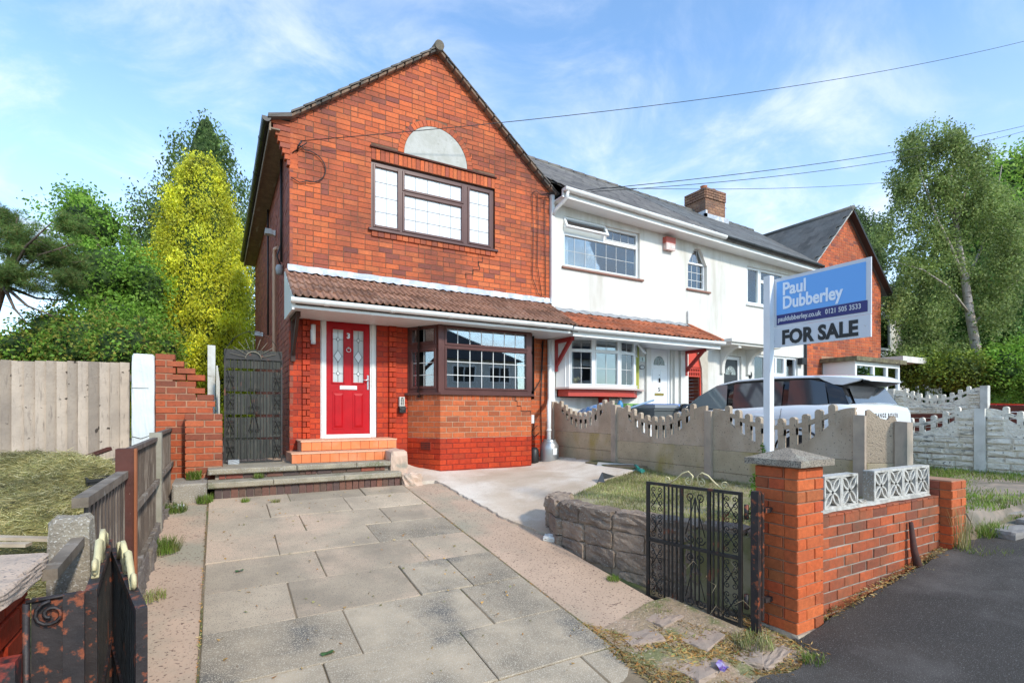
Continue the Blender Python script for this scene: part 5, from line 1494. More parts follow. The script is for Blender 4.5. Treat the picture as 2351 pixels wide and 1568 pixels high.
# ================================================================== front boundary: gate pier, garden wall, pierced blocks
random.seed(51)
gp = thing('gate_pier', (3.8, 2.37, 0), 'tall orange brick gate pier with pyramid concrete cap beside the asphalt', 'gate pier')
Q = Bricks(); ch_ = .0863
rot = R(1.2)
cor = Matrix.Rotation(rot, 3, 'Z'); c0 = Vector((3.637, 2.2, 0))
def pc(dx, dy): v = cor @ Vector((dx, dy, 0)); return (c0.x + v.x, c0.y + v.y, 0)
Wp = .338
for i in range(14):
    z0 = .092 + i * ch_; z1 = z0 + ch_ - .011
    a = (.110 if i % 2 else .223)
    # front face (towards the road): header+stretcher alternating
    Q.add(pc(0, 0), rot, 0, a - .005, z0, z1, M_PIER, .10, 0, None, .003); Q.add(pc(0, 0), rot, a + .005, Wp, z0, z1, M_PIER, .10, 0, None, .003)
    # left face (-x): runs from back to front
    b = (.223 if i % 2 else .110)
    Q.add(pc(0, Wp), rot - PI / 2, 0, b - .005, z0, z1, M_PIER, .10, 0, None, .003) ; Q.add(pc(0, Wp), rot - PI / 2, b + .005, Wp - .102, z0, z1, M_PIER, .10, 0, None, .003)
    Q.add(pc(Wp, 0), rot + PI / 2, .102, Wp, z0, z1, M_PIER, .10, 0); Q.add(pc(Wp, Wp), rot + PI, 0, Wp - .1, z0, z1, M_PIER, .10, 0)
Q.emit(gp, 200)
m = MB(frame(pc(0, 0), rot)); m.box(.012, Wp - .012, .012, Wp - .012, -.05, 1.299); m.build('mortar_core', M_MORT_P, gp)
cc = pc(Wp / 2, Wp / 2)
rough_block('plinth', cc[0] - .185, cc[0] + .185, cc[1] - .185, cc[1] + .185, -.06, .094, M('sandy_concrete', (.46, .36, .26), (.34, .27, .20), 7, rough=.95, bmp=.8), gp, .008, 5, 3, rot)
rough_block('plinth', cc[0] + .02, cc[0] + .30, cc[1] - .30, cc[1] - .14, -.05, .045, M('sandy_concrete', (.46, .36, .26)), gp, .02, 5, 8, .3)
M_CAP = M('exposed_aggregate_cap', (.40, .33, .25), (.30, .25, .19), 12, rough=.95, bmp=1.0, bscale=120, bdist=.01, speck=(.14, .12, .10), sscale=110, slo=.52, shi=.58, dirt=(.42, .38, .30), dscale=8, dlo=.5, dhi=.65)
m = MB(frame((cc[0], cc[1], 0), rot)); h_ = .222
m.hexa([(-h_, -h_, 1.305), (h_, -h_, 1.305), (h_, h_, 1.305), (-h_, h_, 1.305)], [(-h_, -h_, 1.352), (h_, -h_, 1.352), (h_, h_, 1.352), (-h_, h_, 1.352)])
m.hexa([(-h_ + .004, -h_ + .004, 1.3525), (h_ - .004, -h_ + .004, 1.3525), (h_ - .004, h_ - .004, 1.3525), (-h_ + .004, h_ - .004, 1.3525)], [(-.02, -.02, 1.425), (.02, -.02, 1.425), (.02, .02, 1.425), (-.02, .02, 1.425)])
m.build('cap', M_CAP, gp)

gw = thing('garden_wall', (5.05, 2.4, .2), 'low weathered brick garden wall topped with pierced white blocks along the asphalt', 'wall')
Q = Bricks()
wall_courses(Q, (4.0, 2.30, 0), 0, 2.16, .012, .875, .0863, .226, lambda z: M_GW, joint=.013, jit=.004)
Q.emit(gw, 300)
m = MB(); m.box(4.0, 6.15, 2.308, 2.50, -.05, .865); m.build('mortar_core', M_MORT_G, gw)
Q = Bricks(); mcap = MB()
for i in range(19):
    x = 3.99 + i * .113
    m = MB(); m.bbox(x, x + .103, 2.296, 2.51, .868, .885 + random.uniform(-.003, .004), .003); m.build('brick', M_GW, gw)
m = MB(); 
mcur = MB(); rr = random.Random(2)
mcur.grid([[(4.0 + .09 * i, 2.345 + rr.uniform(-.012, .012), .888) for i in range(24)], [(4.0 + .09 * i, 2.36, .905 + rr.uniform(0, .012)) for i in range(24)], [(4.0 + .09 * i, 2.5, .905) for i in range(24)]][::-1])
mcur.build('mortar_bed', M('pale_rough_mortar', (.50, .47, .41), (.30, .28, .24), 14, rough=.95, bmp=1), gw)
rough_block('mortar_lump', 4.80, 4.92, 2.36, 2.46, .90, .94, M('pale_rough_mortar', (.5, .47, .41)), gw, .01, 4, 12)
M_BLOCK = M('whitewashed_concrete', (.60, .58, .53), (.45, .43, .38), 16, rough=.95, bmp=1.0, bscale=90, dirt=(.20, .19, .16), dscale=9, dlo=.53, dhi=.68)
def pierced(x0, z0, wd, hd, y0=2.365, dp=.095):
    m = MB(frame((x0, y0, z0))); t = .020
    m.box(0, wd, 0, dp, 0, t); m.box(0, wd, 0, dp, hd - t, hd); m.box(0, t, 0, dp, t, hd - t); m.box(wd - t, wd, 0, dp, t, hd - t)
    cx_, cz_ = wd / 2, hd / 2; n = 8; wr = .0085
    for sx in (-1, 1):
        for sz in (-1, 1):
            ex, ez_ = cx_ + sx * (wd / 2 - t * .8), cz_ + sz * (hd / 2 - t * .8)
            for bow in (-1, 1):
                P_ = []
                for k in range(n + 1):
                    s_ = k / n; x, z = lerp(cx_, ex, s_), lerp(cz_, ez_, s_)
                    dx, dz = ex - cx_, ez_ - cz_; L_ = math.hypot(dx, dz); o_ = bow * .030 * math.sin(PI * s_)
                    P_.append((x - dz / L_ * o_, z + dx / L_ * o_))
                for a, b in zip(P_[:-1], P_[1:]):
                    dx, dz = b[0] - a[0], b[1] - a[1]; L_ = math.hypot(dx, dz); nx, nz = -dz / L_ * wr, dx / L_ * wr
                    m.hexa([(a[0] - nx, .004, a[1] - nz), (b[0] - nx, .004, b[1] - nz), (b[0] - nx, dp - .01, b[1] - nz), (a[0] - nx, dp - .01, a[1] - nz)],
                           [(a[0] + nx, .004, a[1] + nz), (b[0] + nx, .004, b[1] + nz), (b[0] + nx, dp - .01, b[1] + nz), (a[0] + nx, dp - .01, a[1] + nz)])
    return m.build('pierced_block', M_BLOCK, gw)
for k in range(2): pierced(4.275 + k * .256, .905, .253, .272)
for k in range(4): pierced(5.055 + k * .262, .905, .259, .275)
m = MB(); m.box(5.052, 5.058, 2.37, 2.46, .91, 1.17); m.build('block_side', M_CONC, gw)
# rusty spike against the wall
t = thing('rusty_stake', (5.5, 2.22, .3), 'rusty dark metal stake leaning on the low garden wall near the asphalt', 'stake')
m = MB(); m.tube([(5.52, 2.20, .18), (5.50, 2.25, .45), (5.49, 2.27, .70)], [.045, .028, .018], 7); m.build('stake', M('rusted_iron', (.10, .035, .025), (.05, .03, .025), 20, rough=.8), t)
ep = thing('end_pier', (6.3, 2.36, .35), 'short flat topped brick end pier at the far end of the garden wall', 'pier')
Q = Bricks()
for i in range(9):
    z0 = .26 + i * ch_; z1 = z0 + ch_ - .011; a = (.105 if i % 2 else .205)
    Q.add((6.15, 2.2, 0), 0, 0, a - .005, z0, z1, M_PIER, .1, 0, None, .003); Q.add((6.15, 2.2, 0), 0, a + .005, .31, z0, z1, M_PIER, .1, 0, None, .003)
    Q.add((6.15, 2.53, 0), -PI / 2, 0, .33 - .102, z0, z1, M_SIDE, .1, 0, None, .003)  # left face takes the darker brick: its shade is put into the colour
Q.emit(ep, 60)
m = MB(); m.box(6.16, 6.45, 2.21, 2.53, .1, 1.036); m.build('mortar_core', M_MORT_P, ep)

# ================================================================== the open gate on the right
def scroll(m, F, c, r, a0, turns=1.4, dirn=1, rad=.005, n=16, y=0, out=None):
    pts = []
    for k in range(n + 1):
        s_ = k / n; a = a0 + dirn * 2 * PI * turns * s_; q = r * (1 - .78 * s_)
        pts.append(F @ Vector((c[0] + q * math.cos(a), y, c[1] + q * math.sin(a))))
    if out is not None: pts = [F @ Vector((out[0], y, out[1]))] + pts
    m.tube(pts, rad, 4)
def scrollpanel(m, F, x0, x1, z0, z1, r=.030):
    """crossed bars ending in scrolls"""
    cx_ = (x0 + x1) / 2; T = lambda x, z: F @ Vector((x, 0, z))
    rr = min(r, (x1 - x0) / 4.2)
    for sx in (-1, 1):
        xa = cx_ + sx * (x1 - x0) / 2 * .52
        m.tube([T(cx_ - sx * rr * 1.6, z0 + rr * 2.0), T(cx_, (z0 + z1) / 2), T(cx_ + sx * rr * 1.6, z1 - rr * 2.0)], .0045, 4)
        scroll(m, F, (cx_ + sx * rr * 1.15, z1 - rr * 1.3), rr, -PI / 2, 1.35, sx, .004, 14)
        scroll(m, F, (cx_ + sx * rr * 1.15, z0 + rr * 1.3), rr, PI / 2, 1.35, -sx, .004, 14)
        scroll(m, F, (cx_ + sx * rr * 1.15, (z0 + z1) / 2 + rr * 1.2), rr * .9, -PI / 2, 1.2, sx, .004, 12)
        scroll(m, F, (cx_ + sx * rr * 1.15, (z0 + z1) / 2 - rr * 1.2), rr * .9, PI / 2, 1.2, -sx, .004, 12)
A_, B_ = Vector((3.425, 2.50, 0)), Vector((3.255, 3.315, 0))
gl_ = (B_ - A_).length; ga = math.atan2(B_.y - A_.y, B_.x - A_.x)
gt = thing('driveway_gate', (3.34, 2.9, .08), 'open black wrought iron gate leaf with cream scroll crest beside the tall brick pier', 'gate')
F = Matrix.Translation(A_) @ Matrix.Rotation(ga, 4, 'Z')
z0, z1, zm = .085, 1.10, .60
m = MB(F); s_ = .0125
for (a, b, c, d_) in ((0, .026, z0, z1), (gl_ - .026, gl_, z0, z1), (.026, gl_ - .026, z0, z0 + .024), (.026, gl_ - .026, z1 - .024, z1), (.026, gl_ - .026, zm - .012, zm + .014)):
    m.box(a, b, -s_, s_, c, d_)
for x in (.262, .50): m.box(x - .013, x + .013, -.011, .011, z0 + .024, z1 - .024)
m.build('frame', M_BLACK, gt)
for x in (.150, .185, .225, .545, .585, .62, .66):
    m = MB(F); m.box(x - .006, x + .006, -.006, .006, z0 + .024, z1 - .024); m.build('bar', M_BLACK, gt)
for x in (.345, .381, .417):
    m = MB(F); m.box(x - .005, x + .005, -.005, .005, z0 + .1, z1 - .1); m.build('bar', M_BLACK, gt)
for (x0, x1) in ((.030, .142), (.668, gl_ - .030)):
    for (c, d_) in ((z0 + .03, .34), (.345, zm - .015), (zm + .02, .84), (.845, z1 - .03)):
        m = MB(); scrollpanel(m, F, x0, x1, c, d_, .026); m.build('scrollwork', M_BLACK, gt)
for (c, d_, fl) in ((z0 + .03, zm - .015, 0), (zm + .02, z1 - .03, 1)):
    m = MB(); T = lambda x, z: F @ Vector((x, 0, z)); xc = .381; lo, hi_ = c + .055, d_ - .055
    for sx in (-1, 1):
        m.tube([T(xc, hi_ if fl else hi_), T(xc + sx * .045, (lo + hi_) / 2), T(xc + sx * .085, lo + .03)], .005, 4)
        scroll(m, F, (xc + sx * .045, lo), .042, 0 if sx > 0 else PI, 1.3, -sx, .005, 18)
        scroll(m, F, (xc + sx * .040, hi_), .036, -PI / 2, 1.3, sx, .005, 18)
    m.build('scrollwork', M_BLACK, gt)
m = MB(); xc = .381
for sx in (-1, 1):
    P_ = [(xc + sx * .03, z1 + .01), (xc + sx * .02, z1 + .085), (xc + sx * .06, z1 + .118), (xc + sx * .11, z1 + .10), (xc + sx * .17, z1 + .045), (xc + sx * .225, z1 + .01)]
    m.tube([F @ Vector((a, 0, b)) for a, b in P_], .007, 5)
    scroll(m, F, (xc + sx * .245, z1 + .035), .032, PI, 1.4, sx, .0055, 16); scroll(m, F, (xc + sx * .055, z1 + .035), .034, PI / 2, 1.3, -sx, .0055, 16)
m.build('crest', M_CREAM, gt)
gpst = thing('gate_post', (3.47, 2.42, .0), 'rusty red and black square metal gate post against the tall brick pier', 'post')
m = MB(frame((3.475, 2.42, 0), .2)); m.box(-.028, .028, -.028, .028, -.03, 1.115); m.build('post', M_RUST, gpst)
m = MB(); m.box(3.52, 3.545, 2.40, 2.425, .15, 1.10); m.build('flat_bar', M_RUST, gpst)
for z in (.95, .28):
    m = MB(); m.box(3.545, 3.63, 2.39, 2.43, z, z + .035); m.build('hinge_plate', M_RUST, gpst); m = MB(); m.tube([(3.44, 2.475, z - .05), (3.44, 2.475, z + .06)], .017, 8); m.build('hinge', M_RUST, gpst)
m = MB(); rr = random.Random(9)
for k in range(9):
    x, y = 3.42 + rr.uniform(-.12, .04), 2.52 + rr.uniform(-.1, .5); z = rr.choice([.2, .35, .6]) + rr.uniform(-.1, .12)
    a = rr.uniform(0, 6.28); m.tube([(x, y, z), (x + .05 * math.cos(a), y + .05 * math.sin(a), z + .05), (x + .1 * math.cos(a + 1), y + .06, z + rr.uniform(-.04, .09))], .0016, 3)
o = m.build('dead_twigs', M('dry_stem', (.42, .33, .2), bmp=0)); tag(o, 'dry dead stems tangled in the open gate and its post', 'stems'); o['kind'] = 'stuff'

# ================================================================== for sale sign
fs = thing('for_sale_sign', (4.44, 2.96, .7), 'blue and white for sale board on a white post behind the tall brick pier', 'sign')
M_SW = M('sign_white', (.66, .67, .70), rough=.45, bmp=0); M_SB = M('sign_blue', (.17, .43, .86), rough=.45, bmp=0); M_SN = M('sign_navy', (.035, .035, .17), rough=.45, bmp=0)
m = MB(); m.box(4.402, 4.465, 2.927, 2.990, .55, 2.955); m.build('post', M('white_painted_post', (.80, .80, .80), (.74, .74, .73), 6, rough=.5, bmp=.1), fs)
Fg = Matrix.Translation((4.47, 2.93, 0)) @ Matrix.Rotation(-PI / 2, 4, 'Z')       # x runs towards the road, -y faces -x
m = MB(Fg); m.box(0, .815, 0, .012, 2.478, 2.925); m.build('board', M_SW, fs)
m = MB(Fg); m.box(-.02, .815, -.006, .012, 2.295, 2.474); sb = m.build('slip_board', M_SW, fs)
m = MB(Fg); m.box(.028, .778, -.004, -.001, 2.59, 2.895); m.build('blue_field', M_SB, fs)
m = MB(Fg); m.box(.028, .790, -.004, -.001, 2.498, 2.588); m.build('navy_band', M_SN, fs)
def st(name, s, x, z, size, mat, bold=0, kx=1, sp=1.0, y=-.0065):
    o_ = Fg @ Vector((x, y, z)); return text(name, s, size, tface(tuple(o_), -PI / 2), mat, fs, bold=bold, kx=kx, spacing=sp, depth=.001)
M_LT = M('pale_lettering', (.88, .93, 1.0), rough=.5, bmp=0)
st('lettering', 'Paul', .085, 2.765, .155, M_LT, .0045, .86); st('lettering', 'Dubberley', .085, 2.640, .155, M_LT, .0045, .80, .98)
st('lettering', 'pauldubberley.co.uk', .042, 2.528, .060, M_SW, .0012, .80); st('lettering', '0121 505 3533', .465, 2.530, .058, M_SW, .0012, .74, 1.08)
st('lettering', 'FOR SALE', .08, 2.322, .170, M_BLACKP, .0075, .86, 1.03, -.009)
m = MB(Fg)
for (x, z) in ((.01, 2.36), (.775, 2.39)): m.lathe((x, -.008, z), [(0, -.006), (.007, 0), (0, .006)], 8)
m.build('screw', M_STEEL, fs)

# ================================================================== concrete fence between the two drives
M_CF = M('stained_concrete_panel', (.50, .385, .275), (.38, .295, .21), 3.2, rough=.95, bmp=.9, bscale=70, bdist=.01, dirt=(.54, .45, .35), dscale=1.7, dlo=.5, dhi=.68, dstretch=(1, 1, .6), speck=(.13, .12, .10), sscale=45, slo=.64, shi=.70)
M_CF2 = M('mossy_concrete_board', (.50, .40, .265), (.38, .31, .20), 2.6, rough=.95, bmp=.8, bscale=70, dirt=(.36, .28, .10), dscale=1.9, dlo=.54, dhi=.68, dstretch=(1, 1, .5), speck=(.14, .13, .08), sscale=45, slo=.64, shi=.70)
M_CPOST = M('sandy_concrete_post', (.46, .37, .28), (.36, .29, .23), 5, rough=.95, bmp=.6, dirt=(.24, .22, .18), dscale=3, dlo=.55, dhi=.7, dstretch=(1, 1, .4))
def scallop(parent, F, L_, zb, zend, zmid, mat, npick=9, th=.045, pw=.085, open_lo=None, rail=.075, ends=.14, rounded=True, name='panel', endL=True, endR=True, knob=0):
    """cast concrete panel with a dipping picket top; zmid: rail top in the middle"""
    m = MB(F); n = 60
    xa, xb = ends * L_, (1 - ends) * L_
    def topz(x):                         # upper edge of rail
        if x < xa * .6 or x > L_ - xa * .6:
            pass
        t = abs(x / L_ - .5) * 2
        return lerp(zmid, zend, smooth(t ** 1.25)) if True else 0
    lo0 = open_lo
    def lowz(x):                         # lower edge of the openings (a deeper arc)
        t = abs(x - L_ / 2) / ((xb - xa) / 2)
        return lerp(lo0, zend - .16, min(1, t) ** 2)
    xs_ = []
    pitch = (xb - xa) / npick
    segs = []
    x = 0
    # solid ends
    def strip(x0, x1, zlo, zhi, steps=5):
        for k in range(steps):
            a, b = lerp(x0, x1, k / steps), lerp(x0, x1, (k + 1) / steps)
            m.hexa([(a, 0, zlo(a)), (b, 0, zlo(b)), (b, th, zlo(b)), (a, th, zlo(a))], [(a, 0, zhi(a)), (b, 0, zhi(b)), (b, th, zhi(b)), (a, th, zhi(a))])
    zbf = lambda x: zb
    strip(0, xa, zbf, topz, 6); strip(xb, L_, zbf, topz, 6)
    for i in range(npick):
        c0_ = xa + i * pitch; g0, g1 = c0_ + pw * .0, c0_ + pitch
        ga_, gb_ = c0_ + pw / 2, c0_ + pitch - pw / 2
        strip(c0_, c0_ + pitch, zbf, lowz, 3)
        opn = lowz((ga_ + gb_) / 2) < topz((ga_ + gb_) / 2) - rail - .02
        if opn:
            strip(ga_, gb_, lambda x: max(topz(x) - rail, lowz(x)), topz, 1)
            strip(c0_, ga_, lowz, topz, 1); strip(gb_, c0_ + pitch, lowz, topz, 1)
        else: strip(c0_, c0_ + pitch, lowz, topz, 2)
    for i in range(npick + 1):            # picket heads
        c_ = xa + i * pitch; zt_ = topz(c_)
        if zt_ > zend - .02: continue
        hw = pw / 2; zz = zt_ + .085
        P_ = [(c_ - hw, max(zb, zt_ - .12)), (c_ + hw, max(zb, zt_ - .12)), (c_ + hw, zz - hw * .7), (c_ + hw * .6, zz - hw * .15), (c_, zz), (c_ - hw * .6, zz - hw * .15), (c_ - hw, zz - hw * .7)]
        m.prism(P_, -.006, th + .004)
    return m.build(name, mat, parent)
cf = thing('concrete_fence', (5.75, 5.4, .83), 'grey mossy concrete panel fence with scalloped picket top between the two drives', 'fence')
posts = [8.44, 6.60, 4.70, 2.82, 2.37]
tops = [1.91, 1.82, 1.715, 1.665, 1.60]
FX = 5.75
for i, (y, z) in enumerate(zip(posts, tops)):
    FX = 5.75 if i < 4 else 5.95
    if i == 4: y = 2.53
    m = MB(); w_ = .055
    m.hexa([(FX - .035, y - w_, .5), (FX + .085, y - w_, .5), (FX + .085, y + w_, .5), (FX - .035, y + w_, .5)], [(FX - .035, y - w_, z - .0), (FX + .085, y - w_, z), (FX + .085, y + w_, z + .01), (FX - .035, y + w_, z + .01)])
    m.build('post', M_CPOST, cf)
FX = 5.75
lev = [(1.335, .0), (1.235, 0), (1.20, 0)]
random.seed(6)
for i in range(3):
    ya, yb = posts[i] - .056, posts[i + 1] + .056; L_ = ya - yb
    F = frame((FX + .005, ya, 0), -PI / 2)
    b1 = lev[i][0]; zend = [1.90, 1.79, 1.75][i]; zm_ = [1.62, 1.555, 1.545][i]
    scallop(cf, F, L_, b1 + .004, zend, zm_, M_CF, 9 if i == 0 else 9, .045, .075, b1 + [.07, .075, .075][i], .05, .13)
    z = b1
    for hgt in (.29, .29, .5):
        m = MB(F); z2 = z - hgt + .004
        m.bbox(0, L_, random.uniform(-.006, .004), .05, z2, z, .004); m.build('gravel_board', M_CF2, cf); z -= hgt
ya, yb = posts[3] - .056, posts[4] + .056
FS_ = frame((FX + .005, ya, 0), math.atan2(2.56 - ya, .21)); L_ = .27
m = MB(FS_)
P_ = [(0, 1.185), (L_, 1.185), (L_, 1.60), (L_ * .93, 1.66), (L_ * .80, 1.665), (L_ * .7, 1.62), (L_ * .45, 1.64), (L_ * .2, 1.70), (L_ * .1, 1.73), (0, 1.72)]
m.prism(P_, 0, .045); m.build('panel', M_CF, cf)
z = 1.18
for hgt in (.29, .5): m = MB(FS_); m.bbox(0, L_, -.003, .05, z - hgt + .004, z, .004); m.build('gravel_board', M_CF2, cf); z -= hgt

# ================================================================== white rock-faced concrete fences on the far side
M_WROCK = M('white_rock_faced_concrete', (.90, .83, .70), (.76, .69, .57), 7, rough=.95, bmp=1.0, bscale=28, bdist=.03, dirt=(.30, .29, .26), dscale=5, dlo=.56, dhi=.7, dstretch=(1, 1, 2.5), speck=(.2, .19, .17), sscale=22, slo=.66, shi=.72)
def rockboard(parent, F, L_, z0, z1, rows, mat, name='gravel_board'):
    m = MB(F); h = (z1 - z0) / rows
    m.box(0, L_, .02, .06, z0 + .004, z1)
    for r_ in range(rows):
        x = 0
        while x < L_ - .01:
            w_ = min(random.uniform(.16, .42), L_ - x)
            if L_ - x - w_ < .08: w_ = L_ - x
            a, b, c, d_ = x + .004, x + w_ - .004, z0 + r_ * h + .006, z0 + (r_ + 1) * h - .004
            q = .022; n = 3
            base = [(a, .02, c), (b, .02, c), (b, .02, d_), (a, .02, d_)]
            f = [(a + q, -random.uniform(.0, .028), c + q * .6), (b - q, -random.uniform(.0, .028), c + q * .6), (b - q, -random.uniform(.0, .03), d_ - q * .5), (a + q, -random.uniform(.0, .03), d_ - q * .5)]
            mid = ((a + b) / 2 + random.uniform(-.03, .03), -random.uniform(.008, .03), (c + d_) / 2)
            I = [m.pt(p) for p in base + f + [mid]]
            for k in range(4):
                l = (k + 1) % 4
                m.face((I[k], I[l], I[l + 4], I[k + 4])); m.face((I[k + 4], I[l + 4], I[8]))
            x += w_
    return m.build(name, mat, parent)
def whitefence(X_, ps, zpost, b1, base, lab, zend, zmid, lo, mat=M_WROCK, rows=3, npick=8):
    t = thing('concrete_fence', (X_, (ps[0] + ps[-1]) / 2, base), lab, 'fence', 'white rock faced fences')
    for y in ps:
        m = MB(); m.box(X_ - .05, X_ + .09, y - .065, y + .065, base - .3, zpost); m.build('post', M('white_post', (.68, .66, .60), (.58, .56, .5), 5, rough=.9, dirt=(.4, .38, .33), dscale=3), t)
    for ya, yb in zip(ps[:-1], ps[1:]):
        L_ = ya - yb - .13; F = frame((X_, ya - .065, 0), -PI / 2)
        scallop(t, F @ Matrix.Translation((0, .012, 0)), L_, b1, zend, zmid, mat, npick, .05, .07, lo, .055, .13)
        m = MB(F); 
        z = b1
        while z > base - .2:
            rockboard(t, F, L_, z - .29, z - .004, rows, mat); z -= .29
        # rock faces on the solid ends of the top panel
        for q0, q1 in ((0, .13 * L_), (.87 * L_, L_)):
            Fq = F @ Matrix.Translation((q0, 0, 0)); rockboard(t, Fq, q1 - q0, b1 + .02, zend - .12, 4, mat, 'rock_face')
    return t
random.seed(77)
whitefence(10.3, [8.95, 7.08, 5.20, 3.33, 1.46], 1.76, 1.31, .78, 'white rock faced concrete fence with knobbed pickets nearest the grass verge', 1.76, 1.52, 1.36)
whitefence(14.5, [8.3, 6.40, 4.62], 2.28, 1.86, 1.2, 'farther white rock faced fence standing beyond the first, in front of the shrubs', 2.25, 2.02, 1.90)
sg = thing('slatted_fence', (14.55, 3.3, .9), 'red brown horizontal slatted timber fence in front of the parked cars', 'fence')
M_REDW = M('red_brown_stained_wood', (.16, .035, .02), (.11, .028, .018), 9, rough=.7, bmp=.5, dirt=(.4, .3, .24), dscale=14, dlo=.66, dhi=.74)
for k in range(8): m = MB(); m.box(14.53, 14.56, .8, 4.50, .70 + k * .145, .70 + k * .145 + .132); m.build('slat', M_REDW, sg)
for y in (4.5, 3.2, 2.0): m = MB(); m.box(14.565, 14.64, y - .04, y + .04, .6, 1.86); m.build('post', M_REDW, sg)
sg2 = thing('slatted_fence', (12.2, 5, .8), 'red brown brick and timber screen seen through the openings of the white fence', 'fence')
for k in range(10): m = MB(); m.box(12.2, 12.23, 1.0, 8.3, .78 + k * .09, .78 + k * .09 + .082); m.build('slat', M_REDW, sg2)

# ================================================================== left boundary
M_FB = M('grey_brown_timber', (.15, .115, .09), (.10, .075, .06), 4, rough=.85, bmp=.7, bscale=30, var=.3, dirt=(.26, .22, .18), dscale=4, dlo=.5, dhi=.68, dstretch=(9, 9, .8))
M_RAIL = M('weathered_grey_rail', (.25, .20, .15), (.14, .11, .08), 5, rough=.85, bmp=.7, dirt=(.40, .36, .31), dscale=9, dlo=.54, dhi=.7)
M_DRED = M('dark_red_brown_post', (.10, .03, .02), (.07, .025, .018), 8, rough=.7, bmp=.5, speck=(.45, .35, .28), sscale=35, slo=.72, shi=.76)
lf = thing('timber_fence', (-.52, 5, .62), 'low dark brown close boarded fence stepping up along the left side of the drive', 'fence')
XF = -.505
def boards(y0, y1, z0, z1, dz=0, step=.098):
    y = y0
    while y < y1 - .02:
        y2 = min(y + step, y1)
        m = MB(); zz = z1 + random.uniform(-.004, .004)
        m.hexa([(XF - .028, y + .003, z0), (XF - .010, y + .003, z0), (XF - .018, y2 - .003, z0), (XF - .030, y2 - .003, z0)], [(XF - .028, y + .003, zz), (XF - .010, y + .003, zz), (XF - .018, y2 - .003, zz), (XF - .030, y2 - .003, zz)])
        m.build('board', M_FB, lf); y = y2
random.seed(61)
boards(3.04, 4.18, .58, 1.27); boards(4.32, 6.12, .60, 1.42); boards(6.26, 8.1, .66, 1.46)
def rail(y0, y1, z, h=.05, x0=XF - .045, x1=XF + .012, nm='rail', mat=M_RAIL, z2=None):
    z2 = z if z2 is None else z2
    m = MB(); m.hexa([(x0, y0, z), (x1, y0, z), (x1, y1, z2), (x0, y1, z2)], [(x0, y0, z + h), (x1, y0, z + h), (x1, y1, z2 + h), (x0, y1, z2 + h)]); m.build(nm, mat, lf)
rail(2.98, 4.19, 1.27, .045, XF - .06, XF + .0); rail(4.32, 6.12, 1.42, .035, XF - .04, XF + .0, mat=M_FB); rail(6.26, 8.1, 1.46, .035, XF - .04, XF, mat=M_FB)
rail(4.32, 6.12, 1.0, .05, XF - .008, XF + .018, mat=M_RAIL); rail(6.26, 8.1, 1.02, .05, XF - .008, XF + .018); 
rail(3.04, 4.19, .52, .07); rail(4.32, 6.12, .535, .075, XF - .04, XF + .02); rail(6.26, 8.1, .60, .075)
rail(2.46, 2.93, 1.09, .040, XF - .045, XF + .0, z2=1.115)
for (y, z0, z1, w_, mt) in ((4.25, .3, 1.46, .055, M_DRED), (6.19, .45, 1.50, .055, M('lichen_concrete_post', (.34, .31, .25), (.26, .24, .18), 8, rough=.95, bmp=.6))):
    m = MB(); m.box(XF - .07, XF + .03, y - w_, y + w_, z0, z1); m.build('post', mt, lf)
m = MB(); m.box(XF + .031, XF + .045, 4.18, 4.235, .35, 1.46); m.build('cover_strip', M('bright_rust_strip', (.30, .10, .04)), lf)
m = MB(); m.box(XF - .05, XF - .005, 8.12, 8.17, .7, 1.54); m.box(XF + .01, XF + .05, 8.12, 8.20, .7, 1.53); m.build('post', M('whitewashed_post', (.55, .54, .48), (.42, .4, .34), 9, rough=.9), lf)
rough_block('concrete_post', -.635, -.487, 2.90, 3.03, .2, 1.238, M('old_concrete_post', (.36, .31, .23), (.26, .22, .17), 9, rough=.95, bmp=1.0, bscale=60, bdist=.012, speck=(.48, .44, .38), sscale=100, slo=.58, shi=.64), lf, .006, 6, 41)
# rubble retaining edge under the fence
for k in range(14):
    y = 2.9 + k * .37; rough_block('footing', -.60, -.475 + random.uniform(-.015, .02), y, y + .36, g(-.3, y) - .1, .52 + .012 * k, M('rubble_footing', (.24, .20, .16), (.16, .13, .11), 9, rough=.95, bmp=1, bdist=.02), lf, .015, 4, 200 + k)

# brick ruin with white rendered end
rn = thing('broken_brick_wall', (-.3, 7.9, .9), 'broken stepped red brick wall with white rendered end beside the side gate', 'wall')
Q = Bricks(); bw = .225
prof_ = [(2.445, -.47), (2.37, -.36), (2.27, -.24), (2.18, -.127), (2.10, -.24), (2.03, -.135), (1.945, -.035)]
def rend(z):
    e = -.035
    for zz, x in prof_[::-1]:
        if z > zz - .095: e = x
    return e
z = .82; i = 0; M_RUIN = brickmat('ruin_brick', [(.38, .08, .028), (.43, .09, .03), (.30, .065, .028), (.22, .06, .03), (.46, .11, .04)], grime=(.15, .05, .03), glo=.58, ghi=.75)
while z < 2.40:
    e = rend(z + .045) + random.uniform(-.02, .02)
    Q.course((-.685, 8.0, 0), 0, z, .0863, 0, e + .685, M_RUIN, bw, bw / 2 if i % 2 else bw, joint=.012, dep=.2, jit=.006); z += .0863; i += 1
z = .82; i = 0
while z < 1.66:
    Q.course((-.355, 7.76, 0), 0, z, .0863, 0, .42, M_RUIN, .215, .11 if i % 2 else .215, joint=.012, dep=.24, jit=.004)
    Q.add((-.355, 8.0, 0), -PI / 2, 0, .135, z + .006, z + .080, M_RUIN, .1); z += .0863; i += 1
Q.emit(rn, 220)
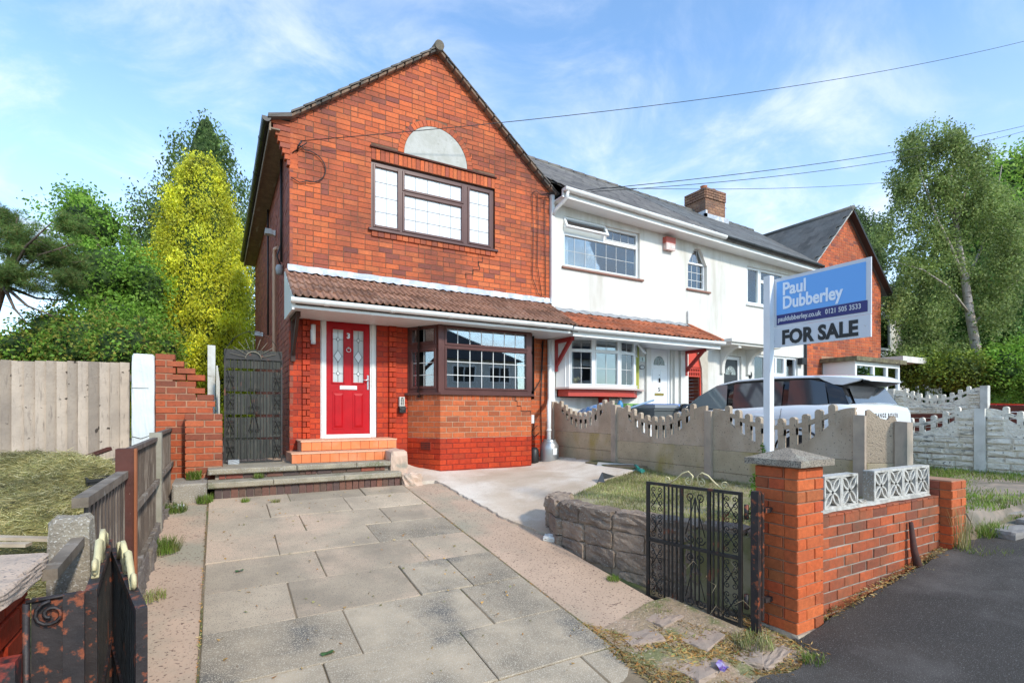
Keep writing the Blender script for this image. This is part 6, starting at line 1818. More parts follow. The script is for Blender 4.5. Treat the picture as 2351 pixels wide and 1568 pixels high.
m = MB(); m.box(-.68, -.25, 8.01, 8.19, .7, 2.1); m.box(-.68, -.5, 8.01, 8.19, 2.1, 2.4); m.box(-.25, -.05, 8.01, 8.19, .7, 1.9); m.box(-.34, .055, 7.77, 7.99, .7, 1.68); m.build('mortar_core', M_MORT_P, rn)
M_OLDW = M('chipped_white_render', (.66, .68, .66), (.60, .62, .60), 4, rough=.8, bmp=.4, bscale=20, bdist=.02, dirt=(.22, .13, .10), dscale=2.6, dlo=.70, dhi=.72)
rough_block('rendered_pier', -.925, -.690, 7.93, 8.2, .8, 2.435, M_OLDW, rn, .004, 10, 17)
m = MB(); m.box(-.92, -.75, 7.926, 7.93, 2.0, 2.006); m.tube([(-.92, 7.925, 1.40), (-.83, 7.925, 1.37), (-.75, 7.925, 1.40), (-.70, 7.925, 1.44)], .004, 3); m.build('crack', M_DARK, rn)

# pale close-boarded fence
pf = thing('pale_fence', (-2.5, 8.3, 1.0), 'tall pale weathered vertical board fence behind the heap of cut grass', 'fence')
M_PALEW = M('pale_weathered_wood', (.46, .37, .29), (.34, .275, .22), 3, rough=.85, bmp=.8, bscale=22, bdist=.01, var=.34, dirt=(.20, .16, .13), dscale=5, dlo=.55, dhi=.75, dstretch=(7, 7, 1.0), speck=(.06, .045, .035), sscale=11, slo=.68, shi=.71)
x = -.975; k = 0
while x > -7.2:
    w_ = .103 * random.uniform(.92, 1.08); zt_ = 2.335 - .006 * (x + 1) * 0 + random.uniform(-.006, .006) - (.004 * k if k > 5 else 0) * .6
    m = MB(); zf_ = 1.0
    m.hexa([(x - w_ + .003, 8.172, .75), (x - .003, 8.205, .75), (x - .001, 8.225, .75), (x - w_ + .001, 8.195, .75)], [(x - w_ + .003, 8.172, zt_), (x - .003, 8.205, zt_), (x - .001, 8.225, zt_), (x - w_ + .001, 8.195, zt_)])
    m.build('board', M_PALEW, pf); x -= w_; k += 1
for z in (1.2, 2.1): m = MB(); m.box(-7.2, -.95, 8.23, 8.27, z, z + .08); m.build('rail', M_PALEW, pf)
# white pales beyond
wp = thing('white_palings', (-.05, 9.5, 1), 'row of old white palings receding behind the broken brick wall', 'fence')
MWP = M('old_white_paint', (.62, .62, .57), (.5, .48, .42), 9, rough=.8, dirt=(.25, .2, .14), dscale=5, dlo=.6, dhi=.7)
m = MB(); m.box(-.12, -.02, 8.9, 8.95, 1.0, 2.70); m.build('paling', MWP, wp)
for k in range(9):
    m = MB(); y = 9.15 + k * .16; m.box(-.01 + k * .004, .012 + k * .004, y, y + .09, 1.0, 2.42 - .02 * k); m.build('paling', MWP, wp)
# side gate
sgt = thing('side_gate', (.46, 8.22, .98), 'tall dark sheeted side gate with sunburst top and iron scrolls between brick pier and house', 'gate')
Fs = frame((.085, 8.2, .985)); W_ = .745
M_GB = M('black_stained_board', (.055, .055, .045), (.038, .04, .034), 5, rough=.75, bmp=.5, var=.25, dirt=(.11, .09, .07), dscale=6, dlo=.55, dhi=.7, dstretch=(7, 7, 1))
rowz = [.04, .325, .355, .645, .685, .975, 1.01, 1.30, 1.335, 1.60]
nb = 9
for r_ in range(5):
    for k in range(nb):
        a = W_ * k / nb; m = MB(Fs); m.bbox(a + .002, a + W_ / nb - .002, .012, .03, rowz[r_ * 2] + (.0 if r_ else random.uniform(0, .02)), rowz[r_ * 2 + 1], .003); m.build('board', M_GB, sgt)
m = MB(Fs); n = 16
P_ = [(0, 1.48)] + [(W_, 1.48)] + [(W_, 1.56), (W_ - .02, 1.585), (W_ * .75, 1.57), (W_ * .5, 1.54), (W_ * .25, 1.575), (.02, 1.60), (0, 1.57)]
m.prism(P_, .005, .012); m.build('top_sheet', M_BLACK, sgt)
m = MB(Fs)
for (a, b, c, d_) in ((0, .022, 0, 1.48), (W_ - .022, W_, 0, 1.48), (.022, W_ - .022, .0, .022), (.022, W_ - .022, 1.46, 1.482)): m.box(a, b, -.012, .004, c, d_)
m.build('frame', M_BLACK, sgt)
for x in (.13, .21, .29, .375, .46, .54, .62): m = MB(Fs); m.box(x - .005, x + .005, -.008, .004, .022, 1.46); m.build('bar', M_BLACK, sgt)
for (x0, x1) in ((.024, .128), (.622, W_ - .024)):
    for (c, d_) in ((.03, .38), (.40, .72), (.75, 1.0), (1.02, 1.36)): m = MB(); scrollpanel(m, Fs @ Matrix.Translation((0, -.012, 0)), x0, x1, c, d_, .024); m.build('scrollwork', M_BLACK, sgt)
m = MB(); scrollpanel(m, Fs @ Matrix.Translation((0, -.012, 0)), .30, .45, .42, 1.08, .034); m.build('scrollwork', M_BLACK, sgt)
m = MB(); T = lambda x, z: Fs @ Vector((x, -.014, z)); cx_ = .365
m.tube([T(cx_ + .10 * math.cos(PI * k / 12), 1.475 + .10 * math.sin(PI * k / 12)) for k in range(13)], .007, 5)
for a in range(15, 180, 19): m.tube([T(cx_ + .105 * math.cos(R(a)), 1.475 + .105 * math.sin(R(a))), T(cx_ + .30 * math.cos(R(a)), 1.475 + .30 * math.sin(R(a)))], .0035, 4)
m.build('sunburst', M('worn_grey_metal', (.30, .27, .2), (.15, .13, .1), 20), sgt)
m = MB(); m.tube([T(cx_ + .37 * math.cos(PI * k / 18), 1.40 + .46 * math.sin(PI * k / 18)) for k in range(19)], .0035, 4); m.build('hoop', M_BLACK, sgt)
o = rough_block('metal_offcut', .13, .27, 8.06, 8.14, .985, 1.045, M('galvanised_grey', (.30, .32, .33), rough=.5), None, .004, 3, 5); tag(o, 'small grey metal block lying at the foot of the side gate', 'block')

# folded gate at the left, red painted pier, rusty plate
def solid_leaf(parent, A, B, z0, z1, mat):
    A, B = Vector(A), Vector(B); L_ = (B - A).length; F = Matrix.Translation(A) @ Matrix.Rotation(math.atan2(B.y - A.y, B.x - A.x), 4, 'Z')
    m = MB(F)
    for (a, b, c, d_) in ((0, .036, z0, z1), (L_ - .036, L_, z0, z1), (.036, L_ - .036, z0, z0 + .03), (.036, L_ - .036, z1 - .034, z1), (.036, L_ - .036, (z0 + z1) / 2, (z0 + z1) / 2 + .03)): m.box(a, b, -.016, .016, c, d_)
    m.build('frame', mat, parent)
    n = int(L_ / .055)
    for k in range(1, n): m = MB(F); x = L_ * k / n; m.box(x - .009, x + .009, -.007, .007, z0 + .03, z1 - .034); m.build('bar', M_BLACK, parent)
    for (c, d_) in ((z0 + .04, (z0 + z1) / 2 - .01), ((z0 + z1) / 2 + .03, z1 - .04)):
        m = MB(); scrollpanel(m, F, L_ * .35, L_ * .65, c, d_, .05); m.build('scrollwork', M_BLACK, parent)
    m = MB()
    for sx in (-1, 1):
        P_ = [(L_ / 2 + sx * .03, z1 + .0), (L_ / 2 + sx * .03, z1 + .08), (L_ / 2 + sx * .1, z1 + .10), (L_ / 2 + sx * .2, z1 + .04), (L_ / 2 + sx * .27, z1 + .0)]
        for q, w2_ in ((-.004, .012), ):
            m.tube([F @ Vector((a, 0, b)) for a, b in P_], .012, 5)
        scroll(m, F, (L_ / 2 + sx * .27, z1 + .035), .035, PI, 1.4, sx, .009, 14); scroll(m, F, (L_ / 2 + sx * .08, z1 + .045), .034, PI / 2, 1.3, -sx, .009, 14)
    m.build('crest', M_CREAM, parent)
fg = thing('folding_gate', (-.33, 2.5, .05), 'folded black and rust gate leaves with cream scroll crests in the near left corner', 'gate')
solid_leaf(fg, (-.37, 2.22, 0), (-.445, 3.06, 0), .12, 1.10, M_RUST)
solid_leaf(fg, (-.425, 3.08, 0), (-.215, 2.08, 0), .10, 1.055, M_RUST)
m = MB(); m.tube([(-.205, 2.15, .70), (-.12, 2.14, .69)], .009, 6); m.build('drop_bolt', M_REDMET, fg)
pl = thing('gate_post', (-.45, 2.16, 0), 'rust streaked metal plate post with curled scroll beside the red painted pier', 'post')
m = MB(); m.box(-.505, -.375, 2.150, 2.162, .1, 1.115); m.box(-.425, -.372, 2.13, 2.149, .1, 1.12); m.build('plate', M_RUST, pl)
m = MB(); m.tube([(-.515, 2.14, .2), (-.515, 2.14, 1.105)], .010, 5); m.tube([(-.515, 2.14, 1.11), (-.38, 2.14, 1.118)], .006, 4); scroll(m, Matrix.Translation((0, 2.13, 0)), (-.455, 1.065), .042, PI / 2, 1.5, 1, .006, 18); m.build('scrollwork', M_RUST, pl)
m = MB(); m.box(-.60, -.52, 2.06, 2.12, .1, .96); m.build('box_post', M_REDMET, pl)
rp = thing('gate_pier', (-.8, 2.3, 0), 'red painted brick pier with pale stone cap at the bottom left corner', 'gate pier')
Q = Bricks()
for i in range(12):
    z0 = .07 + i * .0863
    for a, b in (((0, .2), (.21, .46)) if i % 2 else ((0, .1), (.11, .34), (.35, .46))): Q.add((-.605, 2.10, 0), PI / 2, a, b - .006, z0, z0 + .078, M_PAINT, .1, 0, None, .004)
    Q.add((-1.05, 2.10, 0), 0, 0, .22, z0, z0 + .078, M_PAINT, .1); Q.add((-1.05, 2.10, 0), 0, .228, .44, z0, z0 + .078, M_PAINT, .1)
Q.emit(rp, 100)
m = MB(); m.box(-1.05, -.615, 2.11, 2.55, -.05, 1.10); m.build('mortar_core', M_MORT_R, rp)
rough_block('cap', -1.12, -.548, 2.03, 2.60, 1.105, 1.172, M('pink_stone_cap', (.60, .44, .32), (.48, .36, .27), 9, rough=.95, bmp=.9, bscale=80, speck=(.25, .2, .17), sscale=70, slo=.6, shi=.66), rp, .007, 8, 55)
# ================================================================== trees
RS = np.random.RandomState(12)
def at(px, py, u):
    """world point seen at (px,py) of the 2351 wide photograph at depth u"""
    r = (px - 1175.5) / 1182.9; s_, c_ = math.sin(YAW), math.cos(YAW)
    return Vector(((s_ + r * c_) * u, (c_ - r * s_) * u, CAMZ + (946.5 - py) / 1182.9 * u))
def leaves(name, C, size, mats, parent, droop=0.0, aspect=1.8, kind='stuff', rnd_=RS, jitter=.35, curl=0):
    """one rhombic leaf at every centre"""
    C = np.asarray(C, dtype=np.float64); n = len(C)
    a = rnd_.normal(size=(n, 3)); a[:, 2] = a[:, 2] * (1 - droop) - droop * 1.8
    a /= np.linalg.norm(a, axis=1)[:, None]
    b = rnd_.normal(size=(n, 3)); b -= (a * b).sum(1)[:, None] * a; b /= np.linalg.norm(b, axis=1)[:, None] + 1e-9
    s_ = size * (1 + rnd_.uniform(-jitter, jitter, n))[:, None]
    P = np.stack([C, C + a * s_ * .5 + b * s_ * .5 / aspect, C + a * s_, C + a * s_ * .5 - b * s_ * .5 / aspect], 1).reshape(-1, 3)
    o = wloc(parent) if parent else Vector(C.mean(0)); 
    if parent is None: o.z = float(C[:, 2].min())
    P -= np.array(o)
    me = bpy.data.meshes.new(name); me.vertices.add(4 * n); me.loops.add(4 * n); me.polygons.add(n)
    me.vertices.foreach_set('co', P.ravel()); me.loops.foreach_set('vertex_index', np.arange(4 * n))
    me.polygons.foreach_set('loop_start', np.arange(0, 4 * n, 4)); me.polygons.foreach_set('loop_total', np.full(n, 4))
    if not isinstance(mats, (list, tuple)): mats = [mats]
    for m_ in mats: me.materials.append(m_)
    me.update(calc_edges=True)
    ob = link(name, me, parent, (0, 0, 0) if parent else o)
    return ob
def ell_surface(c, r, n, shell=.35, lump=.18, seed=0, flat=None):
    """points in the outer shell of a lumpy ellipsoid"""
    q = np.random.RandomState(seed); d_ = q.normal(size=(n, 3)); d_ /= np.linalg.norm(d_, axis=1)[:, None]
    ph = q.uniform(0, 6.28, 6)
    l = 1 + lump * (np.sin(d_[:, 0] * 5 + ph[0]) * np.sin(d_[:, 2] * 6 + ph[1]) + .6 * np.sin(d_[:, 1] * 9 + ph[2]) * np.cos(d_[:, 2] * 11 + ph[3]))
    rad = (1 - shell * q.uniform(0, 1, n) ** 1.5) * l
    return np.array(c) + d_ * rad[:, None] * np.array(r)
def clumps(C, per, spread, seed=0, drop=0):
    q = np.random.RandomState(seed); n = len(C)
    off = q.normal(size=(n, per, 3)) * np.array(spread)
    if drop: off[:, :, 2] -= np.abs(q.normal(size=(n, per))) * drop
    return (C[:, None, :] + off).reshape(-1, 3)
M_BARK = M('grey_brown_bark', (.16, .12, .09), (.09, .07, .055), 9, rough=.95, bmp=1, bdist=.02)
M_BIRCH = M('pale_birch_bark', (.52, .47, .42), (.42, .33, .28), 6, rough=.8, bmp=.5, dirt=(.10, .08, .07), dscale=4, dlo=.58, dhi=.64, dstretch=(1, 1, 3))
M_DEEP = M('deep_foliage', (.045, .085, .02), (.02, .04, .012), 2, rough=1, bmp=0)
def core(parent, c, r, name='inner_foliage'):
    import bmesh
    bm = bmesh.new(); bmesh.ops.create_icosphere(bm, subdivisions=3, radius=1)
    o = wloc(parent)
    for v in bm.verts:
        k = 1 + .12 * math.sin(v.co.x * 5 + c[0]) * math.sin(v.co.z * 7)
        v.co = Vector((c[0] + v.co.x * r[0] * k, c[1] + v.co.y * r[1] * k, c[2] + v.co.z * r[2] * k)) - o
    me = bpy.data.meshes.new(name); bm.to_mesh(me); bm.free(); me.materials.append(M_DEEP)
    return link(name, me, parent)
# golden conifer -------------------------------------------------------
L_GOLD = leafmat('golden_foliage', [(.66, .62, .03), (.76, .72, .05), (.52, .54, .03), (.82, .78, .10), (.34, .42, .03), (.70, .64, .03), (.60, .64, .06)], .35)
L_DKC = leafmat('dark_conifer_foliage', [(.10, .17, .04), (.14, .22, .055), (.08, .13, .035), (.18, .25, .07)], .3)
def conifer(name, x, y, zb, prof, lab, cat, mat, n, per, spread, leaf, drop, seed, lean=0, parent_core=True, tipw=.0):
    t = thing(name, (x, y, zb), lab, cat)
    m = MB(); m.tube([(x, y, zb), (x + lean * .5, y, zb + 3), (x + lean, y, prof[-1][0] - .2)], [.16, .1, .02], 7); m.build('trunk', M_BARK, t)
    q = np.random.RandomState(seed)
    zs = np.array([p[0] for p in prof]); rs_ = np.array([p[1] for p in prof])
    zz = np.interp(q.uniform(0, 1, n), np.linspace(0, 1, 200), np.interp(np.linspace(0, 1, 200), np.cumsum(np.interp(np.linspace(zs[0], zs[-1], 100), zs, rs_) + .15) / np.sum(np.interp(np.linspace(zs[0], zs[-1], 100), zs, rs_) + .15), np.linspace(zs[0], zs[-1], 100)))
    an = q.uniform(0, 2 * PI, n)
    R_ = np.interp(zz, zs, rs_)
    lob = 1 + .17 * np.sin(an * 5 + zz * 2.3) * np.sin(zz * 4.1 + an) + .15 * np.sin(an * 9 - zz * 6) + .07 * np.sin(zz * 13 + an * 4)
    rad = R_ * lob * (1 - .28 * q.uniform(0, 1, n) ** 2)
    Cn = np.stack([x + lean * (zz - zs[0]) / (zs[-1] - zs[0]) + rad * np.cos(an), y + rad * np.sin(an), zz], 1)
    leaves('crown', clumps(Cn, per, spread, seed + 1, drop), leaf, mat, t, droop=.75, aspect=2.4)
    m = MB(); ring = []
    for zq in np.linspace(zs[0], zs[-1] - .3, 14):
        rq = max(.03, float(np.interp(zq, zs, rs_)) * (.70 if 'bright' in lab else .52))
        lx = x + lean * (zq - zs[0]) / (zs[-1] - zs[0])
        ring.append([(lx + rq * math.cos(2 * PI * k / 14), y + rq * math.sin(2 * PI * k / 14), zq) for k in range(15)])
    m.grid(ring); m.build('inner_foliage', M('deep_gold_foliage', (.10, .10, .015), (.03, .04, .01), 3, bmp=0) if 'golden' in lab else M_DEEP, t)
    return t
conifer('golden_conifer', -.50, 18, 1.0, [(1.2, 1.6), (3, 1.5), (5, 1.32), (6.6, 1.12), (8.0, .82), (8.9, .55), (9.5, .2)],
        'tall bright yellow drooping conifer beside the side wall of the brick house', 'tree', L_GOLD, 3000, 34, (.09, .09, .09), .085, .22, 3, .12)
conifer('dark_conifer', -.35, 22.5, 1.0, [(1.5, 2.5), (5, 2.4), (8, 2.05), (10, 1.5), (11.6, .95), (12.6, .35), (12.9, .1)],
        'dark green weeping conifer rising behind the yellow one', 'tree', L_DKC, 1700, 22, (.16, .16, .14), .14, .3, 5, .0)
def lumpy_tree(name, lab, blobs, mat, leaf, seed, nper=900, per=14, trunk=None, spread=.13, drop=.0, droop=.2, kind='tree', shell=.4, cores=True, lump=.2, aspect=1.7, group=None):
    c0_ = blobs[0][0]; gz = .8
    t = thing(name, (c0_[0], c0_[1], gz), lab, kind, group)
    if trunk: 
        for k, (pts, r_) in enumerate(trunk): m = MB(); m.tube(pts, r_, 8); m.build('trunk' if k == 0 else 'limb', trunk_mat.get(name, M_BARK), t)
    A = []
    for k, (c, r) in enumerate(blobs):
        vol = (r[0] * r[1] * r[2]) ** (2 / 3)
        n = int(nper * vol / 1.0)
        A.append(ell_surface(c, r, n, shell, lump, seed + k))
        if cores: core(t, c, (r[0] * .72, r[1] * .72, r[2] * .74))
    A = np.concatenate(A)
    leaves('crown', clumps(A, per, (spread,) * 3, seed + 50, drop), leaf, mat, t, droop=droop, aspect=aspect)
    return t
trunk_mat = {}
L_MID = leafmat('fresh_green_foliage', [(.19, .36, .045), (.27, .46, .06), (.13, .27, .035), (.34, .52, .08), (.20, .36, .06)], .45)
L_HEDGE = leafmat('hedge_foliage', [(.16, .31, .04), (.22, .40, .05), (.11, .22, .035), (.34, .42, .07), (.36, .32, .06)], .4)
L_SILV = leafmat('silvery_green_foliage', [(.14, .24, .07), (.19, .30, .10), (.10, .18, .05), (.24, .34, .14)], .3)
V = lambda p, r: (tuple(p), r)
lumpy_tree('leafy_tree', 'bright green leafy tree with a tall uneven crown left of the yellow conifer',
           [V(at(205, 520, 13.5), (.85, .9, .75)), V(at(235, 640, 13.2), (1.0, 1.0, 1.0)), V(at(270, 760, 12.8), (1.05, 1.0, .9)), V(at(330, 660, 13.5), (.6, .7, .8)), V(at(185, 462, 13.8), (.32, .4, .35)), V(at(320, 780, 12.5), (.6, .8, .8))],
           L_MID, .085, 31, 520, 12, trunk=[([tuple(at(265, 860, 13)), tuple(at(240, 640, 13)), tuple(at(205, 470, 13.5))], [.14, .08, .02])], spread=.12, droop=.45, lump=.3)
lumpy_tree('drooping_tree', 'sparse drooping dark green tree between the leafy tree and the conifers',
           [V(at(345, 500, 19), (.75, .8, 1.0)), V(at(320, 560, 19), (.6, .8, .7)), V(at(372, 600, 18.5), (.8, .9, 1.3))], L_DKC, .11, 71, 260, 12, spread=.2, drop=.35, droop=.8, cores=False, lump=.35,
           trunk=[([tuple(at(370, 800, 19)), tuple(at(365, 600, 19)), tuple(at(335, 440, 19))], [.14, .07, .015])])
lumpy_tree('garden_shrub', 'mid green bushy hedge mass above the pale board fence',
           [V(at(60, 800, 11.5), (.8, .8, .42)), V(at(130, 775, 12), (.7, .8, .75)), V(at(200, 790, 11.6), (.8, .8, .7)), V(at(285, 800, 11.3), (.7, .8, .65)), V(at(-10, 815, 11.5), (.7, .8, .38)), V(at(350, 810, 12.5), (.7, .8, .7))],
           L_HEDGE, .075, 91, 700, 12, spread=.10, droop=.3, kind='shrub')
# pine --------------------------------------------------------------
L_PINE = leafmat('pine_needles', [(.11, .21, .05), (.16, .27, .06), (.08, .15, .04), (.20, .30, .08), (.24, .22, .07)], .3)
PU = 11.2
pn = thing('pine_tree', tuple(at(-40, 900, PU)), 'dark green pine with bare sweeping lower branches at the left edge', 'tree')
pn.location.z = .8
m = MB(); m.tube([tuple(at(-60, 1000, PU)), tuple(at(-30, 760, PU)), tuple(at(10, 640, PU)), tuple(at(60, 540, PU))], [.15, .12, .09, .04], 8); m.build('trunk', M('reddish_pine_bark', (.20, .11, .07), (.12, .07, .05), 9, rough=.95), pn)
rr = random.Random(5)
for (x1, y1) in ((160, 690), (190, 640), (120, 725), (60, 740), (170, 560), (120, 510), (40, 500), (200, 600), (-40, 700)):
    m = MB(); a = at(8, 655, PU); b = at(x1, y1, PU + rr.uniform(-1, 1)); mid = (a + b) / 2 + Vector((0, 0, -.12 if y1 > 650 else .2))
    m.tube([a, a * .6 + mid * .4, mid, b], [.05, .035, .025, .008], 5)
    for k in range(7):
        p_ = mid.lerp(b, k / 7); q_ = p_ + Vector((rr.uniform(-.25, .35), rr.uniform(-.4, .4), rr.uniform(-.16, .08))); m.tube([p_, q_], [.009, .003], 3)
    m.build('limb', M_BARK, pn)
A = [ell_surface(at(px, py, PU + du * .7), tuple(v * .76 for v in r), n, .8, .3, 300 + k) for k, (px, py, du, r, n) in enumerate([(50, 560, 0, (.95, .9, .50), 330), (130, 590, .4, (.75, .9, .45), 270), (20, 630, -.4, (.9, .9, .35), 220), (150, 640, 0, (.55, .8, .25), 110), (165, 520, .5, (.42, .7, .28), 110), (-30, 520, 0, (.9, .9, .5), 170), (100, 665, 0, (.9, .8, .16), 70), (10, 500, 0, (.5, .7, .3), 80)])]
A = np.concatenate(A)
q = np.random.RandomState(9); per = 46
d_ = q.normal(size=(len(A), per, 3)); d_[:, :, 2] = d_[:, :, 2] * .8 + .35; d_ /= np.linalg.norm(d_, axis=2)[:, :, None]
Pn = (A[:, None, :] + d_ * .03).reshape(-1, 3); D = d_.reshape(-1, 3); L_ = q.uniform(.075, .13, len(D))[:, None]
b = q.normal(size=D.shape); b -= (D * b).sum(1)[:, None] * D; b /= np.linalg.norm(b, axis=1)[:, None]
PP = np.stack([Pn - b * .0045, Pn + b * .0045, Pn + D * L_], 1).reshape(-1, 3) - np.array(pn.location)
n = len(D); me = bpy.data.meshes.new('needles'); me.vertices.add(3 * n); me.loops.add(3 * n); me.polygons.add(n)
me.vertices.foreach_set('co', PP.ravel()); me.loops.foreach_set('vertex_index', np.arange(3 * n)); me.polygons.foreach_set('loop_start', np.arange(0, 3 * n, 3)); me.polygons.foreach_set('loop_total', np.full(n, 3))
me.materials.append(L_PINE); me.update(calc_edges=True); link('crown', me, pn)

# birch ---------------------------------------------------------------
L_BIR = leafmat('birch_foliage', [(.19, .27, .07), (.26, .34, .09), (.13, .19, .05), (.38, .44, .15), (.23, .30, .11)], .45)
bt = thing('birch_tree', (21.6, 7.2, .8), 'tall weeping birch with pale trunk at the right side', 'tree')
U = 17.0
def limb(pts, r0, r1, nm='limb', mat=M_BIRCH):
    P_ = [at(a, b, U + c) for a, b, c in pts]; n = len(P_); m = MB(); m.tube(P_, [lerp(r0, r1, k / (n - 1)) for k in range(n)], 8); return m.build(nm, mat, bt)
limb([(2262, 960, 0), (2250, 850, 0), (2228, 730, 0), (2215, 640, 0), (2200, 560, 0), (2192, 480, 0), (2180, 390, 0)], .17, .05, 'trunk')
limb([(2212, 640, 0), (2185, 570, -.3), (2150, 500, -.4), (2120, 420, -.3), (2095, 320, 0)], .055, .012)
limb([(2215, 650, 0), (2240, 600, .3), (2275, 520, .5), (2290, 440, .4), (2300, 380, 0)], .055, .012)
limb([(2196, 520, 0), (2215, 440, .2), (2225, 370, 0), (2200, 310, 0)], .05, .01); limb([(2200, 540, 0), (2175, 460, 0), (2150, 390, 0), (2140, 300, 0)], .04, .01)
limb([(2225, 720, 0), (2180, 660, -.5), (2120, 620, -.6), (2050, 600, -.6)], .04, .008); limb([(2232, 750, 0), (2290, 680, .4), (2340, 640, .4)], .04, .008)
q = np.random.RandomState(77); P_ = []
bl2 = [(2100, 330, 45, 50, 60), (2180, 330, 50, 55, 70), (2130, 410, 80, 55, 95), (2215, 430, 75, 60, 95), (2080, 480, 55, 55, 50), (2160, 520, 80, 60, 100), (2280, 470, 65, 70, 100), (2040, 515, 42, 42, 34), (2075, 400, 35, 50, 30), (2110, 600, 70, 60, 80), (2200, 620, 60, 60, 70), (2300, 600, 70, 70, 95), (2070, 690, 50, 55, 48), (2140, 700, 55, 60, 60),
       (2170, 780, 60, 60, 65), (2090, 800, 45, 50, 35), (2320, 540, 50, 90, 70), (2250, 360, 40, 40, 35), (2290, 700, 60, 60, 60), (2060, 640, 35, 35, 20), (2140, 290, 25, 22, 14), (2195, 300, 22, 18, 12)]
for (cx_, cy_, rx, ry, k) in bl2:
    k = int(k * 1.3)
    v = q.normal(size=(k, 3)); v /= np.linalg.norm(v, axis=1)[:, None]; rad = q.uniform(0, 1, k) ** .45
    for i in range(k):
        X0, Y0, D0 = cx_ + v[i, 0] * rx * rad[i], cy_ + v[i, 1] * ry * rad[i], v[i, 2] * .9 * rad[i]
        tx = np.interp(Y0, [480, 560, 640, 730, 850], [2192, 2200, 2215, 2228, 2250])
        if Y0 > 600 and abs(X0 - tx) < 24 and D0 < .15: D0 = abs(D0) + .35
        hole = math.sin(X0 * .055 + 1.3) * math.sin(Y0 * .048 + .4 * D0) + .6 * math.sin(X0 * .11 + Y0 * .07)
        if hole < -.45: continue
        P_.append(at(X0, Y0, U + D0))
P_ = np.array(P_)
leaves('crown', clumps(P_, 58, (.13, .13, .08), 8, .30), .078, L_BIR, bt, droop=.6, aspect=1.5)
# trees behind and below the birch
L_BG = leafmat('yellow_green_foliage', [(.26, .44, .06), (.34, .52, .09), (.18, .34, .05), (.42, .56, .12)], .5)
L_DK = leafmat('dark_green_foliage', [(.08, .17, .035), (.11, .23, .05), (.06, .12, .03), (.15, .28, .07)], .4)
def A2(px, py, u): return at(px, py, u)
lumpy_tree('broadleaf_tree', 'sunlit yellow green tree behind the birch at the right edge', [V(A2(2300, 520, 23), (2.2, 2, 2.6)), V(A2(2350, 430, 23), (1.8, 2, 1.8)), V(A2(2390, 600, 23), (2.4, 2, 2.6)), V(A2(2250, 560, 24), (1.4, 1.5, 2.2))], L_BG, .16, 111, 170, 12, spread=.28, lump=.3, shell=.5)
lumpy_tree('broadleaf_tree', 'dark green tree filling the shade under and behind the birch', [V(A2(2180, 720, 21), (1.9, 1.5, 2.2)), V(A2(2280, 740, 21), (2.0, 1.5, 2.2)), V(A2(2360, 760, 21), (1.8, 1.5, 2.2)), V(A2(2110, 780, 21), (1.1, 1.2, 1.4)), V(A2(2330, 660, 21.5), (1.5, 1.4, 1.6))], L_DK, .14, 131, 240, 13, spread=.22, lump=.25)
lumpy_tree('spreading_shrub', 'low spreading yellow green shrub behind the farther white fence', [V(A2(2110, 845, 17), (1.15, 1.0, .55)), V(A2(2190, 850, 16.5), (1.2, 1.0, .60)), V(A2(2250, 860, 17), (1.2, 1.0, .5)), V(A2(2060, 850, 17.5), (.5, .8, .55))],
           leafmat('shrub_foliage', [(.20, .27, .03), (.28, .34, .045), (.14, .20, .03), (.10, .16, .03)], .3), .085, 151, 900, 12, spread=.10, droop=.3, kind='shrub')
lumpy_tree('garden_shrub', 'glossy dark green bush at the right edge behind the parked cars', [V(A2(2310, 850, 16), (.9, .8, .8)), V(A2(2370, 840, 16), (1.0, .8, 1.0)), V(A2(2400, 900, 15), (.7, .7, .6))], L_MID, .09, 171, 700, 11, spread=.12, kind='shrub')
lumpy_tree('broadleaf_tree', 'distant tree peeping over the roof slope of the second brick gable', [V(A2(1970, 560, 34), (1.3, 1.3, 1.9)), V(A2(1998, 600, 34), (1.0, 1.2, 1.2)), V(A2(1955, 520, 34), (.7, .8, .9))], leafmat('dull_green_foliage', [(.13, .19, .07), (.17, .23, .09), (.10, .15, .06)], .3), .17, 191, 260, 12, spread=.25)
# far hedgerow that closes the horizon on both sides
def far_row(x0, x1, y0, y1, h, n, seed, nm, lab):
    rr = random.Random(seed); bl = []
    for k in range(n):
        s_ = k / (n - 1); hh = h * rr.uniform(.7, 1.2)
        bl.append(((lerp(x0, x1, s_), lerp(y0, y1, s_), hh * .55), ((abs(x1 - x0) + abs(y1 - y0)) / n * .9, 2.2, hh * .6)))
    t = lumpy_tree(nm, None, bl, L_DK, .38, seed, 45, 10, spread=.5); t['kind'] = 'stuff'
    t['label'] = lab; return t
far_row(-26, -6, 26, 34, 4.0, 9, 5, 'far_trees', 'far belt of dark green trees beyond the gardens on the left')
far_row(28, 62, 16, -14, 5.5, 12, 6, 'far_trees', 'far belt of dark green trees closing the street on the right')
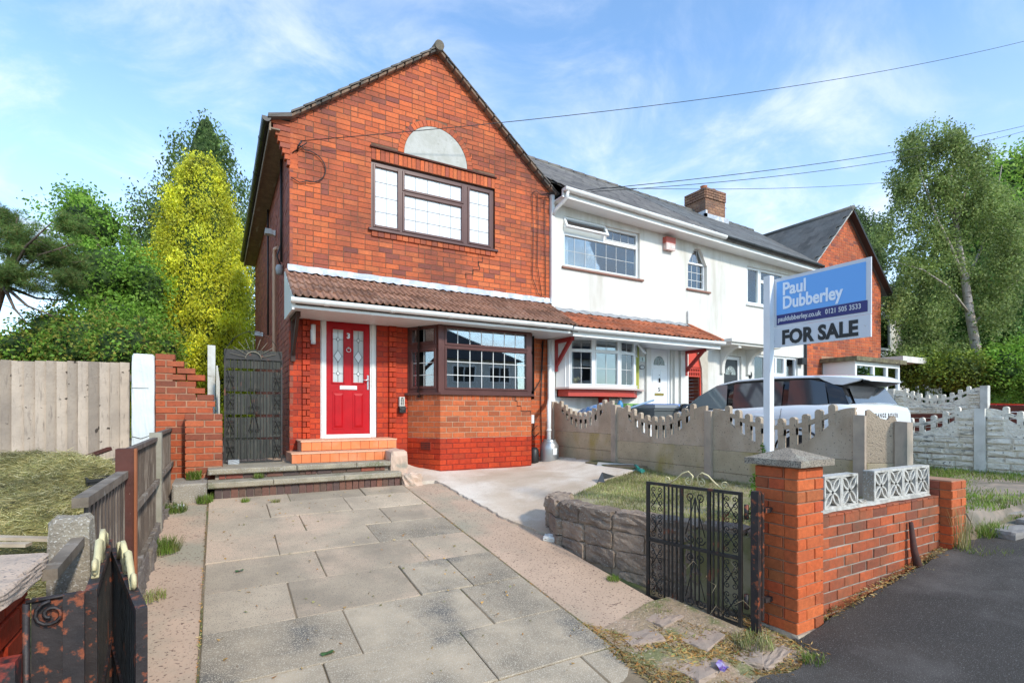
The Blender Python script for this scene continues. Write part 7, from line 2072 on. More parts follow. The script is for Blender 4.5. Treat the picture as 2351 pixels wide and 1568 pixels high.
# small cypress behind the pier, climbing weeds on the bay of number nine
lumpy_tree('dwarf_cypress', 'slim bright green young conifer squeezed beside the tall brick pier', [((4.30, 3.0, .84), (.05, .06, .15)), ((4.31, 3.0, 1.02), (.035, .04, .14))], leafmat('cypress_foliage', [(.10, .22, .02), (.16, .30, .03), (.07, .15, .02)], .2), .022, 211, 9000, 10, spread=.012, droop=-.3, kind='shrub', cores=False)
lumpy_tree('dwarf_cypress', 'tiny green tip of a shrub showing above the left side of the pier cap', [((4.415, 3.0, 1.35), (.035, .04, .045)), ((4.42, 3.0, 1.15), (.05, .05, .16))], leafmat('cypress_foliage', [(.1, .22, .02)], .2), .025, 221, 6000, 9, spread=.012, droop=-.3, kind='shrub', cores=False)
lumpy_tree('climbing_weed', 'tall leafy weeds growing in front of the white square bay', [((15.2, 7.3, 2.2), (.4, .2, .7)), ((16.0, 7.35, 2.4), (.3, .2, .6)), ((15.5, 7.3, 1.4), (.7, .2, .6))], L_BG, .07, 231, 110, 6, spread=.06, kind='plant', cores=False, shell=.9)
# ================================================================== cars
M_CARW = M('white_car_paint', (.80, .81, .82), rough=.18, bmp=0, spec=.5, coat=.8)
M_CARB = M('black_gloss_trim', (.012, .012, .013), rough=.12, bmp=0, spec=.5, coat=.5)
M_CARG = glassmat('tinted_car_glass', (.20, .21, .22), .18, 1.0)
M_CARG2 = glassmat('clear_car_glass', (.70, .76, .74), .14, 1.0)
M_TYRE = M('tyre_rubber', (.02, .02, .02), rough=.85)
def loft(m, secs, smooth_=True, close=True):
    """secs: list of equally long point rings"""
    idx = [[m.pt(p) for p in s_] for s_ in secs]; n = len(secs[0])
    for i in range(len(secs) - 1):
        for k in range(n if close else n - 1):
            l = (k + 1) % n
            m.face((idx[i][k], idx[i][l], idx[i + 1][l], idx[i + 1][k]), smooth_)
    m.face(idx[0][::-1]); m.face(idx[-1])
def car(name, F, lab, paint, letters=None, group=None):
    """local x: forward from the tail, y: left, z up"""
    t = thing(name, tuple(F.to_translation()), lab, 'car', group)
    # lower body sections: x, half width, underside z, shoulder z, top z (bonnet/tail), crown half width
    S = [(.0, .80, .46, .84, 1.03, .68), (.03, .88, .36, .90, 1.08, .74), (.10, .915, .30, .92, 1.12, .78), (.30, .935, .26, .92, 1.13, .80), (.9, .95, .24, .92, 1.12, .84), (1.8, .945, .24, .90, 1.08, .84), (2.7, .945, .24, .88, 1.04, .84), (3.15, .94, .24, .86, 1.02, .82), (3.6, .935, .25, .82, .98, .78), (4.0, .90, .28, .76, .90, .70), (4.25, .80, .33, .68, .80, .55), (4.36, .62, .40, .60, .70, .40)]
    m = MB(F); R_ = []
    for x, w_, zb, zs_, zt_, wc in S:
        prof = [(-w_ * .90, zb), (-w_ * .985, zb + .10), (-w_, (zb + zs_) / 2 + .02), (-w_ * .992, zs_), (-w_ * .955, zt_ - .03), (-wc, zt_ + .012), (-wc * .5, zt_ + .035), (0, zt_ + .045)]
        prof = prof + [(-a, b) for a, b in prof[:-1][::-1]]
        R_.append([(x, a, b) for a, b in prof])
    loft(m, R_); body = m.build('body', paint, t)
    # greenhouse
    G = [(.16, .78, 1.12, .80, 1.16), (.30, .82, 1.10, .70, 1.40), (.62, .84, 1.08, .66, 1.545), (1.3, .85, 1.07, .665, 1.585), (2.0, .85, 1.05, .66, 1.57), (2.45, .85, 1.04, .64, 1.50), (2.9, .84, 1.03, .70, 1.24), (3.25, .80, 1.01, .76, 1.04)]
    m = MB(F); R_ = []
    for x, wb, zb, wt, zt_ in G:
        prof = [(-wb + .01, zb - .05), (-wb + .005, zb), (-(wb * .45 + wt * .55), lerp(zb, zt_, .55)), (-wt, zt_ - .03), (-wt * .9, zt_), (-wt * .45, zt_ + .015), (0, zt_ + .02)]
        prof = prof + [(-a, b) for a, b in prof[:-1][::-1]]; R_.append([(x, a, b) for a, b in prof])
    loft(m, R_); gh = m.build('pillars', M_CARB, t)
    # roof skin
    m = MB(F); R_ = []
    for x, w_, z in ((.02, .50, 1.520), (.10, .60, 1.545), (.35, .665, 1.570), (.8, .685, 1.595), (1.4, .69, 1.61), (2.0, .685, 1.595), (2.35, .665, 1.545), (2.55, .64, 1.485)):
        top = [(-w_, z - .045), (-w_ * .93, z - .012), (-w_ * .5, z + .012), (0, z + .02)]; top = top + [(-a, b) for a, b in top[:-1][::-1]]
        R_.append([(x, a, b) for a, b in top] + [(x, w_ * .9, z - .05), (x, -w_ * .9, z - .05)])
    loft(m, R_); m.build('roof', paint, t)
    # white rear quarter swoop below the spoiler
    for sd_ in (-1, 1):
        m = MB(F); P_ = [(.05, 1.50), (.70, 1.58), (.56, 1.50), (.42, 1.435), (.30, 1.42), (.10, 1.47)]
        q0 = [(a, sd_ * (.675 - .02 * (1.58 - b)), b) for a, b in P_]; q1 = [(a, sd_ * (.60), b) for a, b in P_]
        i0 = [m.pt(p) for p in q0]; i1 = [m.pt(p) for p in q1]; m.face(i0 if sd_ > 0 else i0[::-1])
        for k in range(6): m.face((i0[k], i0[(k + 1) % 6], i1[(k + 1) % 6], i1[k]))
        m.build('spoiler_cheek', paint, t)
        # side glass
        def sy(z): return sd_ * (lerp(.855, .69, min(1, (z - 1.05) / .50)) + .006)
        for P_, mt in (([(3.05, 1.065), (2.10, 1.09), (2.17, 1.50), (2.38, 1.50), (2.72, 1.32)], M_CARG2), ([(1.98, 1.09), (1.12, 1.10), (1.16, 1.515), (2.04, 1.51)], M_CARG), ([(1.02, 1.10), (.42, 1.14), (.52, 1.46), (.74, 1.52), (1.06, 1.525)], M_CARG)):
            m = MB(F); i0 = [m.pt((a, sy(b), b)) for a, b in P_]; m.face(i0 if sd_ > 0 else i0[::-1]); m.build('side_window', M('car_glass_dark', (.05, .055, .06), rough=.06, spec=.8, bmp=0, coat=.5) if mt is M_CARG else M('car_glass_grey', (.16, .19, .19), rough=.06, spec=.8, bmp=0, coat=.5), t)
        # sill crease, door lines, handle
        m = MB(F); m.tube([(3.3, sd_ * .952, .875), (2.0, sd_ * .955, .90), (.5, sd_ * .952, .915)], .004, 3); m.build('crease', M('grey_panel_gap', (.35, .35, .36), bmp=0), t)
        for pts in ([(2.06, 1.06), (2.08, .9), (2.02, .55), (2.0, .35)], [(1.08, 1.08), (1.08, .9), (1.18, .72), (1.25, .5)], [(3.0, 1.0), (3.05, .8), (3.0, .4)]):
            m = MB(F); m.tube([(a, sd_ * (.954 if b < .95 else .93 - .3 * (b - 1.0)), b) for a, b in pts], .0045, 3); m.build('panel_gap', M_CARB, t)
        for x in (1.30, 2.18): m = MB(F); m.tube([(x, sd_ * .957, .955), (x + .04, sd_ * .985, .96), (x + .16, sd_ * .985, .96), (x + .2, sd_ * .957, .955)], .015, 6); m.build('door_handle', paint, t)
        m = MB(F); m.lathe((2.86, sd_ * 1.0, 1.10), [(.02, -.07), (.09, -.06), (.105, 0), (.08, .07), (.02, .08)], 12); m.tube([(2.90, sd_ * .84, 1.05), (2.88, sd_ * .95, 1.07)], .02, 5); m.build('mirror', M_CARB, t)
        for x in (.78, 3.52):
            m = MB(F); m.tube([(x, sd_ * .74, .34), (x, sd_ * .955, .34)], .345, 22, smooth=True); wh = m.build('wheel', M_TYRE, t)
            m = MB(F); m.tube([(x, sd_ * .957, .34), (x, sd_ * .96, .34)], .235, 18)
            for k in range(10):
                a = 2 * PI * k / 10; m.tube([(x, sd_ * .965, .34), (x + .22 * math.cos(a), sd_ * .965, .34 + .22 * math.sin(a))], .014, 4)
            m.build('rim', M('dark_alloy', (.10, .10, .11), rough=.3, metal=.6, bmp=0), wh)
            m = MB(F); P_ = [(x + .40 * math.cos(a), .36 + .40 * math.sin(a)) for a in [PI * k / 12 for k in range(13)]]
            m.tube([(a, sd_ * .945, b) for a, b in P_], .018, 4); m.build('arch_trim', M_CARB, t)
        m = MB(F); m.hexa([(4.05, sd_ * .86, .70), (4.28, sd_ * .66, .68), (4.28, sd_ * .60, .68), (4.05, sd_ * .80, .70)], [(4.0, sd_ * .88, .77), (4.24, sd_ * .68, .74), (4.2, sd_ * .60, .74), (4.0, sd_ * .8, .77)]); m.build('headlight', M_CARG2, t)
        m = MB(F); m.hexa([(-.006, sd_ * .60, .80), (.02, sd_ * .87, .80), (.20, sd_ * .925, .80), (.2, sd_ * .6, .80)], [(.004, sd_ * .60, .90), (.04, sd_ * .875, .90), (.22, sd_ * .925, .90), (.2, sd_ * .6, .90)]); m.build('tail_light', M('tail_light_red', (.30, .01, .01), rough=.2, bmp=0), t)
    # tailgate glass
    m = MB(F); P_ = [(.145, -.66, 1.14), (.145, .66, 1.14), (.29, .56, 1.41), (.29, -.56, 1.41)]; m.poly([(a - .02, b, c) for a, b, c in P_]); m.build('rear_window', M('car_glass_dark', (.05, .055, .06)), t)
    m = MB(F); m.tube([(2.7, 0, 1.33), (2.66, 0, 1.28)], .03, 6); m.tube([(4.1, -.3, .98), (3.0, -.34, 1.05)], .012, 4); m.tube([(4.1, .3, .98), (3.0, .34, 1.05)], .012, 4); m.build('bonnet_trim', M_CARB, t)
    if letters:
        T = F @ Matrix(((0, 0, -1, .012), (-1, 0, 0, 0), (0, 1, 0, .945), (0, 0, 0, 1)))
        o_ = text('lettering', letters, .085, T @ Matrix.Translation((-.02, 0, .0)), M_CARB, t, bold=.004, align='CENTER', spacing=1.35, depth=.012)
    return t
# local x forward = +Y world; local y left = -X world
FC = Matrix.Translation((8.60, 3.85, .68)) @ Matrix.Rotation(PI / 2 + R(2.0), 4, 'Z')
car('parked_car', FC, 'white compact luxury suv with black pillars parked nose towards the white house', M_CARW, 'RANGE ROVER')
car('parked_car', Matrix.Translation((17.2, 1.4, .70)) @ Matrix.Rotation(PI / 2, 4, 'Z'), 'white estate car parked behind the red brown slatted fence', M_CARW)
car('parked_car', Matrix.Translation((19.8, 5.0, .35)) @ Matrix.Rotation(PI / 2, 4, 'Z'), 'red car mostly hidden behind the farther white picket fence', M('red_car_paint', (.45, .01, .012), rough=.2, bmp=0, coat=.8))

# ================================================================== bins and clutter on the neighbour's drive
def bin_(x, y, z0, ang, bodym, lidm, lab, open_=0, h=1.04):
    t = thing('wheelie_bin', (x, y, z0), lab, 'bin', 'wheelie bins on the next drive')
    F = frame((x, y, z0), ang); m = MB(F)
    m.hexa([(-.22, -.24, .08), (.22, -.24, .08), (.22, .24, .08), (-.22, .24, .08)], [(-.28, -.30, h - .06), (.28, -.30, h - .06), (.28, .34, h - .06), (-.28, .34, h - .06)])
    m.box(-.30, .30, -.32, .36, h - .06, h - .02); m.build('body', bodym, t)
    m = MB(F @ Matrix.Translation((0, .36, h)) @ Matrix.Rotation(R(open_), 4, 'X')); m.hexa([(-.30, -.70, -.01), (.30, -.70, -.01), (.30, 0, -.01), (-.30, 0, -.01)], [(-.27, -.66, .05), (.27, -.66, .05), (.28, -.02, .06), (-.28, -.02, .06)]); m.build('lid', lidm, t)
    for sx in (-.2, .2): m = MB(F); m.tube([(sx - .03, .28, .11), (sx + .03, .28, .11)], .11, 12); m.build('wheel', M_TYRE, t)
    return t
MG = M('green_bin_plastic', (.03, .09, .04), rough=.5, bmp=.1); MGR = M('grey_bin_plastic', (.10, .11, .11), rough=.5, bmp=.1); MBL = M('blue_bin_lid', (.12, .22, .50), rough=.5, bmp=.1)
bin_(7.05, 7.85, .78, .2, MG, M('bright_green_lid', (.14, .30, .06), rough=.5, bmp=.1), 'green wheelie bin with bright green lid left of the grey one')
bin_(7.25, 7.15, .75, -.1, MGR, M('dull_grey_lid', (.20, .21, .21), rough=.5, bmp=.1), 'dark grey wheelie bin next to the white car bonnet')
bin_(8.1, 7.75, .78, .5, MGR, MBL, 'grey wheelie bin with pale blue lid nearest the white door')
bx = thing('storage_box', (6.3, 7.6, .75), 'white storage box standing behind the scalloped fence near the house', 'box')
m = MB(); m.box(6.0, 6.65, 7.25, 8.15, .75, 1.66); m.build('body', M_WUPVC, bx)
m = MB(); m.box(6.05, 6.75, 6.65, 7.15, .75, 1.55); m.build('body', M_WUPVC, bx)
# blue cloth
rr = random.Random(4); m = MB()
m.grid([[(5.98 + .75 * i / 12, 7.30 + .85 * j / 12, 1.69 + .17 * math.exp(-((i - 6) ** 2 + (j - 6) ** 2) / 22) + .03 * math.sin(i * 1.3 + j * .7) + rr.uniform(-.012, .012) - (.35 if i == 0 else .12 if i == 1 else 0)) for i in range(13)] for j in range(13)])
o = m.build('blue_blanket', M('crumpled_blue_cloth', (.10, .22, .45), (.40, .46, .52), 9, lo=.45, hi=.6, rough=.9)); tag(o, 'crumpled blue and white blanket draped over a box behind the fence', 'blanket')
sb = thing('spray_bottle', (6.3, 7.25, 1.68), 'blue and white spray bottle standing on the box behind the scalloped fence', 'bottle')
m = MB(); m.lathe((6.42, 7.22, 1.56), [(.05, 0), (.055, .02), (.055, .16)], 14); m.build('bottle', M_WUPVC, sb)
m = MB(); m.lathe((6.42, 7.22, 1.725), [(.056, 0), (.056, .13), (.03, .17), (.02, .2)], 14); m.build('sleeve', M('blue_sleeve', (.05, .22, .42), rough=.4, bmp=0), sb)
m = MB(); m.cbox((6.42, 7.22, 1.94), (.04, .05, .04)); m.build('cap', M('brown_cap', (.2, .12, .08)), sb)
m = MB(); m.tube([(6.55, 7.10, 1.78), (7.1, 7.05, 1.93)], .018, 6); o = m.build('roller_pole', M('blue_grey_pole', (.25, .36, .48), rough=.5, bmp=0)); tag(o, 'thin pale blue pole lying beside the spray bottle', 'pole')

# ================================================================== drive clutter
t = thing('steel_keg', (5.42, 7.98, .73), 'silver metal keg under the white downpipe with a white label', 'keg')
m = MB(); m.lathe((5.40, 8.02, .72), [(.13, 0), (.165, .02), (.175, .06), (.178, .28), (.172, .37), (.13, .43), (.115, .45), (.118, .475), (.10, .475)], 28); m.build('barrel', M('dull_galvanised_metal', (.42, .43, .43), (.36, .37, .37), 6, rough=.38, metal=.7, bmp=.05), t)
m = MB(frame((5.40, 8.02, .72), -.32)); m.poly([(.02, -.181, .20), (.10, -.158, .20), (.10, -.158, .32), (.02, -.181, .32)]); m.build('label', M_WUPVC, t)
m = MB(); m.lathe((5.12, 8.12, .75), [(.02, 0), (.09, .01), (.1, .05), (.09, .25), (.05, .3)], 14); m.tube([(5.32, 8.0, 1.16), (5.42, 7.9, 1.2), (5.5, 8.0, 1.16)], .012, 5); m.build('handle', M_BLACKP, t)
hs = [(5.60, 8.05, .79), (5.63, 7.8, .78), (5.58, 7.5, .775), (5.48, 7.2, .77), (5.40, 6.9, .765), (5.38, 6.65, .76)]
m = MB(); m.tube(hs, .014, 6); o = m.build('garden_hose', M('green_hose', (.05, .18, .10), rough=.45, bmp=0)); tag(o, 'green garden hose running along the foot of the concrete fence', 'hose')
m = MB(); m.tube([(5.60, 8.05, .79), (5.62, 8.15, .83), (5.66, 8.25, .86)], .016, 6); o = m.build('hose_end', M('orange_connector', (.5, .2, .05))); tag(o, 'orange hose connector beside the silver keg', 'connector')
def fromG(p): return p
m = MB(frame((5.36, 6.62, .765), -1.13)); m.hexa([(0, -.0, .0), (.88, -.0, .0), (.88, .03, .0), (0, .03, .0)], [(0, .09, .115), (.88, .09, .115), (.88, .12, .115), (0, .12, .115)]); o = m.build('concrete_plank', M('smooth_grey_plank', (.46, .45, .42), (.40, .39, .36), 3, rough=.85)); tag(o, 'loose pale grey board leaning low against the concrete fence', 'board')
hr = thing('hose_gun', (5.5, 5.75, .78), 'small teal plastic hose reel part lying on the bed by the fence', 'hose fitting')
m = MB(); m.tube([(5.44, 5.62, .83), (5.56, 5.95, .83)], .035, 10); m.tube([(5.45, 5.72, .87), (5.5, 5.85, .90)], .02, 6); m.build('body', M('teal_plastic', (.03, .22, .18), rough=.4, bmp=0), hr)
for (x, y, r_, lab) in ((5.60, 6.95, .05, 'small pinkish rubble stone at the foot of the concrete fence'), (5.62, 6.80, .035, 'tiny pinkish stone beside the larger rubble piece')):
    o = rough_block('rubble', x - r_, x + r_, y - r_, y + r_, .76, .76 + r_ * 1.3, M_CHEEK, None, .012, 3, int(x * 100)); tag(o, lab, 'stone')
o = rough_block('white_stone', 3.07, 3.22, 4.53, 4.70, .31, .375, M('chalky_stone', (.70, .68, .62), (.55, .53, .48), 12, rough=.9), None, .012, 4, 19, .8); tag(o, 'chalky white stone at the foot of the pale concrete edge', 'stone')
o = rough_block('foil_scrap', -.44, -.33, 6.95, 7.05, .60, .635, M('crumpled_foil', (.62, .62, .6), rough=.35, bmp=1, bscale=50), None, .02, 4, 23); tag(o, 'crumpled pale scrap lying by the left fence near the steps', 'litter')
m = MB(); m.poly([(4.55, 5.58, .745), (4.80, 5.72, .75), (4.70, 5.66, .86)]); m.poly([(4.80, 5.72, .75), (5.05, 5.78, .77), (4.70, 5.66, .86)]); m.poly([(4.55, 5.58, .745), (4.70, 5.66, .86), (4.62, 5.50, .74)])
o = m.build('membrane_corner', M('weed_membrane', (.06, .065, .07), rough=.8)); tag(o, 'dark flap of weed membrane sticking up at edge of the grass bed', 'membrane')
pw = thing('sweet_wrapper', (2.8, 2.2, .05), 'crumpled shiny purple sweet wrapper on the dry grass near the asphalt', 'wrapper')
rr = random.Random(13); m = MB(); m.grid([[(2.76 + .03 * i, 2.14 + .03 * j, .06 + rr.uniform(0, .05)) for i in range(4)] for j in range(4)], smooth=False); m.build('foil', M('purple_foil', (.16, .03, .38), (.65, .55, .7), 30, rough=.25, metal=.4), pw)
# black crate behind the fence and rubbish timber on the heap
cr = thing('plastic_crate', (-.85, 5.6, .95), 'black plastic crate half buried in the cut grass heap beside the fence', 'crate')
m = MB(frame((-.93, 5.45, 1.0), .25))
for (a, b, c, d_) in ((0, .3, 0, .015), (0, .3, .285, .3), (0, .015, 0, .3), (.285, .3, 0, .3)): m.box(a, b, c, d_, 0, .14)
m.box(0, .3, 0, .3, 0, .01); m.box(-.01, .31, -.012, 0, .12, .145); m.build('crate', M_BLACKP, cr)
m = MB(frame((-.93, 5.45, 1.0), .25)); m.box(.05, .08, -.016, -.013, .04, .09); m.build('sticker', M_WUPVC, cr)
for k, (a, b, lab) in enumerate((((-1.45, 7.35, 1.12), (-1.02, 7.1, 1.30), 'dark broken timber sticking out of the grass heap, uppermost'), ((-1.35, 7.2, 1.08), (-.82, 6.9, 1.22), 'long dark broken timber just below the uppermost one on the heap'), ((-1.2, 7.1, 1.05), (-.95, 6.85, 1.12), 'short pale topped timber scrap lowest on the heap'))):
    a, b = Vector(a), Vector(b); m = MB(Matrix.Translation(a) @ (b - a).to_track_quat('X', 'Z').to_matrix().to_4x4()); m.box(0, (b - a).length, -.03, .03, -.018, .022); o = m.build('broken_timber', M_DRED if k == 0 else M_FB); tag(o, lab, 'timber', 'broken timbers on the heap')
for k, (a, b, lab) in enumerate((((-1.6, 4.3, 1.0), (-.72, 4.0, .93), 'long pale broken fence slat across the front of the heap'), ((-1.5, 4.15, .97), (-.95, 4.0, .93), 'shorter pale slat lying under the long one'))):
    a, b = Vector(a), Vector(b); m = MB(Matrix.Translation(a) @ (b - a).to_track_quat('X', 'Z').to_matrix().to_4x4()); m.box(0, (b - a).length, -.03, .03, -.008, .010); o = m.build('bleached_stick', M('bleached_slat', (.50, .40, .29), (.38, .29, .2), 9, rough=.9)); tag(o, lab, 'slat', 'broken slats on the heap')

# ================================================================== cut grass heap
def blades(name, pts, h, w_, mat, lab=None, cat=None, lay=0.0, seed=1, base=None, parent=None, kind='stuff', lean=.5, nz=0):
    """thin triangular blades; lay 1 = lying straw"""
    q = np.random.RandomState(seed); P = np.asarray(pts, float); n = len(P)
    a = q.uniform(0, 2 * PI, n); hh = h * q.uniform(.5, 1.25, n)
    d_ = np.stack([np.cos(a) * (lean + lay * 1.5) * q.uniform(.3, 1, n), np.sin(a) * (lean + lay * 1.5) * q.uniform(.3, 1, n), (1 - lay) + lay * q.uniform(-.1, .35, n)], 1); d_ /= np.linalg.norm(d_, axis=1)[:, None]
    s_ = np.stack([-np.sin(a), np.cos(a), np.zeros(n)], 1) * (w_ / 2)
    if lay > .5: s_[:, 2] = w_ / 2 * q.uniform(-1, 1, n)
    mid = P + d_ * hh[:, None] * .55; tip = P + d_ * hh[:, None]; tip[:, 2] -= hh * .18 * (1 - lay)
    V_ = np.stack([P - s_, P + s_, mid + s_ * .7, mid - s_ * .7, tip], 1).reshape(-1, 3)
    o = P.mean(0); o[2] = P[:, 2].min()
    if parent: o = np.array(wloc(parent))
    me = bpy.data.meshes.new(name); F_ = []
    b0 = np.arange(n) * 5
    loops = np.stack([b0, b0 + 1, b0 + 2, b0 + 3, b0 + 3, b0 + 2, b0 + 4], 1).ravel()
    me.vertices.add(5 * n); me.loops.add(7 * n); me.polygons.add(2 * n); me.vertices.foreach_set('co', (V_ - o).ravel()); me.loops.foreach_set('vertex_index', loops)
    st_ = np.stack([np.arange(n) * 7, np.arange(n) * 7 + 4], 1).ravel(); me.polygons.foreach_set('loop_start', st_); me.polygons.foreach_set('loop_total', np.tile([4, 3], n))
    me.materials.append(mat); me.update(calc_edges=True)
    ob = link(name, me, parent, (0, 0, 0) if parent else tuple(o))
    if kind: ob['kind'] = kind
    if lab: ob['label'] = lab
    if cat: ob['category'] = cat
    return ob
L_HAY = leafmat('cut_grass', [(.50, .40, .16), (.60, .52, .26), (.36, .33, .11), (.72, .64, .38), (.40, .40, .13), (.20, .19, .07)], .35)
L_GR = leafmat('lawn_grass', [(.16, .26, .03), (.22, .34, .05), (.11, .19, .03), (.30, .36, .09), (.34, .32, .12)], .35)
L_DRY = leafmat('dry_grass', [(.38, .34, .14), (.46, .40, .20), (.28, .32, .08), (.20, .28, .06), (.50, .42, .24)], .3)
L_LIT = leafmat('leaf_litter', [(.45, .20, .05), (.38, .26, .10), (.55, .30, .08), (.30, .22, .10), (.26, .28, .08), (.50, .36, .18)], .2)
def heap(x, y):
    z = .64 + .52 * math.exp(-(((x + 1.75) / 1.05) ** 2 + ((y - 6.55) / 1.25) ** 2)) + .30 * math.exp(-(((x + 1.0) / .5) ** 2 + ((y - 6.0) / 1.1) ** 2)) + .42 * math.exp(-(((x + 3.0) / 1.0) ** 2 + ((y - 6.4) / 1.3) ** 2)) + .25 * math.exp(-(((x + 1.3) / .7) ** 2 + ((y - 4.6) / .8) ** 2))
    return z + .03 * math.sin(7 * x) * math.sin(6 * y) + .03 * math.sin(13 * x + 2) * math.sin(11 * y)
m = MB(); m.grid([[(lerp(-5.0, -.60, i / 60), y_, heap(lerp(-5.0, -.60, i / 60), y_)) for i in range(61)] for y_ in frange(3.0, 8.15, .09)][::-1])
hp = m.build('grass_heap', M('matted_cut_grass', (.34, .30, .11), (.22, .20, .07), 9, rough=1, bmp=1, bscale=40, bdist=.03, dirt=(.10, .09, .04), dscale=2.5, dlo=.5, dhi=.65), kind='stuff'); tag(hp, 'big heap of yellowing cut grass in front of the pale fence', 'grass heap')
q = np.random.RandomState(2); n = 95000
X_ = q.uniform(-3.6, -.62, n); Y_ = q.uniform(3.3, 8.1, n); pts = np.array([(a, b, heap(a, b) + abs(q.normal()) * .015) for a, b in zip(X_, Y_)])
blades('cut_grass', pts, .075, .004, L_HAY, 'loose yellow green cut grass strewn over the heap', 'cut grass', lay=.8, seed=3)
# grass on the raised bed
q = np.random.RandomState(4); pts = []
while len(pts) < 26000:
    y = q.uniform(2.45, 5.83); x = q.uniform(bl_(y) + .05, 5.68)
    d_ = math.sin(x * 2.1 + 1) * math.sin(y * 2.3) + .5 * math.sin(5 * x) * math.cos(4 * y)
    if q.uniform() < .55 + .5 * d_: pts.append((x, y, bedh(x, y)))
blades('bed_grass', pts, .05, .005, L_DRY, 'patchy yellow green grass on the raised bed behind the stone wall', 'grass', seed=5, lean=.8)
# weeds and litter round the gate
q = np.random.RandomState(6); pts = []
def inlit(x, y): return y < 2.95 - .35 * (x - 2.3) + .15 * math.sin(9 * x) and x > 2.28
while len(pts) < 5200:
    x, y = q.uniform(2.25, 3.62), q.uniform(1.98, 3.2)
    if inlit(x, y) and (math.sin(x * 8) * math.sin(y * 9 + x * 3) + q.uniform(-.6, .9)) > 0: pts.append((x, y, g(x, y) + .018))
m_ = blades('leaf_litter', pts, .045, .008, L_LIT, 'orange and green dry leaf litter scattered between the drive and the asphalt', 'leaf litter', lay=.95, seed=7)
sheet('weedy_ground', frange(1.96, 3.1, .06), lambda y: 2.36 if y < 2.9 else 2.36 + (y - 2.9) * 3.5, lambda y: 3.58 if y < 2.6 else 3.55 - (y - 2.6) * .5, .0165, 14, M('crumbling_pink_concrete', (.40, .28, .19), (.30, .22, .13), 3.5, rough=.95, bmp=1, bscale=30, bdist=.02, dirt=(.20, .19, .08), dscale=3.2, dlo=.5, dhi=.58, speck=(.5, .4, .3), sscale=50, slo=.62, shi=.68), kind='structure')
for k, (x, y, w_, d2, an) in enumerate(((3.02, 2.55, .34, .26, .3), (2.72, 2.30, .36, .24, .1), (2.62, 2.72, .30, .2, -.2), (3.15, 2.25, .26, .18, .6), (2.98, 2.86, .30, .2, .2), (3.3, 2.16, .40, .10, .15))):
    o = rough_block('paving_stone', x - w_ / 2, x + w_ / 2, y - d2 / 2, y + d2 / 2, -.03, g(x, y) + .022 + (.02 if k == 5 else 0), M('worn_pink_stone', (.42, .30, .22), (.34, .26, .2), 5, rough=.95, bmp=.7), None, .006, 5, 300 + k, an)
    tag(o, ['worn pinkish stone under the foot of the open gate', 'worn pinkish stone nearest the purple wrapper', 'worn pinkish stone touching the edge of the grey slabs', 'small worn stone near the asphalt edge', 'worn pinkish stone farthest up the drive by the gate', 'narrow raised kerb fragment at the foot of the gate post'][k], 'stone', 'worn stones by the gate')
def tuft(x, y, z, n, h, r, lab, mat=L_GR, seed=0, nm='grass_tuft', w_=.006, lean=.6, grp=None):
    q = np.random.RandomState(seed + 900); a = q.uniform(0, 2 * PI, n); rad = r * np.sqrt(q.uniform(0, 1, n))
    o = blades(nm, np.stack([x + rad * np.cos(a), y + rad * np.sin(a), np.full(n, z)], 1), h, w_, mat, lab, 'grass', seed=seed, kind=None, lean=lean)
    if grp: o['group'] = grp
    return o
tuft(6.75, 2.25, .42, 900, .22, .24, 'bright green grass clump just right of the low end pier', seed=1, w_=.009)
tuft(7.35, 2.75, .48, 1300, .22, .38, 'large bright green grass clump behind the low end pier', seed=2, w_=.01)
tuft(6.35, 2.05, .33, 900, .13, .28, 'low grass tuft at the foot of the end pier', seed=3, w_=.008)
tuft(6.2, 2.13, .36, 60, .5, .06, 'tall dry stems in front of the end pier', mat=L_DRY, seed=4, lean=.25)
tuft(5.6, 2.16, .28, 260, .05, .14, 'thin mossy tuft by the rusty stake', mat=L_DRY, seed=5)
tuft(4.25, 2.16, .09, 120, .06, .05, 'small green weed at the foot of the garden wall near the tall pier', seed=6)
tuft(5.95, 2.0, .3, 200, .04, .2, 'sparse moss on the asphalt near the end pier', mat=L_DRY, seed=7)
tuft(7.15, 2.1, .45, 300, .10, .2, 'small grass tuft among the flat edging stones', seed=8)
tuft(.30, 7.02, g(.3, 7) + .02, 90, .07, .05, 'small grass tuft in the slab joint below the steps, left one', seed=9); tuft(.62, 6.88, g(.6, 6.9) + .02, 90, .06, .05, 'small yellowing grass tuft in the slab joint below the steps', mat=L_DRY, seed=10)
tuft(-.12, 7.16, .62, 260, .14, .09, 'grass tuft against the concrete block at the left end of steps', seed=11); tuft(.47, 7.40, .855, 160, .08, .07, 'grass tuft growing out of the middle of the lower step', seed=12)
tuft(-.43, 5.6, .44, 420, .16, .14, 'green weeds along the left fence halfway down the drive', seed=13); tuft(-.43, 6.9, .58, 420, .14, .14, 'green weeds at the left fence beside the crumpled scrap', seed=14); tuft(-.42, 4.6, .33, 160, .08, .1, 'thin weeds at the left fence nearest the gate', mat=L_DRY, seed=15)
tuft(-.25, 7.62, .86, 200, .13, .08, 'broad leaved weed at the foot of the broken brick pier', seed=16, w_=.02)
tuft(3.3, 2.32, .06, 260, .09, .14, 'weeds at the foot of the gate post', mat=L_DRY, seed=17); tuft(3.45, 1.98, .03, 120, .08, .08, 'small green weed beside the pier plinth', seed=18)
tuft(3.08, 3.55, .2, 120, .06, .06, 'small dark weed at the base of the stone retaining wall', seed=19)
tuft(3.05, 3.0, .12, 160, .05, .12, 'scruffy grass patch beside the bottom of the open gate', mat=L_DRY, seed=20)
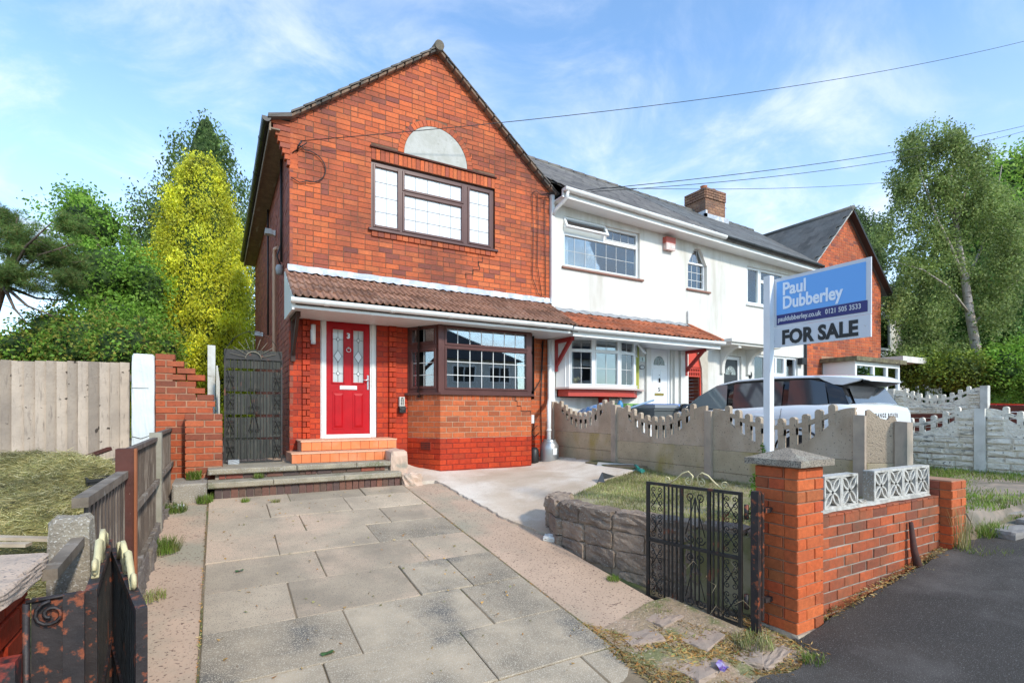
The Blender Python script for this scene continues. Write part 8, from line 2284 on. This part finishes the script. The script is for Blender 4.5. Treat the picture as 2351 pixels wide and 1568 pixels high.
# verge beyond the garden wall
q = np.random.RandomState(8); pts = []
while len(pts) < 30000:
    x, y = q.uniform(6.6, 15), q.uniform(2.0, 5.2)
    zz = g(x, y)
    if y > 2.15 + .1 * math.sin(3 * x) and (math.sin(1.9 * x) * math.sin(2.6 * y + 1) + q.uniform(-.6, .9) > .05 or (x > 9.6 and x < 10.3)): pts.append((x, y, zz - .01))
blades('verge_grass', pts, .10, .010, L_GR, 'green grass growing on the verge in front of the white rock faced fence', 'grass', seed=9, lean=.6)
# flat edging stones of the neighbour's crossover
for k, (x, y, w_, d2, an) in enumerate(((6.95, 1.95, .55, .22, -.18), (7.5, 1.92, .5, .24, -.15), (7.7, 2.3, .55, .3, -.15), (8.3, 2.5, .6, .35, -.1), (8.15, 1.95, .6, .26, -.05), (9.0, 2.3, .7, .35, 0))):
    zz = .022 + .13 * (min(x, 7) - 3.4) + (.075 * (x - 7) if x > 7 else 0) + .015
    o = rough_block('edging_stone', x - w_ / 2, x + w_ / 2, y - d2 / 2, y + d2 / 2, zz - .15, zz + .045, M('grey_edging_stone', (.30, .27, .24), (.23, .21, .19), 5, rough=.9, bmp=.6), None, .004, 5, 400 + k, an)
    tag(o, ['grey flat edging stone nearest the end pier', 'second grey edging stone from the end pier along the asphalt', 'grey paving piece between the two large grass clumps', 'grey paving piece farther back in the crossover', 'third grey edging stone along the asphalt', 'farthest grey paving piece of the crossover'][k], 'stone', 'crossover stones')
sheet('crossover', frange(2.05, 3.4, .1), lambda y: 6.6, lambda y: 12, .02, 30, M('dusty_crossover', (.36, .27, .20), (.25, .21, .16), 4, rough=.95, bmp=.8, dirt=(.14, .12, .08), dscale=2), kind='structure', h=lambda x, y: g(x, y))
# fallen leaves on the slabs
M_LEAF = M('fallen_green_leaf', (.05, .11, .03), rough=.6, bmp=0)
for (x, y, r_, lab) in ((.164, 4.875, .035, 'single dark green fallen leaf halfway down the drive'), (.599, 3.364, .045, 'single dark green fallen leaf near the bottom of the drive')):
    m = MB(); zz = g(x, y) + .034; n = 8
    c = m.pt((x, y, zz)); R_ = [m.pt((x + r_ * math.cos(2 * PI * k / n), y + r_ * .6 * math.sin(2 * PI * k / n), zz + .006 * math.sin(2.2 * k))) for k in range(n)]
    for k in range(n): m.face((c, R_[k], R_[(k + 1) % n]))
    o = m.build('fallen_leaf', M_LEAF); tag(o, lab, 'leaf')
q = np.random.RandomState(21); n = 260
pts = [(a, b, g(a, b) + .032) for a, b in zip(q.uniform(-.05, 2.3, n), q.uniform(2.5, 7.1, n))]
blades('leaf_crumbs', pts, .028, .012, L_LIT, 'tiny dry leaf crumbs scattered on the paving slabs', 'leaf litter', lay=1, seed=22)
# moss and dry leaves collected in the slab joints
pts = []
for yy in rowsY[2:-1]:
    for k in range(150):
        x = q.uniform(-.09, 2.33)
        if math.sin(x * 5 + yy * 7) > -.1: pts.append((x, yy + q.normal() * .004, g(x, yy) + .010))
for k in range(700):
    y = q.uniform(2.3, 7.2); s_ = q.choice([-.095, 2.34]); pts.append((s_ + q.normal() * .006, y, g(s_, y) + .012))
blades('joint_moss', pts, .022, .006, L_LIT, 'moss and dry debris caught in the joints of the paving slabs', 'moss', lay=.7, seed=23)
# rim of dirt and crumbs along the garden wall foot
pts = [(a, 2.24 + q.normal() * .03, g(a, 2.1) + .024) for a in q.uniform(4.0, 6.1, 900)]
blades('wall_foot_debris', pts, .03, .007, L_LIT, 'dry debris lying along the foot of the low garden wall', 'debris', lay=.9, seed=24)

# ================================================================== overhead cables
def cable(name, a, b, sag, lab, r=.009):
    a, b = Vector(a), Vector(b); m = MB()
    m.tube([a.lerp(b, k / 24) - Vector((0, 0, sag * 4 * (k / 24) * (1 - k / 24))) for k in range(25)], r, 4); o = m.build(name, M_BLACKP); tag(o, lab, 'cable', 'overhead cables')
cable('overhead_cable', (1.12, 8.38, 5.82), tuple(at(2420, 78, 16)), .35, 'long black cable from the left eaves bracket rising across the sky to the right', .0065)
cable('overhead_cable', (5.5, 8.43, 5.95), tuple(at(2420, 272, 20)), .3, 'thin cable from the right gable corner to upper right, higher of the pair', .008)
cable('overhead_cable', (5.6, 8.43, 5.97), tuple(at(2420, 281, 20.2)), .45, 'thin cable from the right gable corner to upper right, lower of the pair', .007)
cable('overhead_cable', (7.2, 9.6, 6.9), tuple(at(2100, 412, 24)), .2, 'faint thin cable low over the chimney and grey roof', .007)
